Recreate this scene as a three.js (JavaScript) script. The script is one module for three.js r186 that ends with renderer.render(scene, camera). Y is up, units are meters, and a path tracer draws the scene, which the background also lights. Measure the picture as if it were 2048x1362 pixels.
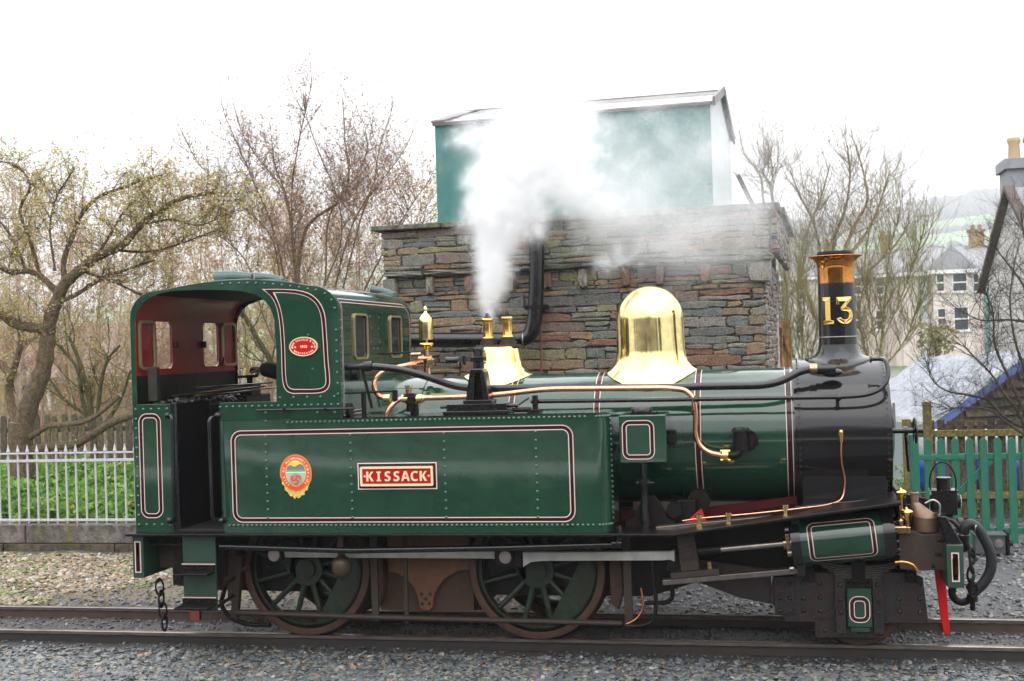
import * as THREE from 'three';
import { mergeGeometries, toCreasedNormals } from 'three/addons/utils/BufferGeometryUtils.js';
import { RoundedBoxGeometry } from 'three/addons/geometries/RoundedBoxGeometry.js';
import { TextGeometry } from 'three/addons/geometries/TextGeometry.js';
import { FontLoader } from 'three/addons/loaders/FontLoader.js';
import { MarchingCubes } from 'three/addons/objects/MarchingCubes.js';
import { createNoise2D, createNoise3D } from 'simplex-noise';

// ---------- camera, sky, sun, exposure ----------
const scene = new THREE.Scene();
const camera = new THREE.PerspectiveCamera(30.48, 2048 / 1362, 0.1, 5000);
camera.rotation.order = 'YXZ';
camera.position.set(2.9672, 2.4145, 10.6657);
camera.rotation.set(0.00542, 0.20716, -0.03123);
camera.focus = 10.2; camera.userData.fStop = 4;
camera.updateMatrixWorld(true); camera.updateProjectionMatrix();
{ // rainy overcast sky: bright and nearly even, a little brighter overhead
  const W = 128, H = 64, d = new Float32Array(W * H * 4);
  for (let y = 0; y < H; y++) for (let x = 0; x < W; x++) {
    const up = Math.sin(((y + 0.5) / H - 0.5) * Math.PI), az = (x + 0.5) / W * 2 * Math.PI;
    const w = 1 + 0.05 * Math.sin(az * 3 + up * 5) * Math.cos(az * 2 - up * 9);
    const L = (up > 0 ? 1.0 + 0.85 * up : 0.35) * (up > 0 ? w : 1), i = (y * W + x) * 4;
    d[i] = L * 0.985; d[i + 1] = L; d[i + 2] = L * 1.03; d[i + 3] = 1;
  }
  const t = new THREE.DataTexture(d, W, H, THREE.RGBAFormat, THREE.FloatType);
  t.mapping = THREE.EquirectangularReflectionMapping; t.magFilter = THREE.LinearFilter; t.needsUpdate = true;
  scene.background = t; scene.environment = t;
}
const sun = new THREE.DirectionalLight(0xfff4e6, 0.5);
sun.position.set(6, 22, 16); sun.target.position.set(0, 0, 0); sun.name = 'sun_behind_cloud';
sun.castShadow = true; sun.shadow.radius = 110; sun.shadow.mapSize.set(2048, 2048);
Object.assign(sun.shadow.camera, { left: -16, right: 16, top: 16, bottom: -16, near: 1, far: 80 });
scene.add(sun, sun.target);
const EXPOSURE = 2.1;
scene.fog = new THREE.FogExp2(0xf4f6fa, 0.0006);

// ---------- helpers ----------
const rng = (s) => () => { s = (s + 0x6d2b79f5) | 0; let t = Math.imul(s ^ (s >>> 15), 1 | s); t = (t + Math.imul(t ^ (t >>> 7), 61 | t)) ^ t; return ((t ^ (t >>> 14)) >>> 0) / 4294967296; };
const R0 = rng(7), n2 = createNoise2D(rng(11)), n3 = createNoise3D(rng(12));
const V = (x, y, z) => new THREE.Vector3(x, y, z), V2 = (x, y) => new THREE.Vector2(x, y);
// a point of the place read off the photograph (pixels of 2048 x 1362) on the plane z = const, x = const or y = const
const eye = camera.position, axR = V(0, 0, 0), axU = V(0, 0, 0), axB = V(0, 0, 0); camera.matrixWorld.extractBasis(axR, axU, axB);
const ray = (px, py) => axB.clone().multiplyScalar(-1).addScaledVector(axR, (px - 1024) / 2500).addScaledVector(axU, -(py - 681) / 2500);
const at = (px, py, z) => { const d = ray(px, py); return d.multiplyScalar((z - eye.z) / d.z).add(eye); };
const atX = (px, py, x) => { const d = ray(px, py); return d.multiplyScalar((x - eye.x) / d.x).add(eye); };
const atY = (px, py, y) => { const d = ray(px, py); return d.multiplyScalar((y - eye.y) / d.y).add(eye); };
const names = {};
const numbered = (n) => { names[n] = (names[n] ?? -1) + 1; return names[n] ? n + '_' + String(names[n]).padStart(3, '0') : n; };
function tag(o, label, category, group, kind) { Object.assign(o.userData, { label }, category && { category }, group && { group }, kind && { kind }); return o; }
function thing(name, label, category, pos = [0, 0, 0], group) { const g = new THREE.Group(); g.name = numbered(name); g.position.set(...pos); scene.add(g); return tag(g, label, category, group); }
function norm(g, color) { // same attributes on every geometry, so that they can be merged; uv in metres when asked
  const h = g.index ? g.toNonIndexed() : g.clone(); h.morphAttributes = {};
  for (const k of Object.keys(h.attributes)) if (!['position', 'normal', 'uv', color && 'color'].includes(k)) h.deleteAttribute(k);
  if (!h.attributes.normal) h.computeVertexNormals();
  if (!h.attributes.uv) h.setAttribute('uv', new THREE.BufferAttribute(new Float32Array(h.attributes.position.count * 2), 2));
  h.clearGroups(); return h;
}
function boxUV(g) {
  const p = g.attributes.position, n = g.attributes.normal, u = g.attributes.uv;
  for (let i = 0; i < p.count; i++) { const a = Math.abs(n.getX(i)), b = Math.abs(n.getY(i)), c = Math.abs(n.getZ(i));
    if (a > b && a > c) u.setXY(i, p.getZ(i), p.getY(i)); else if (b > c) u.setXY(i, p.getX(i), p.getZ(i)); else u.setXY(i, p.getX(i), p.getY(i)); }
  return g;
}
function part(name, geos, mat, parent, o = {}) {
  const list = [].concat(geos).map((g) => norm(g, mat.vertexColors));
  const g = list.length > 1 ? mergeGeometries(list) : list[0];
  if (!o.uv) boxUV(g);
  const m = new THREE.Mesh(g, mat); m.name = parent ? name : numbered(name);
  if (o.kind) m.userData.kind = o.kind; if (o.label) m.userData.label = o.label;
  (parent ?? scene).add(m); return m;
}
const move = (g, x, y, z) => g.translate(x, y, z);
const box = (x0, x1, y0, y1, z0, z1, r = 0.006) => { const w = x1 - x0, h = y1 - y0, d = z1 - z0, m = Math.min(w, h, d);
  return (r && m > 3 * r ? new RoundedBoxGeometry(w, h, d, 1, r) : new THREE.BoxGeometry(w, h, d)).translate((x0 + x1) / 2, (y0 + y1) / 2, (z0 + z1) / 2); };
const cylX = (x0, x1, r, y, z, r2 = r, seg = 24) => new THREE.CylinderGeometry(r2, r, x1 - x0, seg).rotateZ(-Math.PI / 2).translate((x0 + x1) / 2, y, z);
const cylY = (y0, y1, r, x, z, r2 = r, seg = 20) => new THREE.CylinderGeometry(r2, r, y1 - y0, seg).translate(x, (y0 + y1) / 2, z);
const cylZ = (z0, z1, r, x, y, r2 = r, seg = 24) => new THREE.CylinderGeometry(r2, r, z1 - z0, seg).rotateX(Math.PI / 2).translate(x, y, (z0 + z1) / 2);
const ball = (r, x, y, z, sx = 1, sy = 1, sz = 1) => new THREE.SphereGeometry(r, 16, 12).scale(sx, sy, sz).translate(x, y, z);
const lathe = (pts, x, y, z, seg = 32) => new THREE.LatheGeometry(pts.map(([r, h]) => V2(Math.max(r, 1e-4), h)), seg).translate(x, y, z);
const hex = (r, h, a, b, dir) => { const g = new THREE.CylinderGeometry(r, r, h, 6); if (dir === 'z') g.rotateX(Math.PI / 2); if (dir === 'x') g.rotateZ(Math.PI / 2); return g.translate(a, b, 0); };
const area2 = (l) => l.reduce((a, p, i) => { const q = l[(i + 1) % l.length]; return a + (p.x ?? p[0]) * (q.y ?? q[1]) - (q.x ?? q[0]) * (p.y ?? p[1]); }, 0);
const shp = (pts, holes = []) => { if (area2(pts) < 0) pts = pts.slice().reverse(); holes = holes.map((h) => (area2(h) > 0 ? h.slice().reverse() : h)); const s = new THREE.Shape(pts.map((p) => V2(p.x ?? p[0], p.y ?? p[1]))); for (const h of holes) s.holes.push(new THREE.Path(h.map((p) => V2(p.x ?? p[0], p.y ?? p[1])))); return s; };
const ext = (pts, z0, z1, holes, bevel = 0) => { const b = bevel; return new THREE.ExtrudeGeometry(shp(pts, holes), { depth: z1 - z0 - 2 * b, bevelEnabled: !!b, bevelThickness: b, bevelSize: b, bevelOffset: -b, bevelSegments: 1, curveSegments: 8 }).translate(0, 0, z0 + b); };
// shapes drawn in the (z, y) plane, extruded along x; and in the (x, z) plane, extruded along y
const extX = (pts, x0, x1, holes) => ext(pts.map(([z, y]) => [-z, y]).reverse(), x0, x1, holes?.map((h) => h.map(([z, y]) => [-z, y]))).rotateY(Math.PI / 2);
const extY = (pts, y0, y1, bevel) => ext(pts.map(([x, z]) => [x, -z]), y0, y1, undefined, bevel).rotateX(-Math.PI / 2);
const rrect = (x0, y0, x1, y1, r, n = 8) => { const o = []; for (const [cx, cy, a] of [[x1 - r, y1 - r, 0], [x0 + r, y1 - r, 90], [x0 + r, y0 + r, 180], [x1 - r, y0 + r, 270]]) for (let i = 0; i <= n; i++) { const t = (a + 90 * i / n) * Math.PI / 180; o.push([cx + r * Math.cos(t), cy + r * Math.sin(t)]); } return o; };
const bar = (a, b, w, d = w) => { const L = a.distanceTo(b), g = new THREE.BoxGeometry(w, L, d), q = new THREE.Quaternion().setFromUnitVectors(V(0, 1, 0), b.clone().sub(a).normalize()); return g.applyQuaternion(q).translate((a.x + b.x) / 2, (a.y + b.y) / 2, (a.z + b.z) / 2); };
// polyline with rounded corners
function fillet(pts, r, n = 6) {
  const o = [pts[0]];
  for (let i = 1; i < pts.length - 1; i++) { const a = pts[i - 1], b = pts[i], c = pts[i + 1], la = a.distanceTo(b), lc = c.distanceTo(b), q = Math.min(r, la * 0.48, lc * 0.48);
    const s = b.clone().lerp(a, q / la), e = b.clone().lerp(c, q / lc);
    for (let k = 0; k <= n; k++) { const t = k / n; o.push(s.clone().multiplyScalar((1 - t) ** 2).addScaledVector(b, 2 * t * (1 - t)).addScaledVector(e, t * t)); } }
  o.push(pts[pts.length - 1]); return o;
}
const smooth = (pts, n = 24) => new THREE.CatmullRomCurve3(pts, false, 'centripetal').getPoints(n);
class Tubes { // gathers swept tubes into one geometry
  constructor() { this.p = []; this.n = []; this.u = []; this.i = []; this.c = null; }
  add(pts, rad, sides = 8, cap = true, tint) {
    const N = pts.length, base0 = this.p.length / 3; let nx = null, len = 0; const t = V(0, 0, 0), b = V(0, 0, 0), d = V(0, 0, 0);
    for (let k = 0; k < N; k++) {
      t.copy(pts[Math.min(k + 1, N - 1)]).sub(pts[Math.max(k - 1, 0)]).normalize();
      if (!nx) { nx = Math.abs(t.y) < 0.9 ? V(0, 1, 0) : V(1, 0, 0); }
      nx.addScaledVector(t, -nx.dot(t)).normalize(); b.crossVectors(t, nx);
      if (k) len += pts[k].distanceTo(pts[k - 1]);
      const r = typeof rad === 'number' ? rad : rad[k];
      for (let s = 0; s <= sides; s++) { const a = s / sides * 2 * Math.PI, c = Math.cos(a), q = Math.sin(a);
        d.copy(nx).multiplyScalar(c).addScaledVector(b, q);
        this.p.push(pts[k].x + d.x * r, pts[k].y + d.y * r, pts[k].z + d.z * r); this.n.push(d.x, d.y, d.z); this.u.push(s / sides * 2 * Math.PI * Math.max(r, 0.02), len);
        if (this.c) this.c.push(...(tint ?? [1, 1, 1])); }
      if (k) for (let s = 0; s < sides; s++) { const A = base0 + (k - 1) * (sides + 1) + s, B = A + sides + 1; this.i.push(A, A + 1, B, B, A + 1, B + 1); }
    }
    if (cap) for (const [k, sg] of [[0, -1], [N - 1, 1]]) {
      const c0 = this.p.length / 3, o = pts[k], q = pts[k === 0 ? 1 : N - 2]; t.copy(o).sub(q).normalize();
      this.p.push(o.x, o.y, o.z); this.n.push(t.x, t.y, t.z); this.u.push(0, 0); if (this.c) this.c.push(...(tint ?? [1, 1, 1]));
      for (let s = 0; s <= sides; s++) { const w = base0 + k * (sides + 1) + s; this.p.push(this.p[w * 3], this.p[w * 3 + 1], this.p[w * 3 + 2]); this.n.push(t.x, t.y, t.z); this.u.push(0, 0); if (this.c) this.c.push(...(tint ?? [1, 1, 1])); }
      for (let s = 0; s < sides; s++) sg > 0 ? this.i.push(c0, c0 + 1 + s, c0 + 2 + s) : this.i.push(c0, c0 + 2 + s, c0 + 1 + s);
    }
    return this;
  }
  geo() { const g = new THREE.BufferGeometry(); g.setAttribute('position', new THREE.Float32BufferAttribute(this.p, 3)); g.setAttribute('normal', new THREE.Float32BufferAttribute(this.n, 3)); g.setAttribute('uv', new THREE.Float32BufferAttribute(this.u, 2));
    if (this.c) g.setAttribute('color', new THREE.Float32BufferAttribute(this.c, 3)); g.setIndex(this.i); return g; }
}
const pipe = (pts, r, bend = 0.06, sides = 12) => new Tubes().add(fillet(pts, bend), r, sides).geo();
const hose = (pts, r, sides = 12, n = 32) => new Tubes().add(smooth(pts, n), r, sides).geo();
// painted lining: a pale line, a maroon band and a pale line that follow a closed outline, as one thin sheet
const LINE = [0.64, 0.46, 0.4], BAND = [0.022, 0.0035, 0.007];
function loopStrip(pts, steps, map) {
  const n = pts.length, pos = [], col = [], N = []; let area = 0;
  for (let i = 0; i < n; i++) { const a = pts[i], b = pts[(i + 1) % n]; area += a[0] * b[1] - b[0] * a[1]; }
  const sg = area > 0 ? 1 : -1;
  for (let i = 0; i < n; i++) { const a = pts[(i + n - 1) % n], b = pts[i], c = pts[(i + 1) % n]; let e1 = [b[0] - a[0], b[1] - a[1]], e2 = [c[0] - b[0], c[1] - b[1]];
    const l1 = Math.hypot(...e1) || 1, l2 = Math.hypot(...e2) || 1, x1 = [-e1[1] / l1 * sg, e1[0] / l1 * sg], x2 = [-e2[1] / l2 * sg, e2[0] / l2 * sg];
    let m = [x1[0] + x2[0], x1[1] + x2[1]]; const q = Math.max(0.35, (m[0] * x1[0] + m[1] * x1[1])); N.push([m[0] / q, m[1] / q]); }
  let d0 = 0;
  for (const [w, c] of steps) { const d1 = d0 + w;
    if (c) for (let i = 0; i < n; i++) { const j = (i + 1) % n, P = (k, d) => map(pts[k][0] + N[k][0] * d, pts[k][1] + N[k][1] * d);
      const A = P(i, d0), B = P(j, d0), C = P(j, d1), D = P(i, d1), tri = sg > 0 ? [A, B, C, A, C, D] : [A, C, B, A, D, C];
      for (const v of tri) { pos.push(v.x, v.y, v.z); col.push(...c); } }
    d0 = d1; }
  const g = new THREE.BufferGeometry(); g.setAttribute('position', new THREE.Float32BufferAttribute(pos, 3)); g.setAttribute('color', new THREE.Float32BufferAttribute(col, 3)); g.computeVertexNormals(); return g;
}
const lining = (pts, map, band = 0.03, line = 0.007) => loopStrip(pts, [[line, LINE], [band, BAND], [line, LINE]], map);
function resample(pts, n) { const c = [...pts, pts[0]], L = [0]; for (let i = 1; i < c.length; i++) L.push(L[i - 1] + Math.hypot(c[i][0] - c[i - 1][0], c[i][1] - c[i - 1][1])); const o = []; for (let k = 0, i = 1; k <= n; k++) { const d = L[L.length - 1] * k / n; while (i < c.length - 1 && L[i] < d) i++; const t = (d - L[i - 1]) / (L[i] - L[i - 1] || 1); o.push([c[i - 1][0] + (c[i][0] - c[i - 1][0]) * t, c[i - 1][1] + (c[i][1] - c[i - 1][1]) * t]); } return o; }
function loopBetween(outer, inner, fr, map, n = 160) { const A = resample(outer, n), B = resample(inner, n), pos = [], col = [];
  for (const [f0, f1, c] of fr) for (let i = 0; i < n; i++) { const P = (k, f) => map(A[k][0] + (B[k][0] - A[k][0]) * f, A[k][1] + (B[k][1] - A[k][1]) * f); for (const v of [P(i, f0), P(i, f1), P(i + 1, f1), P(i, f0), P(i + 1, f1), P(i + 1, f0)]) { pos.push(v.x, v.y, v.z); col.push(...c); } }
  const g = new THREE.BufferGeometry(); g.setAttribute('position', new THREE.Float32BufferAttribute(pos, 3)); g.setAttribute('color', new THREE.Float32BufferAttribute(col, 3)); g.computeVertexNormals(); return g; }
// half-round rivet heads along a line, facing a direction
const rivetHead = new THREE.SphereGeometry(1, 7, 3, 0, Math.PI * 2, 0, Math.PI / 2);
function rivetRow(a, b, count, dir = V(0, 0, 1), r = 0.0125) { const o = [], q = new THREE.Quaternion().setFromUnitVectors(V(0, 1, 0), dir);
  for (let i = 0; i < count; i++) { const p = a.clone().lerp(b, count > 1 ? i / (count - 1) : 0); o.push(rivetHead.clone().scale(r, r * 0.85, r).applyQuaternion(q).translate(p.x, p.y, p.z)); } return o; }

// ---------- textures and materials ----------
function tex(size, f, srgb, rep = 1) { const d = new Uint8Array(size * size * 4); for (let y = 0; y < size; y++) for (let x = 0; x < size; x++) { const c = f(x / size, y / size), i = (y * size + x) * 4; for (let k = 0; k < 3; k++) d[i + k] = Math.max(0, Math.min(255, (Array.isArray(c) ? c[k] : c) * 255)); d[i + 3] = 255; }
  const t = new THREE.DataTexture(d, size, size); t.wrapS = t.wrapT = THREE.RepeatWrapping; t.magFilter = THREE.LinearFilter; t.repeat.set(rep, rep); if (srgb) t.colorSpace = THREE.SRGBColorSpace; t.needsUpdate = true; return t; }
const clamp01 = (x) => Math.max(0, Math.min(1, x));
// noise that tiles over the unit square
const tn = (u, v, f, s = 0) => { const a = u * 2 * Math.PI, b = v * 2 * Math.PI, k = f / (2 * Math.PI); return 0.5 * (n3(Math.cos(a) * k + s, Math.sin(a) * k, Math.cos(b) * k + s * 3) + n3(Math.sin(b) * k - s, Math.cos(a) * k * 0.7 + 5, Math.sin(a) * k + s)); };
const fbm = (u, v, f, o = 4, s = 0) => { let r = 0, a = 0.5; for (let i = 0; i < o; i++) { r += a * tn(u, v, f, s + i * 7); f *= 2; a *= 0.5; } return r; };
const rep = (t, x, y = x) => { const c = t.clone(); c.repeat.set(x, y); c.needsUpdate = true; return c; };
const tFine = tex(256, (u, v) => 0.5 + 0.7 * fbm(u, v, 24, 4));
const tWave = tex(256, (u, v) => 0.5 + 0.6 * fbm(u, v, 3, 2, 4));
const tRough = tex(256, (u, v) => 0.62 + 0.5 * fbm(u, v, 9, 5, 9));
const tRust = tex(256, (u, v) => { const n = 0.5 + 0.8 * fbm(u, v, 7, 5, 2), m = Math.max(0, fbm(u, v, 14, 3, 31) * 1.6); return [0.62 + 0.5 * n - 0.25 * m, 0.6 + 0.4 * n - 0.1 * m, 0.6 + 0.35 * n]; });
const tGrime = tex(256, (u, v) => { const n = 0.5 + 0.9 * fbm(u, v, 8, 5, 17), r = Math.max(0, fbm(u, v, 11, 4, 41) - 0.12) * 2.2; return [0.75 + 0.3 * n + r * 0.9, 0.75 + 0.3 * n + r * 0.35, 0.75 + 0.3 * n]; });
const tDirt = tex(256, (u, v) => { const n = 0.55 + 0.8 * fbm(u, v, 7, 5, 57), r = clamp01(fbm(u, v, 6, 4, 63) * 3 + 0.25); return [n * (1 - r) + r * 1.9, n * (1 - r) + r * 0.45, n * (1 - r) + r * 0.4]; });
const tStone = tex(512, (u, v) => { const n = 0.5 + 0.55 * fbm(u, v * 1, 10, 5, 3) + 0.18 * tn(u, v, 60, 8); const t = fbm(u, v, 6, 3, 77); return [n * (0.98 + 0.22 * t) + 0.32, n + 0.31, n * (1 - 0.16 * t) + 0.29]; });
const tStoneBump = tex(512, (u, v) => 0.5 + 0.5 * fbm(u, v, 16, 5, 3) + 0.25 * tn(u * 1, v, 50, 2));
const tBark = tex(256, (u, v) => { const n = 0.55 + 0.9 * fbm(u, v, 9, 5, 21), l = clamp01(fbm(u, v, 5, 4, 83) * 4 - 0.35); return [(n + 0.1) * (1 - 0.3 * l), n + 0.06 + 0.12 * l, n * (1 - 0.35 * l)]; });
const tMoss = tex(256, (u, v) => { const n = 0.6 + 0.7 * fbm(u, v, 9, 5, 91), m = clamp01(fbm(u, v, 4, 4, 95) * 4 - 0.2), k = clamp01(fbm(u, v, 6, 5, 99) * 4 - 0.5); return [n * (1 - 0.12 * m) * (1 - 0.5 * k), n * (1 - 0.02 * m) * (1 - 0.52 * k), n * (1 - 0.55 * m) * (1 - 0.5 * k)]; });
const std = (c, rough, o = {}) => new THREE.MeshStandardMaterial({ color: new THREE.Color().setRGB(...c), roughness: rough, ...o });
const phys = (c, rough, o = {}) => new THREE.MeshPhysicalMaterial({ color: new THREE.Color().setRGB(...c), roughness: rough, ...o });
const M = {
  green: phys([0.009, 0.045, 0.0245], 0.12, { ior: 1.55, specularIntensity: 0.45, clearcoat: 1, clearcoatRoughness: 0.045, bumpMap: rep(tWave, 1.3), bumpScale: 0.008, map: rep(tGrime, 0.4) }),
  greenDull: phys([0.009, 0.04, 0.023], 0.5, { clearcoat: 0.4, clearcoatRoughness: 0.25, map: rep(tGrime, 1.2) }),
  wheelGreen: phys([0.016, 0.043, 0.025], 0.5, { specularIntensity: 0.6, clearcoat: 0.3, clearcoatRoughness: 0.25, map: rep(tDirt, 1.3) }),
  black: phys([0.0045, 0.0045, 0.0055], 0.4, { specularIntensity: 0.2, clearcoat: 0.9, clearcoatRoughness: 0.1, map: rep(tGrime, 1.1) }),
  smokebox: phys([0.0065, 0.0065, 0.0075], 0.4, { specularIntensity: 0.1, clearcoat: 1, clearcoatRoughness: 0.09, bumpMap: rep(tWave, 2), bumpScale: 0.003, map: rep(tGrime, 0.6) }),
  blackDull: phys([0.006, 0.0053, 0.005], 0.34, { specularIntensity: 0.5, map: rep(tDirt, 1.6), bumpMap: rep(tFine, 3), bumpScale: 0.004 }),
  soot: std([0.004, 0.0037, 0.0035], 0.7),
  frame: phys([0.008, 0.0065, 0.0055], 0.36, { specularIntensity: 0.55, map: rep(tDirt, 1.3), bumpMap: rep(tFine, 3), bumpScale: 0.004 }),
  rust: std([0.06, 0.03, 0.017], 0.7, { map: rep(tRust, 1.5), bumpMap: rep(tFine, 4), bumpScale: 0.003 }),
  rustDark: std([0.032, 0.02, 0.0135], 0.65, { map: rep(tRust, 1.7), bumpMap: rep(tFine, 4), bumpScale: 0.003 }),
  red: phys([0.4, 0.008, 0.012], 0.4, { clearcoat: 0.7, clearcoatRoughness: 0.15, map: rep(tGrime, 1) }),
  redBright: phys([0.42, 0.006, 0.008], 0.5, { specularIntensity: 0.25, clearcoat: 0.15, clearcoatRoughness: 0.15 }),
  maroon: phys([0.055, 0.003, 0.005], 0.45, { specularIntensity: 0.4, map: rep(tGrime, 1) }),
  lining: phys([1, 1, 1], 0.45, { vertexColors: true, specularIntensity: 0.2, clearcoat: 0.6, clearcoatRoughness: 0.05, side: THREE.DoubleSide }),
  brass: std([0.92, 0.75, 0.35], 0.2, { metalness: 1, bumpMap: rep(tWave, 2), bumpScale: 0.0006, map: rep(tGrime, 1.3), roughnessMap: rep(tRough, 1) }),
  brassWarm: std([0.86, 0.55, 0.17], 0.2, { metalness: 1, roughnessMap: rep(tRough, 6) }),
  brassOld: std([0.5, 0.36, 0.2], 0.38, { metalness: 1, map: rep(tRust, 5), roughnessMap: rep(tRough, 6) }),
  copper: std([0.86, 0.45, 0.28], 0.22, { metalness: 1, map: rep(tRust, 4), roughnessMap: rep(tRough, 5) }),
  copperCap: std([0.78, 0.34, 0.1], 0.16, { metalness: 1, map: rep(tRust, 3), roughnessMap: rep(tRough, 5) }),
  steel: std([0.45, 0.43, 0.4], 0.35, { metalness: 1, map: rep(tRust, 2) }),
  rod: phys([0.42, 0.42, 0.39], 0.4, { clearcoat: 0.5, clearcoatRoughness: 0.2, map: rep(tGrime, 0.9) }),
  rivet: phys([0.016, 0.085, 0.05], 0.35, { clearcoat: 1, clearcoatRoughness: 0.1 }),
  frameBrass: std([0.4, 0.31, 0.16], 0.4, { metalness: 0.55 }),
  bronze: std([0.2, 0.13, 0.085], 0.5, { metalness: 0.45, map: rep(tGrime, 3) }),
  truck: phys([0.02, 0.019, 0.0185], 0.34, { specularIntensity: 1, map: rep(tDirt, 1.4), bumpMap: rep(tFine, 3), bumpScale: 0.004 }),
  tyre: phys([0.075, 0.043, 0.027], 0.5, { specularIntensity: 0.6, map: rep(tRust, 2), bumpMap: rep(tFine, 4), bumpScale: 0.003 }),
  slideBar: std([0.22, 0.2, 0.175], 0.4, { metalness: 0.9, map: rep(tRust, 2) }),
  spring: std([0.1, 0.09, 0.08], 0.45, { metalness: 0.3, map: rep(tRust, 2) }),
  cream: std([0.72, 0.6, 0.36], 0.4), gold: std([0.85, 0.62, 0.2], 0.3, { metalness: 0.9 }),
  glass: phys([0.9, 0.95, 0.95], 0.03, { specularIntensity: 0.35, transmission: 1, thickness: 0 }),
  darkGlass: phys([0.05, 0.055, 0.055], 0.06, { specularIntensity: 0.6, transmission: 0.4, thickness: 0 }),
  tarp: std([0.1, 0.155, 0.145], 0.5, { bumpMap: rep(tFine, 3), bumpScale: 0.006 }),
  rubber: std([0.006, 0.006, 0.007], 0.42, { bumpMap: rep(tFine, 8), bumpScale: 0.002 }),
};
// ---------- ground, track, hills ----------
const sst = THREE.MathUtils.smoothstep, lerp = THREE.MathUtils.lerp, clamp = THREE.MathUtils.clamp;
const groundY = (x, z) => { const n = 0.018 * n2(x * 0.9, z * 0.9) + 0.008 * n2(x * 4, z * 4);
  let y = -0.105 + n * (Math.abs(z) < 0.75 ? 0.5 : 1);
  if (z > 0.55) y -= 0.035 * sst(z, 0.55, 0.9);
  if (z < -4.4 && x < -1.6) y = lerp(y, 0.2 + n * 3, sst(-z, 4.42, 4.6) * sst(-x, 1.6, 2.2));
  if (z < -0.6 && z > -4.3 && x < 0) y += 0.03 * sst(-z, 0.7, 2.5);
  return y; };
{
  const grow = (c, from, to, step) => { for (let x = from; x < to; x += step) c.push(x); c.push(to); }, xs = [], zs = [];
  const fan = (e, n, far) => Array.from({ length: n }, (_, i) => e * Math.pow(far / Math.abs(e), (i + 1) / n));
  grow(xs, -11, 11, 0.14); xs.unshift(...fan(-11, 18, 2600).reverse()); xs.push(...fan(11, 18, 2600));
  grow(zs, -12, 3.2, 0.12); zs.unshift(...fan(-12, 18, 2600).reverse()); zs.push(...fan(3.2, 20, 2600));
  const nx = xs.length, nz = zs.length, p = [], c = [], u = [], idx = [];
  const C = (r, g, b) => [r, g, b], mix = (a, b, t) => a.map((v, i) => lerp(v, b[i], clamp(t, 0, 1)));
  for (const z of zs) for (const x of xs) {
    const far = Math.max(Math.abs(x) - 11, -z - 12, z - 30, 0); p.push(x, far > 0 ? -0.1 : groundY(x, z), z); u.push(x, z);
    const n = n2(x * 0.7, z * 1.3) * 0.5 + n2(x * 2.3, z * 2.9) * 0.3;
    let k = mix(C(0.03, 0.03, 0.032), C(0.048, 0.046, 0.045), n + 0.5);                                   // cinders of the track bed
    if (z > 0.6) k = mix(k, C(0.065, 0.069, 0.071), (z - 0.62 + n * 0.25) * 4);                           // slate chippings
    if (z < -0.6) k = mix(k, x < 0.5 ? C(0.15, 0.115, 0.065) : C(0.075, 0.075, 0.08), (-z - 0.95 + n * 0.5) * 2.2 * sst(-x, 0.4, 2.6 + z) + (x > 0 ? (-z - 0.6) : 0));
    if (z < -0.6 && x < 0.5) k = mix(k, C(0.14, 0.15, 0.05), Math.max(0, n2(x * 0.8 + 9, z * 1.1) - 0.35) * 1.6);
    if (z < -3.8 && z > -4.4 && x < -1) k = C(0.1, 0.1, 0.1);
    if (z < -4.4 && x < -1.6) k = C(0.05, 0.06, 0.025);
    if (z < -9.4 || z > 22 || far > 0) k = mix(C(0.07, 0.1, 0.035), C(0.1, 0.11, 0.06), n + 0.5);
    if (z > 1.9 && z < 22) k = C(0.06, 0.06, 0.06);
    c.push(...k);
  }
  for (let j = 0; j < nz - 1; j++) for (let i = 0; i < nx - 1; i++) { const a = j * nx + i; idx.push(a, a + nx, a + 1, a + 1, a + nx, a + nx + 1); }
  const g = new THREE.BufferGeometry(); g.setAttribute('position', new THREE.Float32BufferAttribute(p, 3)); g.setAttribute('color', new THREE.Float32BufferAttribute(c, 3)); g.setAttribute('uv', new THREE.Float32BufferAttribute(u, 2)); g.setIndex(idx); g.computeVertexNormals();
  const m = new THREE.Mesh(g, std([1, 1, 1], 0.62, { vertexColors: true, map: rep(tGrime, 1.4), bumpMap: rep(tFine, 2.2), bumpScale: 0.02, roughnessMap: rep(tRough, 0.5) })); m.name = 'ground'; m.userData.kind = 'structure'; scene.add(m);
}
// rails: real section, wet worn top
for (const [s, lab] of [[1, 'near wet steel rail of the railway track, in front of the wheels'], [-1, 'far wet steel rail of the railway track, behind the wheels']]) {
  const c = 0.4855 * s, sec = [[-0.05, -0.125], [0.05, -0.125], [0.05, -0.117], [0.012, -0.105], [0.009, -0.04], [0.03, -0.03], [0.031, -0.006], [0.024, 0], [-0.024, 0], [-0.031, -0.006], [-0.03, -0.03], [-0.009, -0.04], [-0.012, -0.105], [-0.05, -0.117]];
  const head = [[-0.031, -0.03], [0.031, -0.03], [0.0315, -0.006], [0.0245, 0.0005], [-0.0245, 0.0005], [-0.0315, -0.006]];
  const r = thing('rail', lab, 'rail', [0, 0, 0]);
  part('rail_web', extX(sec.slice(0, 5).concat(sec.slice(11)).map(([z, y]) => [z + c, y]), -40, 40), s > 0 ? std([0.022, 0.018, 0.015], 0.5, { map: rep(tRust, 0.7) }) : std([0.06, 0.036, 0.024], 0.6, { map: rep(tRust, 0.7) }), r);
  part('rail_head', extX(head.map(([z, y]) => [z + c, y]), -40, 40), std([0.25, 0.23, 0.21], 0.32, { metalness: 0.8, map: rep(tRust, 0.6, 3), roughnessMap: rep(tRough, 1.2) }), r);
}
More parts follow.
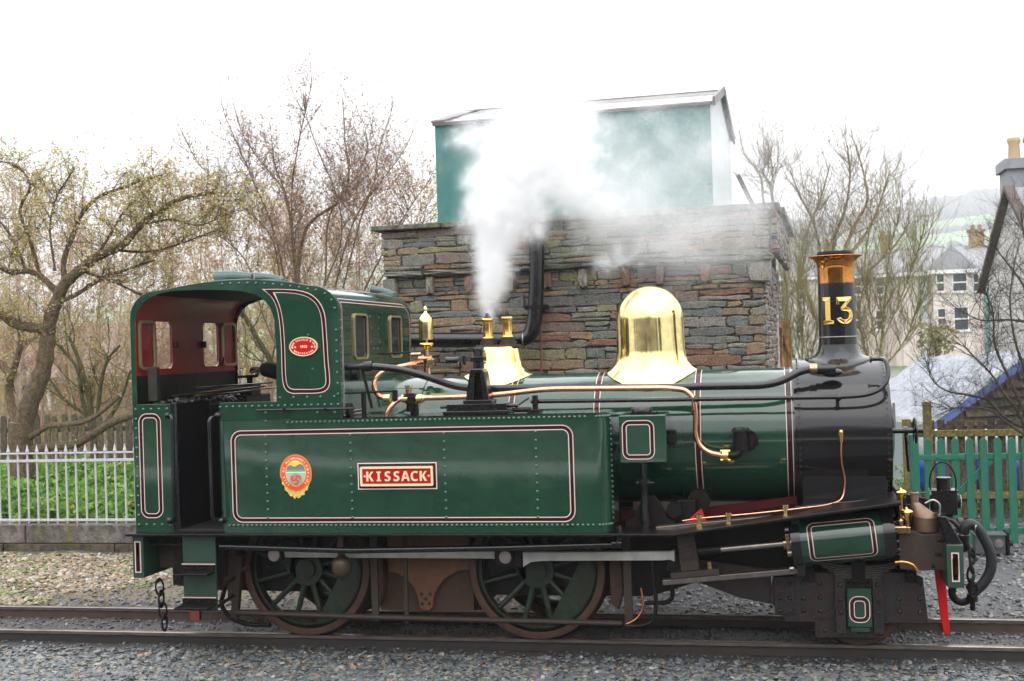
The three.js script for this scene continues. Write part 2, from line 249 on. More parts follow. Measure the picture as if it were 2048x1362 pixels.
// loose stone: irregular chips, as instances
function chipGeo(seed, flat) { const r = rng(seed), g = new THREE.IcosahedronGeometry(1, 0), p = g.attributes.position, m = {}; for (let i = 0; i < p.count; i++) { const k = [p.getX(i), p.getY(i), p.getZ(i)].map((v) => v.toFixed(3)).join(); m[k] = m[k] ?? [0.6 + r() * 0.7, 0.6 + r() * 0.6, 0.6 + r() * 0.7]; p.setXYZ(i, p.getX(i) * m[k][0], p.getY(i) * m[k][1] * flat, p.getZ(i) * m[k][2]); } g.computeVertexNormals(); return g; }
const chipMat = phys([1, 1, 1], 0.6, { clearcoat: 0.35, clearcoatRoughness: 0.3 });
function chips(name, label, count, place, colours, size, flat, seed) {
  const r = rng(seed), per = Math.ceil(count / 3), d = new THREE.Object3D(), c = new THREE.Color();
  for (let k = 0; k < 3; k++) { const im = new THREE.InstancedMesh(chipGeo(seed + k, flat), chipMat, per);
    for (let i = 0; i < per; i++) { const [x, z, y] = place(r), s = size[0] + (size[1] - size[0]) * Math.pow(r(), 1.7);
      d.position.set(x, (y ?? groundY(x, z)) + s * flat * (0.1 + 0.6 * r()), z); d.rotation.set((r() - 0.5) * 0.9, r() * 6.28, (r() - 0.5) * 0.9); d.scale.set(s * (0.8 + r() * 0.7), s, s * (0.8 + r() * 0.5)); d.updateMatrix(); im.setMatrixAt(i, d.matrix);
      const q = colours(r, x, z), b = 0.58 + r() * 0.4; im.setColorAt(i, c.setRGB(q[0] * b, q[1] * b, q[2] * b)); }
    im.name = numbered(name); tag(im, label, null, null, 'stuff'); scene.add(im); }
}
const pick = (l) => (r) => { let t = r() * l.reduce((a, b) => a + b[0], 0); for (const [w, ...c] of l) { t -= w; if (t <= 0) return c; } return l[0].slice(1); };
const slate = pick([[30, 0.088, 0.102, 0.112], [24, 0.13, 0.14, 0.135], [14, 0.075, 0.08, 0.085], [9, 0.2, 0.19, 0.165], [4, 0.2, 0.15, 0.09], [1.2, 0.3, 0.14, 0.06], [5, 0.13, 0.15, 0.12], [1.5, 0.35, 0.33, 0.3]]);
const tan = pick([[30, 0.28, 0.2, 0.11], [26, 0.2, 0.15, 0.09], [14, 0.38, 0.32, 0.24], [10, 0.15, 0.13, 0.11], [6, 0.5, 0.46, 0.4], [8, 0.3, 0.2, 0.1], [5, 0.16, 0.17, 0.07]]);
const cinder = pick([[30, 0.04, 0.04, 0.044], [20, 0.07, 0.07, 0.076], [3, 0.17, 0.17, 0.17], [3, 0.1, 0.07, 0.05]]), greyG = pick([[30, 0.12, 0.12, 0.125], [20, 0.17, 0.17, 0.175], [10, 0.08, 0.08, 0.085], [5, 0.24, 0.23, 0.22], [2, 0.3, 0.24, 0.15]]);
chips('slate_chippings', 'broken grey slate chippings with a few orange ones in front of the near rail', 38000, (r) => { const z = 0.66 + Math.pow(r(), 0.8) * 1.5; return [-5 + r() * 11, z]; }, slate, [0.008, 0.032], 0.4, 101);
chips('cinder_bed', 'dark wet cinders and fine stone between and beside the rails', 17000, (r) => { let z; do { z = -2 + r() * 2.8; if (z < -0.9 && r() < 0.35) z = -0.5; } while (Math.abs(Math.abs(z) - 0.4855) < 0.04); return [-7.5 + r() * 14, z]; }, cinder, [0.005, 0.02], 0.6, 201);
chips('gravel_bank', 'tan and pale gravel between the far rail and the railing kerb', 16000, (r) => { for (;;) { const x = -9.5 + r() * 10, z = -0.85 - r() * 3.1; if (x < -2.2 + z * 0.2 && n2(x * 0.9, z * 0.9) * 0.45 - z * 0.9 + Math.min(0, -x - 4.6) > 1.15) return [x, z]; } }, (r, x, z) => (n2(x * 0.8 + 9, z * 1.1) > 0.3 && r() < 0.5 ? [0.17, 0.19, 0.05] : tan(r)), [0.008, 0.034], 0.65, 301);
chips('grey_gravel', 'wet grey gravel behind the far rail, below the green picket fence', 22000, (r) => { for (;;) { const x = -4.5 + r() * 14.5, z = -0.62 - Math.pow(r(), 0.9) * 8.6; if (x > 1.5 + z * -0.1 || z > -1.35 - r() * 1.1) if (x < -2 && z < -0.9 - r() * 0.9) continue; return [x, z]; } }, greyG, [0.008, 0.032], 0.6, 401);
// hills beyond the houses
{
  const px = [[1000, 470], [1400, 462], [1560, 456], [1650, 446], [1720, 440], [1800, 427], [1880, 410], [1940, 398], [2000, 392], [2060, 385], [2300, 372], [2900, 420]].map(([x, y]) => at(x, y, -2300));
  const ridge = (x) => { if (x < px[0].x) return px[0].y - (px[0].x - x) * 0.16; for (let i = 1; i < px.length; i++) if (x < px[i].x) return lerp(px[i - 1].y, px[i].y, (x - px[i - 1].x) / (px[i].x - px[i - 1].x)); return px[px.length - 1].y; };
  const hy = (x, z) => { const t = clamp((-z - 660) / 1640, 0, 1.4); return -1 + Math.max(0, ridge(x)) * (t <= 1 ? Math.pow(t, 1.15) : 1 - (t - 1) * 0.5) + 3 * n2(x * 0.005, z * 0.006); };
  const W = 90, D = 70, p = [], c = [], idx = [], F = [[0.12, 0.24, 0.06], [0.16, 0.27, 0.08], [0.09, 0.19, 0.05], [0.19, 0.22, 0.1], [0.13, 0.25, 0.07]];
  const cell = (x, z) => [Math.floor((x + 56 * Math.sin(z * 0.005)) / 340), Math.floor((z + 32 * Math.sin(x * 0.005)) / 248)];
  for (let j = 0; j <= D; j++) for (let i = 0; i <= W; i++) { const x = -1800 + i / W * 4600, z = -640 - j / D * 2300; p.push(x, hy(x, z), z); const [a, b] = cell(x, z), k = Math.abs(a * 7 + b * 13) % 5, wood = -z > 1970 + 80 * n2(x * 0.005, 3); c.push(...(wood ? [0.06, 0.075, 0.05] : F[k])); }
  for (let j = 0; j < D; j++) for (let i = 0; i < W; i++) { const a = j * (W + 1) + i; idx.push(a, a + 1, a + W + 1, a + 1, a + W + 2, a + W + 1); }
  const g = new THREE.BufferGeometry(); g.setAttribute('position', new THREE.Float32BufferAttribute(p, 3)); g.setAttribute('color', new THREE.Float32BufferAttribute(c, 3)); g.setAttribute('uv', new THREE.Float32BufferAttribute(new Float32Array(p.length / 3 * 2), 2)); g.setIndex(idx); g.computeVertexNormals();
  const m = new THREE.Mesh(g, std([1, 1, 1], 0.95, { vertexColors: true })); m.name = 'hills'; m.userData.kind = 'structure'; scene.add(m);
  const r = rng(55), im = new THREE.InstancedMesh(new THREE.IcosahedronGeometry(1, 1), std([0.05, 0.06, 0.035], 0.95), 5200), d = new THREE.Object3D();
  for (let i = 0; i < 5200; i++) { let x, z; if (i < 2600) { x = -240 + r() * 1720; z = -1960 - r() * 420; } else { x = -160 + r() * 1560; const b = Math.floor(r() * 6) - 8; if (r() < 0.65) z = b * 248 - 32 * Math.sin(x * 0.005); else { z = -680 - r() * 1280; x = Math.floor(x / 340) * 340 - 56 * Math.sin(z * 0.005); } }
    const s = (i < 2600 ? 9 : 4.5) * (0.7 + r() * 0.7); d.position.set(x, hy(x, z) + s * 0.4, z); d.scale.set(s * 1.2, s, s * 1.2); d.rotation.y = r() * 6; d.updateMatrix(); im.setMatrixAt(i, d.matrix); }
  im.name = 'hedgerows'; tag(im, 'hedges and woodland along the green hillside far behind the houses', null, null, 'stuff'); scene.add(im);
}
// ---------- stone tank house with the water tank ----------
const stoneMats = [[0.165, 0.165, 0.14], [0.135, 0.145, 0.135], [0.2, 0.185, 0.145], [0.11, 0.108, 0.1], [0.2, 0.155, 0.1], [0.25, 0.165, 0.095], [0.2, 0.1, 0.06], [0.17, 0.13, 0.105], [0.21, 0.195, 0.105], [0.15, 0.155, 0.11], [0.22, 0.2, 0.17], [0.26, 0.18, 0.12]].map((c) => std(c.map((v) => v * 1.15), 0.62, { map: rep(tStone, 2.2), bumpMap: rep(tStoneBump, 2.6), bumpScale: 0.016, roughnessMap: rep(tRough, 1.1) }));
const stonePick = pick([[13, 0], [13, 1], [12, 2], [7, 3], [14, 4], [13, 5], [7, 6], [11, 7], [8, 8], [9, 9], [4, 10], [6, 11]]);
// an uneven stone: an irregular outline in a w x h cell, proud by d, with a chamfered edge
function stoneGeo(r, w, h, d, back = 0.04) {
  const j = (a) => (r() - 0.5) * 2 * a, q = Math.min(0.3 * h, 0.016), o = [], jh = Math.min(h * 0.2, 0.014), jw = Math.min(w * 0.1, 0.03);
  const nx = Math.max(2, Math.round(w / 0.16));
  for (let i = 0; i <= nx; i++) o.push([-w / 2 + w * i / nx + (i === 0 ? q * r() : i === nx ? -q * r() : j(jw * 0.5)), -h / 2 + j(jh) + (i === 0 || i === nx ? q * 0.5 * r() : 0)]);
  o.push([w / 2 + j(jw), j(h * 0.2)]);
  for (let i = nx; i >= 0; i--) o.push([-w / 2 + w * i / nx + (i === 0 ? q * r() : i === nx ? -q * r() : j(jw * 0.5)), h / 2 + j(jh) - (i === 0 || i === nx ? q * 0.5 * r() : 0)]);
  o.push([-w / 2 + j(jw), j(h * 0.2)]);
  const n = o.length, p = [], dz = o.map(() => d * (0.75 + 0.4 * r())), cz = d * (0.9 + 0.25 * r()), inn = o.map(([x, y]) => [x - Math.sign(x) * Math.min(Math.abs(x), 0.012), y * (1 - Math.min(0.35, 0.011 / h * 2))]);
  const tri = (...v) => v.forEach((a) => p.push(...a));
  for (let i = 0; i < n; i++) { const k = (i + 1) % n, A = [...o[i], -back], B = [...o[k], -back], C = [...o[i], dz[i] * 0.55], D = [...o[k], dz[k] * 0.55], E = [...inn[i], dz[i]], G = [...inn[k], dz[k]];
    tri(A, B, D, A, D, C, C, D, G, C, G, E, E, G, [0, 0, cz]); }
  const g = new THREE.BufferGeometry(); g.setAttribute('position', new THREE.Float32BufferAttribute(p, 3)); g.computeVertexNormals(); norm(g); g.setAttribute('uv', new THREE.BufferAttribute(new Float32Array(p.length / 3 * 2), 2));
  const ou = r() * 4, ov = r() * 4; boxUV(g); const u = g.attributes.uv; for (let i = 0; i < u.count; i++) u.setXY(i, u.getX(i) + ou, u.getY(i) + ov); return g;
}
function courses(r, w, y0, y1, hMin, hMax, lMin, lMax) { // rough courses; some stones are split into two thin ones
  const out = []; let y = y0;
  while (y < y1 - 0.02) { let h = hMin + (hMax - hMin) * Math.pow(r(), 1.4); if (y + h > y1 - hMin * 0.7) h = y1 - y; let x = 0;
    while (x < w - 0.01) { let l = lMin + (lMax - lMin) * Math.pow(r(), 1.6); if (x + l > w - lMin * 0.8) l = w - x; const cy = y + h / 2;
      if (h > 0.085 && r() < 0.4) { const f = 0.4 + r() * 0.2; out.push([x + l / 2, y + h * f / 2, l, h * f], [x + l / 2, y + h * (1 + f) / 2, l, h * (1 - f)]); } else out.push([x + l / 2, cy, l, h]); x += l; }
    y += h; }
  return out;
}
const TH = thing('stone_tank_house', 'square building of rough slate stones with a ledge course, behind the locomotive', 'stone building');
const askew = (g) => { const t = -0.046, px = 2.9, pz = -3; g.rotation.y = t; g.position.set(px - (px * Math.cos(t) + pz * Math.sin(t)), 0, pz - (-px * Math.sin(t) + pz * Math.cos(t))); };
askew(TH);
{
  const X0 = -1.43, X1 = 2.95, ZF = -3, ZB = -6.6, r = rng(1234), all = [];
  part('wall_core', [box(X0 + 0.03, X1 - 0.1, -0.2, 3.78, ZB, ZF - 0.016, 0)], std([0.12, 0.11, 0.088], 0.95, { map: rep(tStone, 2) }), TH);
  const add = (list, ox, oz, turn, proud) => { for (const [x, y, w, h] of list) { const g = stoneGeo(r, w - 0.003, h - 0.003, proud * (0.4 + r() * 0.9)); if (turn) g.rotateY(turn); g.translate(turn ? ox : ox + x, y, turn ? oz - x : oz); all.push([g, stoneMats[stonePick(r)[0]], w * h, y]); } };
  const W = X1 - X0, WL = W - 0.08;
  add(courses(r, WL, -0.15, 1.7, 0.12, 0.22, 0.25, 0.7), X0, ZF, 0, 0.02);
  add(courses(r, WL, 1.7, 3.27, 0.04, 0.14, 0.15, 0.66), X0, ZF, 0, 0.018);
  add(courses(r, W, 3.33, 3.79, 0.045, 0.14, 0.18, 0.74), X0, ZF + 0.075, 0, 0.018);
  const De = ZF - ZB; add(courses(r, De, 1.5, 3.27, 0.05, 0.12, 0.1, 0.3), X1 - 0.08, ZF, Math.PI / 2, 0.03); add(courses(r, De, 3.33, 3.79, 0.05, 0.12, 0.1, 0.35), X1 + 0.06, ZF + 0.06, Math.PI / 2, 0.03);
  add(courses(r, De, 1.2, 3.79, 0.08, 0.16, 0.2, 0.5), X0, ZB, -Math.PI / 2, 0.03);
  const vis = all.filter((a) => a[3] > 1.9).sort((a, b) => b[2] - a[2]), keep = vis.slice(0, 285), rest = all.filter((a) => !keep.includes(a));
  for (const [g, m] of keep) part('stone', g, m, TH, { uv: true });
  stoneMats.forEach((m) => { const l = rest.filter((a) => a[1] === m).map((a) => a[0]); if (l.length) part('stonework', l, m, TH, { uv: true, kind: 'stuff' }); });
  const coping = [[0.2, 0.2, 0.15], [0.17, 0.17, 0.14]].map((c) => std(c, 0.75, { map: rep(tMoss, 1), bumpMap: rep(tStoneBump, 2), bumpScale: 0.015 }));
  // ledge under the upper courses, corbels that carry it, corner blocks, coping slabs
  part('wall_core', box(X0 + 0.02, X1 + 0.02, 3.28, 3.8, ZF - 0.1, ZF + 0.062, 0), std([0.12, 0.11, 0.088], 0.95, { map: rep(tStone, 2) }), TH);
  let x = X0; while (x < X1) { const w = Math.min(0.45 + r() * 0.75, X1 + 0.03 - x); part('ledge_stone', stoneGeo(r, w - 0.008, 0.07, 0.1, 0.1).translate(x + w / 2, 3.295, ZF), stoneMats[[0, 1, 2, 3, 9][Math.floor(r() * 5)]], TH, { uv: true }); x += w; }
  for (const px of [853, 932, 1016, 1092, 1165, 1252, 1320, 1412]) { const p = at(px, 565, ZF); part('corbel', stoneGeo(r, 0.105, 0.2, 0.085, 0.06).translate(p.x, 3.155 + (r() - 0.5) * 0.02, ZF), stoneMats[[7, 3, 8, 1, 6, 10, 0, 3][px % 8]], TH, { uv: true }); }
  for (const [x0, x1] of [[at(770, 560, ZF).x - 0.08, at(787, 560, ZF).x], [at(1499, 540, ZF).x, X1 + 0.01]]) part('corner_block', stoneGeo(r, x1 - x0, 0.22, 0.08, 0.08).translate((x0 + x1) / 2, 3.15, ZF), stoneMats[10], TH, { uv: true });
  x = X0 - 0.1; while (x < X1 + 0.1) { const w = Math.min(0.8 + r() * 0.6, X1 + 0.12 - x); part('coping_slab', box(x + 0.004, x + w - 0.004, 3.795, 3.85 + r() * 0.02, ZF - 0.4, ZF + 0.13 + r() * 0.05, 0.012), coping[Math.floor(r() * 2)], TH); x += w; }
  for (let k = 0; k < 4; k++) part('coping_slab', box(X1 - 0.22, X1 + 0.15, 3.795, 3.87, ZF - 1.28 - k * 0.86 + 0.01, ZF - 0.42 - k * 0.86, 0.01), stoneMats[k % 2 ? 0 : 9], TH);
  for (let k = 0; k < 4; k++) part('coping_slab', box(X0 - 0.12, X0 + 0.22, 3.795, 3.87, ZF - 1.28 - k * 0.86 + 0.01, ZF - 0.42 - k * 0.86, 0.01), stoneMats[k % 2 ? 2 : 8], TH);
  part('flat_roof', box(X0 + 0.2, X1 - 0.2, 3.74, 3.795, ZB, ZF - 0.38, 0), std([0.08, 0.08, 0.08], 0.8), TH);
}
{ // the water tank on the stone base
  const t = thing('water_tank', 'teal painted water tank with a low pitched lid on top of the stone building', 'water tank'); askew(t);
  const x0 = -0.85, x1 = 2.34, y0 = 3.87, y1 = 5.04, z1 = -3.25, z0 = -6.0, teal = std([0.042, 0.165, 0.155], 0.5, { map: rep(tGrime, 0.5), bumpMap: rep(tWave, 0.6), bumpScale: 0.01 }), pale = std([0.42, 0.46, 0.48], 0.45, { map: rep(tGrime, 0.6) });
  part('tank_side', box(x0, x1, y0, y1, z1 - 0.012, z1, 0), teal, t); part('tank_side', box(x0, x1, y0, y1, z0, z0 + 0.012, 0), teal, t); part('tank_side', box(x0, x0 + 0.012, y0, y1, z0 + 0.013, z1 - 0.013, 0), teal, t);
  const zm = (z0 + z1) / 2, gable = (x) => extX([[z0 + 0.013, y0], [z1 - 0.013, y0], [z1 - 0.013, y1], [zm, y1 + 0.35], [z0 + 0.013, y1]], x - 0.012, x);
  part('tank_end', gable(x1), pale, t); part('tank_end', extX([[z0 + 0.05, y1 + 0.001], [z1 - 0.05, y1 + 0.001], [zm, y1 + 0.35]], x0 + 0.014, x0 + 0.024), pale, t);
  const slopeSheet = (za, ya, zb, yb, xa, xb, th) => extX([[za, ya], [zb, yb], [zb, yb + th], [za, ya + th]], xa, xb);
  const tin = std([0.2, 0.2, 0.205], 0.5, { metalness: 0.2, map: rep(tGrime, 0.7), roughnessMap: rep(tRough, 0.5) }), dark = std([0.16, 0.15, 0.145], 0.5, { map: rep(tRust, 0.6) });
  part('lid_sheet', slopeSheet(z1 + 0.04, y1 + 0.0, zm, y1 + 0.37, x0 - 0.02, x1 + 0.03, 0.015), tin, t); part('lid_sheet', slopeSheet(z0 - 0.04, y1, zm - 0.002, y1 + 0.37, x0 - 0.02, x1 + 0.03, 0.015), tin, t);
  part('lid_edge', [slopeSheet(z1 + 0.05, y1 + 0.013, zm, y1 + 0.385, x0 - 0.03, x0 + 0.13, 0.025), slopeSheet(z1 + 0.05, y1 - 0.04, zm, y1 + 0.35, x1 + 0.031, x1 + 0.06, 0.1), slopeSheet(z0 - 0.05, y1 - 0.04, zm - 0.003, y1 + 0.35, x1 + 0.031, x1 + 0.06, 0.1), slopeSheet(zm + 0.45, y1 + 0.25, zm + 0.02, y1 + 0.38, x0 + 0.2, x1, 0.02)], dark, t);
  part('ridge_cap', box(x0 - 0.02, x1 + 0.07, y1 + 0.37, y1 + 0.4, zm - 0.08, zm + 0.08, 0.01), dark, t); part('eave_trim', box(x0 - 0.02, x1 + 0.03, y1 - 0.02, y1 + 0.012, z1 + 0.002, z1 + 0.035, 0), dark, t);
  part('tank_seam', [0.27, 0.52, 0.76].map((f) => box(x0 + (x1 - x0) * f - 0.012, x0 + (x1 - x0) * f + 0.012, y0, y1 - 0.03, z1 + 0.0005, z1 + 0.008, 0)), teal, t);
  part('strut', bar(at(1466, 350, -4.2), at(1497, 412, -4.2), 0.05), M.frame, t);
}
{ // downpipe on the stone wall
  const d = thing('downpipe', 'black iron water pipe running down the stone wall and bending to the left', 'pipe'), z = -2.9;
  part('pipe', pipe([[1073, 458, -3.3], [1073, 458, -2.9], [1074, 540, z], [1070, 640, z], [1060, 676, z], [1020, 680, z], [790, 680, z]].map((q) => at(...q)), 0.085, 0.2, 18), M.black, d);
  const f = at(1072, 614, z); part('flange', [cylY(f.y - 0.02, f.y + 0.02, 0.11, f.x, z), box(f.x - 0.13, f.x + 0.12, f.y - 0.025, f.y + 0.025, z - 0.18, z + 0.02)], M.blackDull, d);
  const e = at(1073, 466, -2.84); part('elbow', ball(0.125, e.x, e.y - 0.02, -2.9, 0.9, 1, 0.9), M.blackDull, d);
  const j = at(1048, 679, z); part('joint_ring', new THREE.TorusGeometry(0.088, 0.007, 8, 24).rotateY(Math.PI / 2).translate(j.x, j.y, z), M.steel, d);
  part('rusty_rod', new Tubes().add([at(1080, 490, -3.0), at(1083, 745, -3.0)], 0.013, 8).geo(), std([0.2, 0.06, 0.035], 0.7, { map: tRust }), d);
  const b = at(1076, 545, -2.93); part('rod_bracket', [box(b.x - 0.02, b.x + 0.07, b.y - 0.01, b.y + 0.015, -2.97, -2.86), cylY(b.y, b.y + 0.08, 0.03, b.x + 0.02, -2.9)], M.rust, d);
}
// kerb wall and spiked railing on the left
{
  const k = thing('kerb_wall', 'low mossy stone kerb wall under the spiked railing on the left', 'low wall'), r = rng(77), m = [[0.23, 0.2, 0.175], [0.21, 0.19, 0.15], [0.25, 0.21, 0.2]].map((c) => std(c, 0.75, { map: rep(tMoss, 0.7), bumpMap: rep(tStoneBump, 1.5), bumpScale: 0.02 })), low = std([0.12, 0.1, 0.055], 0.8, { map: rep(tMoss, 0.9), bumpMap: rep(tStoneBump, 1.5), bumpScale: 0.02 });
  let x = at(50, 1060, -4.2).x - 1.62 * 4; while (x < -1.6) { const w = 1.62; part('kerb_stone', box(x + 0.008, Math.min(x + w, -1.5) - 0.008, 0.02, 0.265, -4.52, -4.2, 0.015), m[Math.floor(r() * 3)], k); part('kerb_foot', box(x - 0.3, Math.min(x + w, -1.5) - 0.32, -0.2, 0.015, -4.5, -4.17 + r() * 0.02, 0.012), low, k); x += w; }
  const f = thing('spiked_railing', 'pale grey iron railing with pointed tops on the left kerb', 'railing'), iron = std([0.5, 0.5, 0.54], 0.45, { map: rep(tGrime, 2) }), z = -4.36;
  const yTop = at(130, 906, z).y, yMid = at(130, 921, z).y, yLow = at(130, 1040, z).y, tip = at(130, 890, z).y;
  const long = new THREE.CylinderGeometry(0.0145, 0.0145, yTop - 0.26, 8), short = new THREE.CylinderGeometry(0.0145, 0.0145, yTop - yLow + 0.05, 8), spike = new THREE.LatheGeometry([[0.016, 0], [0.026, 0.012], [0.022, 0.03], [0.013, 0.06], [0.002, tip - yTop + 0.005]].map((q) => V2(...q)), 10);
  const x0 = at(16, 900, z).x, step = (at(249, 900, z).x - x0) / 12, bars = [long, short].map((g) => norm(g)), sp = norm(spike);
  for (let i = -18; i < 46; i++) { const xx = x0 + i * step; if (xx > -1.6) break; const lg = (i + 100) % 5 === 2; const b = new THREE.Mesh(bars[lg ? 0 : 1], iron); b.name = 'railing_bar'; b.position.set(xx, lg ? (yTop + 0.26) / 2 : (yTop + yLow - 0.05) / 2, z); f.add(b); const s = new THREE.Mesh(sp, iron); s.name = 'spike'; s.position.set(0, yTop - b.position.y + 0.008, 0); b.add(s); }
  for (const [y, h] of [[yTop, 0.01], [yMid, 0.017], [yLow, 0.015]]) part('rail_strip', box(x0 - 18 * step, -1.62, y - h, y + h, z - 0.022, z + 0.022, 0.003), iron, f);
}
// old pale fence in the garden behind
{
  const f = thing('paling_fence', 'weathered brown paling fence in the garden behind the spiked railing', 'fence'), r = rng(31), w = [[0.13, 0.1, 0.075], [0.16, 0.13, 0.1], [0.1, 0.08, 0.06], [0.19, 0.15, 0.1]].map((c) => std(c, 0.85, { map: rep(tBark, 2) })), g = norm(ext([[-0.055, 0], [0.055, 0], [0.055, 1.28], [0.03, 1.33], [-0.03, 1.33], [-0.055, 1.28]], 0, 0.018));
  for (let x = -12; x < -2.2; x += 0.165) { const m = new THREE.Mesh(g, w[Math.floor(r() * 4)]); m.name = 'pale'; m.position.set(x, 0.16 + r() * 0.06, -8); m.rotation.z = (r() - 0.5) * 0.05; f.add(m); }
  for (const y of [0.5, 1.25]) part('fence_rail', box(-12, -2.2, y, y + 0.08, -8.045, -8.005, 0.004), w[0], f);
}
// green picket gate and brown paling fence on the right
{
  const gate = thing('picket_gate', 'green painted picket gate with hinge straps in front of the brown fence', 'gate'), fen = thing('picket_fence', 'green painted picket fence joined to the gate at the right edge', 'fence'), z = -5, gr = std([0.012, 0.14, 0.085], 0.5, { map: rep(tGrime, 1) });
  const top = (x) => at(x, 877, z).y, base = at(1882, 1100, z).y - 0.05, pg = (w, h) => ext([[-w / 2, 0], [w / 2, 0], [w / 2, h - 0.04], [0.012, h], [-0.012, h], [-w / 2, h - 0.04]], 0, 0.022, [], 0.003);
  const H = at(1882, 876, z).y - base, P = norm(pg(0.085, H)), add = (px, g, par, zz = z) => { const m = new THREE.Mesh(g, gr); m.name = 'picket'; m.position.set(at(px, 900, zz).x, base, zz); par.add(m); return m; };
  const xs = [1855, 1882, 1910, 1939, 1967, 1995, 2023, 2051, 2079, 2107, 2135, 2163]; xs.forEach((x) => add(x, P, gate, z)); 
  const a = at(1818, 900, z).x; part('gate_post', box(a, a + 0.11, base - 0.1, at(1828, 868, z).y, z - 0.06, z + 0.05, 0.01), gr, gate);
  const y1 = at(1900, 914, z).y, y0 = at(1990, 1062, z).y, xr = at(2170, 900, z).x; part('gate_rail', box(a + 0.12, xr, y1 - 0.035, y1 + 0.035, z - 0.05, z - 0.002, 0.004), gr, gate); part('gate_rail', box(a + 0.12, xr, y0 - 0.035, y0 + 0.035, z - 0.05, z - 0.002, 0.004), gr, gate);
  part('hinge_strap', box(a - 0.02, at(1930, 915, z).x, y1 - 0.03, y1 + 0.028, z + 0.023, z + 0.035, 0.003), gr, gate); part('bolt', [1827, 1873, 1919].map((x) => rivetRow(V(at(x, 915, z).x, y1, z + 0.035), V(0, 0, 0), 1, V(0, 0, 1), 0.014)[0]), gr, gate, { kind: 'stuff' });
  part('brace', bar(at(1905, 1000, z - 0.03), at(1985, 918, z - 0.03), 0.07, 0.03), gr, gate);
  for (let i = 0; i < 12; i++) add(2215 + i * 28, P, fen); part('fence_rail', [box(xr + 0.2, xr + 2.6, y1 - 0.035, y1 + 0.035, z - 0.05, z - 0.002), box(xr + 0.2, xr + 2.6, y0 - 0.035, y0 + 0.035, z - 0.05, z - 0.002)], gr, fen); part('fence_post', box(xr + 0.03, xr + 0.14, base - 0.1, base + H, z - 0.06, z + 0.05, 0.01), gr, fen);
  fen.userData.label = 'green painted picket fence running on to the right of the gate, past the picture edge';
  const bf = thing('wooden_fence', 'brown wooden paling fence with a yellowish rail and post, behind the green gate', 'fence'), zb = -7.2, r = rng(91), ws = [[0.11, 0.08, 0.06], [0.15, 0.11, 0.075], [0.09, 0.07, 0.06], [0.2, 0.16, 0.08]].map((c) => std(c, 0.85, { map: rep(tBark, 2) })), ol = std([0.3, 0.24, 0.09], 0.8, { map: rep(tBark, 2) });
  const hT = at(1900, 840, zb).y, x0 = at(1822, 850, zb).x, st = at(1920, 850, zb).x - at(1900, 850, zb).x, pw = norm(ext([[-0.048, 0], [0.048, 0], [0.048, hT + 0.1], [-0.048, hT + 0.1]], 0, 0.02));
  for (let i = 0; i < 32; i++) { if (i === 1) continue; const m = new THREE.Mesh(pw, ws[Math.floor(r() * 4)]); m.name = 'pale'; m.position.set(x0 + i * st, -0.1 + (r() - 0.5) * 0.03, zb); bf.add(m); }
  for (const py of [866, 990]) { const y = at(1930, py, zb).y; part('fence_rail', box(x0 - 0.1, x0 + 32 * st, y - 0.045, y + 0.045, zb + 0.022, zb + 0.07, 0.006), ol, bf); }
  for (const [px, py] of [[1853, 803], [1812, 838]]) { const p = at(px, py, zb + 0.1); part('fence_post', box(p.x - 0.055, p.x + 0.055, -0.2, p.y, zb + 0.075, zb + 0.17, 0.008), ol, bf); }
  const blue = std([0.02, 0.09, 0.45], 0.4), white = std([0.7, 0.72, 0.75], 0.45), lab = ['leftmost blue plastic drum with a white top behind the wooden fence', 'second blue plastic drum from the left behind the wooden fence', 'third blue plastic drum from the left behind the wooden fence', 'fourth blue plastic drum from the left behind the wooden fence', 'rightmost blue plastic drum with a white top behind the wooden fence'];
  [1846, 1872, 1924, 1975, 2035].forEach((px, i) => { const p = at(px, 985, -8.2), t = at(px, 915, -8.2), d = thing('plastic_drum', lab[i], 'drum', [p.x, p.y, -8.2], 'blue drums behind the wooden fence'), h = t.y - p.y, R = i % 2 ? 0.16 : 0.12; part('drum_body', lathe([[0, 0], [R, 0], [R, h * 0.3], [R + 0.01, h * 0.33], [R, h * 0.36], [R, h * 0.66], [R + 0.01, h * 0.69], [R, h * 0.72], [R, h], [0, h]], 0, 0, 0, 20), blue, d); part('drum_top', lathe([[0, h + 0.001], [R + 0.012, h + 0.001], [R + 0.012, h + 0.34], [R * 0.5, h + 0.4], [0, h + 0.4]], 0, 0, 0, 20), white, d); });
  const cp = at(2037, 1005, -8.6), ct = at(2037, 943, -8.6), cone = thing('traffic_post', 'orange and white banded traffic post behind the green gate at the right edge', 'traffic post', [cp.x, cp.y, -8.6]), ch = ct.y - cp.y, or = std([0.6, 0.1, 0.02], 0.5);
  [[0, 0.18, or], [0.18, 0.62, white], [0.62, 1, or]].forEach(([a0, b0, m]) => part('band', cylY(ch * a0, ch * b0 - 0.001, 0.07 - 0.02 * a0, 0, 0, 0.07 - 0.02 * b0), m, cone)); part('foot', box(-0.16, 0.16, -0.06, 0, -0.16, 0.16, 0.01), M.rubber, cone);
